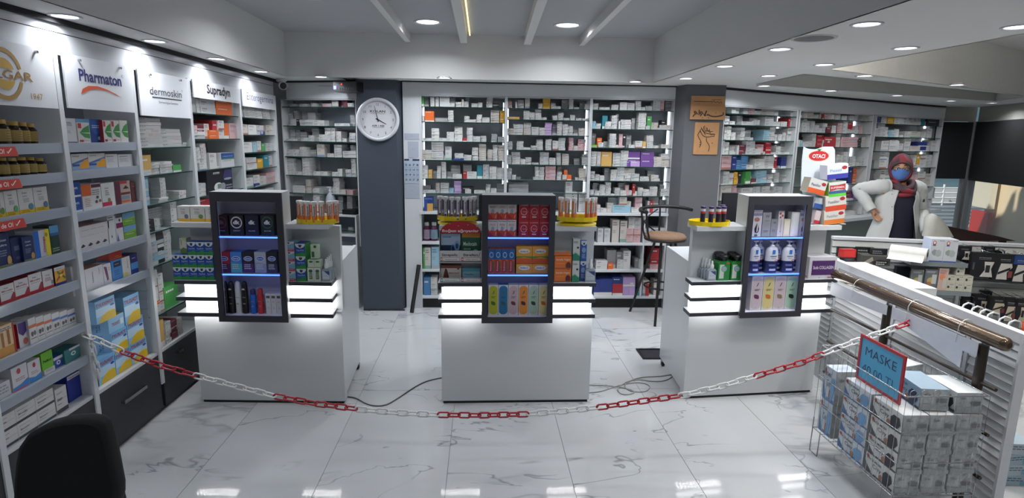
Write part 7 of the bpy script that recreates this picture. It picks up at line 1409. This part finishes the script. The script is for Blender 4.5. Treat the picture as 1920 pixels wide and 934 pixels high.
# ================================================================= right wall, windows and the street outside
alu = mat('#7c7e7e', .35, metal=.4, vary=.02); wl2 = mat('#9a9a94', .7)
RW = Surf(6.62, 7.72, -.29, -1.0); PW = Surf(6.05, 7.80, 1, -.02)
win_glass = mat('#dfe9ea', .02, vary=0, alpha=.10)
def wpart(b, name, par=None): o = b.build(name, par); return o
e0 = 0; eN = RW.s_at(1965, 1.4)
o = struct(sbox(B(), RW, 0, eN, 0, .08, 1.96, ZT, wl2).build('wall_right')); 
b = B(); sbox(b, RW, eN, eN+1.6, 0, .1, 0, ZT, wl2); wpart(b, 'wall_panel', o)
p = RW.p(eN+1.6); b = B().box(p.x, p.x+.1, -1.5, p.y, 0, ZT, wl2); wpart(b, 'wall_panel', o)
struct(sbox(B(), PW, -.05, .60, 0, .08, 1.96, ZT, wl2).build('wall_far_right'))
b = B(); 
for a in (0.0, .545): sbox(b, PW, a, a+.045, -.02, .06, 0, 1.96, alu)
sbox(b, PW, 0, .56, 0, .05, .02, .10, alu); w1_ = struct(b.build('window_1'))
wpart(sbox(B(), PW, .045, .545, .02, .026, .1, 1.96, win_glass), 'pane', w1_)
bld = mat('#0d0e10', .8, vary=.03)
z1 = PW.uv(1790, 335)[1]; bb_o = sbox(B(), PW, .04, .55, -.03, -.022, z1, 1.95, bld).build('roller_blind'); tag(bb_o, 'black roller blind on the narrow window beside the wing shelves', 'blind')
b = B(); sbox(b, RW, 0, .05, -.02, .06, 0, 1.96, alu); sbox(b, RW, eN-.05, eN, -.02, .06, 0, 1.96, alu); sbox(b, RW, 0, eN, 0, .05, .02, .10, alu); w2_ = struct(b.build('window_2'))
wpart(sbox(B(), RW, .05, eN-.05, .02, .026, .1, 1.96, win_glass), 'pane', w2_)
a0, z0 = RW.uv(1832, 338, -.03); a1, z1 = RW.uv(1918, 353, -.03); tag(sbox(B(), RW, .06, eN-.06, -.035, -.027, (z0+z1)/2, 1.95, bld).build('roller_blind'), 'wide black roller blind on the window at the right edge', 'blind')
# shop front behind the camera: wall with one wide glazed opening
wf = struct(B().box(-2.36, .2, -1.6, -1.5, 0, ZT, wl2).build('wall_front')); B().box(3.4, 7.5, -1.6, -1.5, 0, ZT, wl2).build('wall_panel', wf); B().box(.2, 3.4, -1.6, -1.5, 2.1, ZT, wl2).build('lintel', wf)
w3_ = struct(B().box(.2, 3.4, -1.58, -1.52, 0, .08, alu).build('window_3')); B().box(.25, 3.35, -1.56, -1.55, .08, 2.1, win_glass).build('pane', w3_)
for x in (.2, 1.75, 3.35): B().box(x, x+.05, -1.58, -1.52, .08, 2.1, alu).build('mullion', w3_)
# street
struct(B().box(5.0, 16, 8.3, 20, -.12, -.06, mat('#8d9092', .9)).build('ground')); 
pav = struct(B().box(6.9, 16, -3, 8.3, -.12, -.06, mat('#a5a49f', .9)).build('ground_pavement'))
def yb(u0, u1, v0, v1, y, th, m, name, label=None, cat=None, z_=None, kind=None):
    S = Surf(0, y, 1, 0); a0, zt = S.uv(u0, v0); a1, zb = S.uv(u1, v1); o = B().box(a0, a1, y, y+th, zb if z_ is None else z_, zt, m).build(name)
    if kind: o['kind'] = kind
    if label: tag(o, label, cat)
    return o
t = thing('outdoor_stairs', 'grey blue stairs rising in the street outside the narrow window', 'stairs', (9, 10, -.06)); O = t.location.copy()
for i in range(6):
    S = Surf(0, 10.2+.3*i, 1, 0); zt = S.z_at(424-7.2*i, 8.5); o = B().box(7.3, 10.5, 10.2+.3*i, 10.6+.3*i, zt-.14, zt, mat('#66727c', .8)).build('step', t); o.location = -O
    o = B().box(7.35, 10.45, 10.5+.3*i, 10.6+.3*i, -.06, zt-.14, mat('#59636c', .9)).build('riser_block', t); o.location = -O
S = Surf(0, 12.3, 1, 0); zt = S.uv(1780, 352)[1]; zb = S.uv(1780, 386)[1]
tag(B().box(8.0, 11.2, 12.3, 12.4, -.06, zt, mat('#c9cdd0', .7)).build('garden_wall'), 'pale wall behind the street stairs', 'wall')
t = thing('stair_railing', 'white bar railing at the top of the street stairs', 'railing', (9.3, 12.1, 0)); O = t.location.copy()
for k in range(4):
    b = B(); z = zb+(zt-zb)*(.2+.27*k); b.tube([(8.3, 12.15, z), (11.0, 12.15, z)], .018, mat('#d4d8da', .4), n=6); o = b.build('bar', t); o.location = -O
for x in (8.9, 9.9, 10.8): b = B(); b.tube([(x, 12.15, zb-.3), (x, 12.15, zt+.08)], .022, mat('#d4d8da', .4), n=6); o = b.build('post', t); o.location = -O
tag(B().box(6.5, 13, 13.6, 13.8, -.06, 4.5, mat('#5d7f8c', .25)).build('street_building'), 'bluish glass building beyond the street stairs', 'building')
# sun-lit slabs outside the wide window
def rwb(u0, u1, v0, v1, d, th, m, name, label, cat, zb=None):
    a0, zt = RW.uv(u0, v0, d); a1, z_ = RW.uv(u1, v1, d); o = sbox(B(), RW, min(a0, a1), max(a0, a1), d, d+th, zb if zb is not None else z_, zt, m).build(name); tag(o, label, cat)
rwb(1856, 2050, 330, 446, 1.1, .1, mat('#dccba8', .8, vary=.03, scale=4), 'site_wall', 'beige wall outside the wide window', 'wall', -.06)
rwb(1829, 1853, 330, 392, .95, .08, mat('#cfccb8', .6), 'sign_column', 'cream column outside with a red block below it', 'column')
rwb(1822, 1848, 393, 433, .95, .08, mat('#a8201c', .6), 'red_panel', 'red panel at the foot of the cream column outside', 'panel', -.06)
b = B(); S = Surf(0, 6.2, 1, 0); pq = [S.uv(1776, 424), S.uv(1776, 452), S.uv(1905, 452), S.uv(1875, 444)]
b.prism(pq, 6.2, 6.5, mat('#3a2620', .45, vary=.1, scale=12), fn=lambda a, c, d: (a, d, c)); a0, z0 = S.uv(1782, 452); a1, _ = S.uv(1895, 452)
b.box(a0, a0+.05, 6.25, 6.3, 0, z0+.01, mat('#2c1d18', .6)); b.box(a1-.05, a1, 6.25, 6.3, 0, z0+.01, mat('#2c1d18', .6)); tag(b.build('sloped_desk'), 'dark brown sloping wooden desk top below the window', 'desk')
# narrow counter behind the far stand
wt = thing('service_table', 'narrow table behind the slat wall stand, by the person in white', 'table', (3.7, 4.65, 0)); O = wt.location.copy()
o = sbox(B(), GB, .3, 1.9, .075, .30, .845, .87, white).build('table_top', wt); o.location = -O
for a in (.33, 1.85):
    for d in (.09, .27): o = sbox(B(), GB, a, a+.03, d, d+.03, 0, .845, alu).build('leg', wt); o.location = -O
# plastic bag
S = Surf(0, 4.47, 1, 0); t_ = []
out = [(1737, 446), (1741, 425), (1744, 408), (1752, 400), (1760, 403), (1768, 412), (1778, 424), (1788, 440), (1790, 446)]
P = [S.uv(u, v) for u, v in out]; rb = random.Random(3); b = B(); n = len(P); cx_ = sum(q[0] for q in P)/n; cz_ = min(q[1] for q in P)
zb_ = .8705; V = []; R_ = []
for k, y in ((.5, -.05), (.9, -.035), (1, 0), (.92, .04), (.55, .055)):
    for x, z in P: V.append((cx_+(x-cx_)*k+rb.uniform(-.006, .006), 4.50+y+rb.uniform(-.006, .006), max(zb_, cz_+(z-cz_)*(.6+.4*k)+rb.uniform(-.006, .006))))
b.add(V, [(i*n+j, i*n+j+1, (i+1)*n+j+1, (i+1)*n+j) for i in range(4) for j in range(n-1)]+[tuple(range(n))[::-1], tuple(range(4*n, 5*n))], mat('#b4b5ae', .3, vary=.08, alpha=.85, bump=.8, scale=12), True)
o = b.build('plastic_bag'); zmin = min(v[2] for v in V); tag(o, 'crumpled translucent grey plastic bag behind the face mask cartons', 'bag')
# ================================================================= people
def skin_body(verts, edges, m, subd=1):
    me = bpy.data.meshes.new('body'); me.from_pydata([v[:3] for v in verts], edges, []); ob = bpy.data.objects.new('body_tmp', me); C.objects.link(ob)
    md = ob.modifiers.new('s', 'SKIN'); ob.modifiers.new('d', 'SUBSURF').levels = subd
    for i, v in enumerate(verts):
        r = v[3]; me.skin_vertices[0].data[i].radius = (r, v[4] if len(v) > 4 else r); me.skin_vertices[0].data[i].use_root = (i == 0)
    bpy.context.view_layer.update(); dg = bpy.context.evaluated_depsgraph_get(); m2 = bpy.data.meshes.new_from_object(ob.evaluated_get(dg))
    V = [tuple(v.co) for v in m2.vertices]; Fc = [tuple(p.vertices) for p in m2.polygons]; bpy.data.objects.remove(ob); b = B(); b.add(V, Fc, m, True); return b
PS = Surf(0, 4.98, 1, 0)
def pp(u, v, dy=0):
    a, z = PS.uv(u, v, dy); return (a, 4.98+dy, z)
skn = mat('#b08468', .55, vary=.03); coat_m = mat('#b3b6b5', .75, vary=.02, bump=.15, scale=40); navy = mat('#14152c', .85, vary=.05)
hd_ = Vector(pp(1689, 317)); nk = Vector(pp(1688, 350)); root = (hd_.x, 4.98, 0)
per = thing('person', 'person in a white coat, dark red headscarf, glasses and blue face mask, hand on hip', 'person', root); RO = Vector(root)
def pb(b, name, par=per): o = b.build(name, par); o.location = -RO if par is per else (0, 0, 0); return o
pel = Vector(pp(1676, 440)); pel.z = .86
shL, elL, wrL = Vector(pp(1651, 350, .0)), Vector(pp(1608, 355, .10)), Vector(pp(1633, 391, -.02))
shR, elR, wrR = Vector(pp(1722, 352, .0)), Vector(pp(1729, 396, .02)), Vector(pp(1737, 436, -.20)); wrR.z = max(wrR.z, .905)
vs_ = [(*pel, .12, .10), (pel.x+.01, 4.98, 1.02, .105, .085), (nk.x-.005, 4.98, nk.z-.16, .10, .075), (nk.x, 4.98, nk.z-.03, .045, .045), (hd_.x, 4.97, hd_.z-.06, .045, .05),
       (*shL, .05), (*((shL+elL)/2), .042), (*elL, .036), (*((elL+wrL)/2), .034), (*wrL, .025),
       (*shR, .05), (*((shR+elR)/2), .042), (*elR, .036), (*((elR+wrR)/2), .032), (*wrR, .024),
       (pel.x-.085, 4.98, .76, .08), (pel.x-.09, 4.97, .43, .055), (pel.x-.09, 4.99, .08, .036), (pel.x-.10, 4.88, .035, .034),
       (pel.x+.085, 4.98, .76, .08), (pel.x+.09, 4.97, .43, .055), (pel.x+.09, 4.99, .08, .036), (pel.x+.10, 4.88, .035, .034)]
eg = [(0, 1), (1, 2), (2, 3), (3, 4), (2, 5), (5, 6), (6, 7), (7, 8), (8, 9), (2, 10), (10, 11), (11, 12), (12, 13), (13, 14), (0, 15), (15, 16), (16, 17), (17, 18), (0, 19), (19, 20), (20, 21), (21, 22)]
def hand9(iw, w_, d, side):      # palm and five fingers growing from wrist vertex iw
    d = d.normalized(); up = Vector((0, -1, 0)); s_ = d.cross(up).normalized()*side
    c = w_+d*.045; vs_.append((*c, .024, .014)); ic = len(vs_)-1; eg.append((iw, ic))
    for k, (o_, L) in enumerate(((-.020, .058), (-.007, .066), (.007, .062), (.020, .048))):
        a = c+s_*o_+d*.03; b1 = a+d*L*.5+up*.006; c1 = b1+d*L*.35+up*.022
        vs_.append((*a, .0085)); vs_.append((*b1, .0078)); vs_.append((*c1, .0065)); i = len(vs_)-3; eg.extend([(ic, i), (i, i+1), (i+1, i+2)])
    a = w_+d*.025-s_*.024; b1 = a+d*.03-s_*.016; c1 = b1+d*.022; vs_.append((*a, .0105)); vs_.append((*b1, .009)); vs_.append((*c1, .0075)); i = len(vs_)-3; eg.extend([(iw, i), (i, i+1), (i+1, i+2)])
hand9(9, wrL, Vector((.55, -.1, -.75)), 1); hand9(14, wrR, Vector((.25, -.75, -.12)), -1)
bd = skin_body(vs_, eg, skn)
fd = Vector((-.56, -.83, 0)).normalized(); sd = Vector((0, 0, 1)).cross(fd).normalized()   # face direction and its side
def hpnt(az, el, k=1.0, rx=.078, ry=.094, rz=.112):
    c = math.cos(el); return hd_ + sd*math.sin(az)*c*rx*k + fd*math.cos(az)*c*ry*k + Vector((0, 0, 1))*math.sin(el)*rz*k
V = []; NA, NE = 28, 18
for j in range(NE+1):
    el = -math.pi/2+math.pi*j/NE
    for i in range(NA):
        az = 2*math.pi*i/NA; k = 1.0; a_ = (az+math.pi) % (2*math.pi)-math.pi
        k += .16*math.exp(-(a_/.16)**2-((el+.18)/.22)**2)            # nose
        k -= .05*math.exp(-((abs(a_)-.38)/.2)**2-((el-.05)/.14)**2)  # eye sockets
        k += .03*math.exp(-(a_/.4)**2-((el-.28)/.12)**2)             # brow
        k -= .10*max(0, -math.sin(el))*abs(math.sin(a_))             # jaw taper
        k += .03*math.exp(-(a_/.3)**2-((el+.62)/.1)**2)              # lips
        V.append(hpnt(az, el, k))
bd.add(V, [(j*NA+i, j*NA+(i+1) % NA, (j+1)*NA+(i+1) % NA, (j+1)*NA+i) for j in range(NE) for i in range(NA)], skn, True)
body = pb(bd, 'body')
for s_ in (-1, 1):
    b = B(); c = hpnt(s_*.38, .04, .93); r = .0125
    b.lathe([(r*math.sin(k*math.pi/8)+1e-5, -r*math.cos(k*math.pi/8)) for k in range(9)], mat('#d8d4d0', .2, vary=0), c=tuple(c), n=12); q = c+fd*.0105; b.lathe([(.006*math.sin(k*math.pi/6)+1e-5, -.006*math.cos(k*math.pi/6)) for k in range(7)], mat('#1d120d', .2, vary=0), c=tuple(q), n=10); pb(b, 'eye')
    b = B(); b.tube([hpnt(s_*.2, .27, 1.02), hpnt(s_*.4, .32, 1.03), hpnt(s_*.62, .25, 1.02)], .003, mat('#2b1c16', .8), n=5); pb(b, 'eyebrow')
gl = B(); gm = mat('#1c1512', .3, vary=0)
for s_ in (-1, 1):
    c = hpnt(s_*.4, .03, 1.10); gl.tube([c+sd*.024*math.cos(k*math.pi/8)+Vector((0, 0, .016*math.sin(k*math.pi/8))) for k in range(16)], .0022, gm, n=6, closed=True); gl.tube([hpnt(s_*.72, .06, 1.09), hpnt(s_*1.1, .07, 1.1), hpnt(s_*1.5, .05, 1.08)], .002, gm, n=5)
gl.tube([hpnt(-.15, .06, 1.2), hpnt(.15, .06, 1.2)], .002, gm, n=5); gp = pb(gl, 'glasses')
b = B()
for s_ in (-1, 1): c = hpnt(s_*.4, .03, 1.095); b.add([c+sd*.023*math.cos(k*math.pi/8)+Vector((0, 0, .015*math.sin(k*math.pi/8))) for k in range(16)], [tuple(range(16))], mat('#6a5a50', .05, vary=0, alpha=.3))
b.build('lens', gp)
# face mask
b = B(); n1, n2 = 12, 8; V = []
for j in range(n2+1):
    el = -.98+1.03*j/n2
    for i in range(n1+1):
        az = -1.05+2.1*i/n1; k = 1.10+.15*math.exp(-(az/.35)**2)*(j/n2)**.5+.012*(j % 2)-.0*abs(az)
        if j == n2: el_ = el-.16*abs(az)
        else: el_ = el
        V.append(hpnt(az, el_, k))
b.add(V, [(j*(n1+1)+i, j*(n1+1)+i+1, (j+1)*(n1+1)+i+1, (j+1)*(n1+1)+i) for j in range(n2) for i in range(n1)], mat('#4f74b4', .8, vary=.03), True)
for s_ in (-1, 1): b.tube([hpnt(s_*1.05, -.15, 1.12), hpnt(s_*1.35, -.02, 1.15)], .0018, mat('#c9ced6', .7), n=5); b.tube([hpnt(s_*1.05, -.75, 1.12), hpnt(s_*1.35, -.3, 1.15)], .0018, mat('#c9ced6', .7), n=5)
pb(b, 'face_mask')
# headscarf: shell round the head, open at the face, and folds round the neck
def scarf_mat():
    m = bpy.data.materials.new('patterned_red_scarf'); m.use_nodes = True; n = m.node_tree; bs_ = n.nodes['Principled BSDF']; bs_.inputs['Roughness'].default_value = .75
    t1 = n.nodes.new('ShaderNodeTexNoise'); t1.inputs['Scale'].default_value = 9; t1.inputs['Detail'].default_value = 2; cr = n.nodes.new('ShaderNodeValToRGB'); cr.color_ramp.elements[0].position = .46; cr.color_ramp.elements[0].color = lin('#3c2b33'); cr.color_ramp.elements[1].position = .55; cr.color_ramp.elements[1].color = lin('#741c27')
    tc = n.nodes.new('ShaderNodeTexCoord'); n.links.new(tc.outputs['Object'], t1.inputs['Vector']); n.links.new(t1.outputs['Fac'], cr.inputs[0]); n.links.new(cr.outputs[0], bs_.inputs['Base Color']); return m
scm = scarf_mat(); b = B(); NA, NE = 44, 30; V = []; keep = []
for j in range(NE+1):
    el = -1.25+(math.pi/2+1.25)*j/NE
    for i in range(NA):
        az = 2*math.pi*i/NA; k = 1.17+.05*max(0, math.cos(az+math.pi))+.02*math.sin(az*7+el*6); V.append(hpnt(az, el, k))
for j in range(NE):
    for i in range(NA):
        az = 2*math.pi*(i+.5)/NA; a_ = (az+math.pi) % (2*math.pi)-math.pi; el = -1.25+(math.pi/2+1.25)*(j+.5)/NE
        if (a_/.98)**2+((el+.18)/.66)**2 > 1 : keep.append((j*NA+i, j*NA+(i+1) % NA, (j+1)*NA+(i+1) % NA, (j+1)*NA+i))
b.add(V, keep, scm, True)
rim = []
for k in range(28):
    t_ = 2*math.pi*k/28; rim.append(hpnt(.98*math.cos(t_), -.18+.66*math.sin(t_), 1.175))
b.tube(rim, .007, scm, n=7, closed=True)
for (dz, R1, R2, tr) in ((.035, .075, .075, .024), (.0, .088, .088, .026), (-.035, .095, .09, .022)):
    b.tube([(nk.x+R1*math.cos(a)*1.0, 4.97+R2*math.sin(a)-.01, nk.z+dz+.012*math.sin(a*2+dz*60)-(.035 if math.sin(a) < -.5 else 0)*abs(math.sin(a))) for a in [2*math.pi*q/20 for q in range(20)]], tr, scm, n=9, closed=True)
pb(b, 'headscarf')
# dress under the open coat
def loft(rings, m, a0=0, a1=360, n=28, thick=False, smooth=True):
    """rings: (cx, cy, z, rx, ry, turn)"""
    b = B(); V = []; closed = (a1-a0) >= 360
    cnt = n if closed else n+1
    for cx, cy, z, rx, ry, tn in rings:
        for i in range(cnt):
            a = math.radians(a0+(a1-a0)*i/n)+tn; V.append((cx+rx*math.cos(a), cy+ry*math.sin(a), z))
    b.add(V, [(j*cnt+i, j*cnt+(i+1) % cnt, (j+1)*cnt+(i+1) % cnt, (j+1)*cnt+i) for j in range(len(rings)-1) for i in range(cnt if closed else n)], m, smooth); return b
X = lambda u, v: PS.uv(u, v)[0]
zc = lambda v: PS.uv(1680, v)[1]
pb(loft([(nk.x-.005, 4.98, nk.z+.01, .07, .066, 0), (nk.x-.005, 4.98, nk.z-.045, .148, .1, 0), (nk.x-.006, 4.98, 1.15, .165, .117, 0), (pel.x+.01, 4.98, 1.0, .14, .10, 0), (pel.x, 4.98, .86, .155, .115, 0), (pel.x, 4.98, .5, .17, .14, 0), (pel.x, 4.98, .25, .18, .15, 0)], navy), 'dress')
# coat body: open in front between the two lapels (front is -Y, angle 270)
def arcpts(c, rx, ry, g0, g1, z, n=30):      # from right lapel round the back to the left lapel
    P = []
    for i in range(n+1):
        a = math.radians(g1+(360+g0-g1)*i/n); fl = 1+.012*math.sin(i*1.7); P.append((c[0]+rx*fl*math.cos(a), c[1]+ry*fl*math.sin(a), z))
    return P
rg = [((nk.x, 4.985), .08, .075, 235, 300, nk.z+.0), ((nk.x, 4.985), .165, .105, 236, 300, nk.z-.04), ((nk.x-.003, 4.985), .19, .125, 236, 296, nk.z-.10), ((nk.x-.008, 4.985), .182, .13, 234, 292, 1.12), ((pel.x+.008, 4.985), .188, .132, 234, 294, 1.0), ((pel.x, 4.985), .225, .147, 234, 300, .86), ((pel.x-.005, 4.985), .26, .17, 233, 302, .68), ((pel.x-.005, 4.985), .27, .18, 232, 302, .5)]
b = B(); V = []; n = 30
for c, rx, ry, g0, g1, z in rg: V += arcpts(c, rx, ry, g0, g1, z, n)
b.add(V, [(j*(n+1)+i, j*(n+1)+i+1, (j+1)*(n+1)+i+1, (j+1)*(n+1)+i) for j in range(len(rg)-1) for i in range(n)], coat_m, True)
for e in (0, n):    # rolled front edges
    b.tube([V[j*(n+1)+e] for j in range(len(rg))], [.02, .022, .016, .009, .007, .006, .006, .006], coat_m, n=8, flat=.5)
ct = pb(b, 'coat')
def sleeve(pts, rs_, name):
    P = [Vector(q) for q in pts]; D = []; R_ = []
    for i in range(len(P)-1):
        for q in range(5):
            t_ = q/5; D.append(P[i].lerp(P[i+1], t_)); R_.append((rs_[i]*(1-t_)+rs_[i+1]*t_)*(1+.05*math.sin(len(D)*2.1)))
    D.append(P[-1]); R_.append(rs_[-1]); 
    for _ in range(1):
        D = [D[0]]+[(D[i-1]+D[i]*2+D[i+1])/4 for i in range(1, len(D)-1)]+[D[-1]]
    b = B(); b.tube(D, R_, coat_m, n=14); pb(b, name)
sleeve([shL+Vector((.06, 0, -.0)), shL, (shL+elL)/2, elL, (elL+wrL)/2, wrL+Vector((.006, 0, -.016))], [.066, .066, .06, .054, .05, .042], 'sleeve')
sleeve([shR+Vector((-.06, 0, -.0)), shR, (shR+elR)/2, elR, (elR+wrR)/2, wrR+Vector((0, .0, .0))], [.066, .066, .056, .052, .046, .04], 'sleeve')
b = B()
for (u, v) in ((1656, 359), (1656, 380), (1655, 403)): p = pp(u, v, -.14); b.lathe([(.005, 0), (.001, .003)], mat('#5a5a58', .5), c=p, n=8)
b = B(); 
for v in (362, 385, 408): q = pp(1655.5, v, -.0); b.add([(q[0]+.004*math.cos(k*math.pi/4), 4.862, q[2]+.004*math.sin(k*math.pi/4)) for k in range(8)], [tuple(range(8))], mat('#4a4a48', .4, vary=0))
pb(b, 'buttons')
b = B(); q = pp(1711, 373, 0); b.add([(q[0]-.012, 4.845, q[2]-.014), (q[0]+.012, 4.848, q[2]-.014), (q[0]+.012, 4.85, q[2]+.006), (q[0]+.004, 4.85, q[2]+.016), (q[0]-.006, 4.846, q[2]+.006)], [(0, 1, 2, 3, 4)], mat('#2b2f4a', .6, vary=0)); pb(b, 'pocket_badge')
sh_ = B()
for s_ in (-1, 1): sh_.lathe([(.045, 0), (.048, .02), (.04, .05), (.02, .065), (.001, .068)], black, c=(pel.x+s_*.095, 4.93, .0), n=14, sy=2.1)
pb(sh_, 'shoes')
# passer-by in the street
S2 = Surf(0, 9.55, 1, 0); hx, hz_ = S2.uv(1803, 402); root2 = (hx, 9.55, -.06); RO2 = Vector(root2)
pas = thing('person', 'passer-by outside in a patterned shirt with dark hair, seen through the narrow window', 'person', root2)
H = hz_+.10+.06; k_ = H/1.7
vv = [(0, 0, .95*k_, .13*k_), (0, 0, 1.2*k_, .13*k_), (0, 0, 1.42*k_, .06*k_), (0, -.01, 1.56*k_, .085*k_), (0, -.01, 1.64*k_, .07*k_)]; ee = [(0, 1), (1, 2), (2, 3), (3, 4)]
for s_ in (-1, 1):
    b0 = len(vv); vv += [(s_*.18*k_, 0, 1.36*k_, .05*k_), (s_*.23*k_, .02, 1.1*k_, .04*k_), (s_*.22*k_, -.1, .9*k_, .03*k_), (s_*.22*k_, -.16, .84*k_, .024*k_), (s_*.09*k_, 0, .88*k_, .08*k_), (s_*.1*k_, -.01, .48*k_, .055*k_), (s_*.1*k_, 0, .07*k_, .035*k_), (s_*.1*k_, -.12, .035*k_, .03*k_)]
    ee += [(1, b0), (b0, b0+1), (b0+1, b0+2), (b0+2, b0+3), (0, b0+4), (b0+4, b0+5), (b0+5, b0+6), (b0+6, b0+7)]
skin_body(vv, ee, skn).build('body', pas)
ch = bpy.data.materials.new('patterned_shirt'); ch.use_nodes = True; n_ = ch.node_tree; vt_ = n_.nodes.new('ShaderNodeTexVoronoi'); vt_.inputs['Scale'].default_value = 22; cr = n_.nodes.new('ShaderNodeValToRGB'); cr.color_ramp.elements[0].position = .35; cr.color_ramp.elements[0].color = lin('#2c3038'); cr.color_ramp.elements[1].position = .42; cr.color_ramp.elements[1].color = lin('#c9ccd2'); n_.links.new(vt_.outputs['Distance'], cr.inputs[0]); n_.links.new(cr.outputs[0], n_.nodes['Principled BSDF'].inputs['Base Color'])
loft([(0, 0, 1.44*k_, .07*k_, .06*k_, 0), (0, 0, 1.38*k_, .2*k_, .12*k_, 0), (0, 0, 1.15*k_, .19*k_, .14*k_, 0), (0, 0, .9*k_, .19*k_, .15*k_, 0)], ch).build('shirt', pas)
for s_ in (-1, 1): b = B(); b.tube([(s_*.17*k_, 0, 1.38*k_), (s_*.2*k_, .01, 1.27*k_), (s_*.235*k_, .02, 1.12*k_)], [.065*k_, .06*k_, .055*k_], ch, n=10); b.build('shirt_sleeve', pas)
loft([(0, 0, .92*k_, .17*k_, .13*k_, 0), (0, 0, .8*k_, .18*k_, .12*k_, 0), (0, 0, .5*k_, .17*k_, .1*k_, 0), (0, 0, .1*k_, .15*k_, .08*k_, 0)], mat('#2b3140', .8)).build('trousers', pas)
b = B(); V = []
for j in range(9):
    el = -.3+(math.pi/2+.3)*j/8
    for i in range(16):
        az = 2*math.pi*i/16; fr = .9 if (math.sin(az) < -.5 and el < .5) else 1.08; V.append((.088*k_*math.cos(az)*math.cos(el)*fr, -.01+.1*k_*math.sin(az)*math.cos(el)*fr, 1.60*k_+.105*k_*math.sin(el)))
b.add(V, [(j*16+i, j*16+(i+1) % 16, (j+1)*16+(i+1) % 16, (j+1)*16+i) for j in range(8) for i in range(16)], mat('#15110f', .8), True); b.build('hair', pas)
b = B(); b.lathe([(.06*k_, 0), (.075*k_, .02), (.075*k_, .06*k_), (.06*k_, .075*k_)], mat('#c9d2dc', .7), c=(0, -.035, 1.49*k_), n=16); b.build('face_mask', pas)
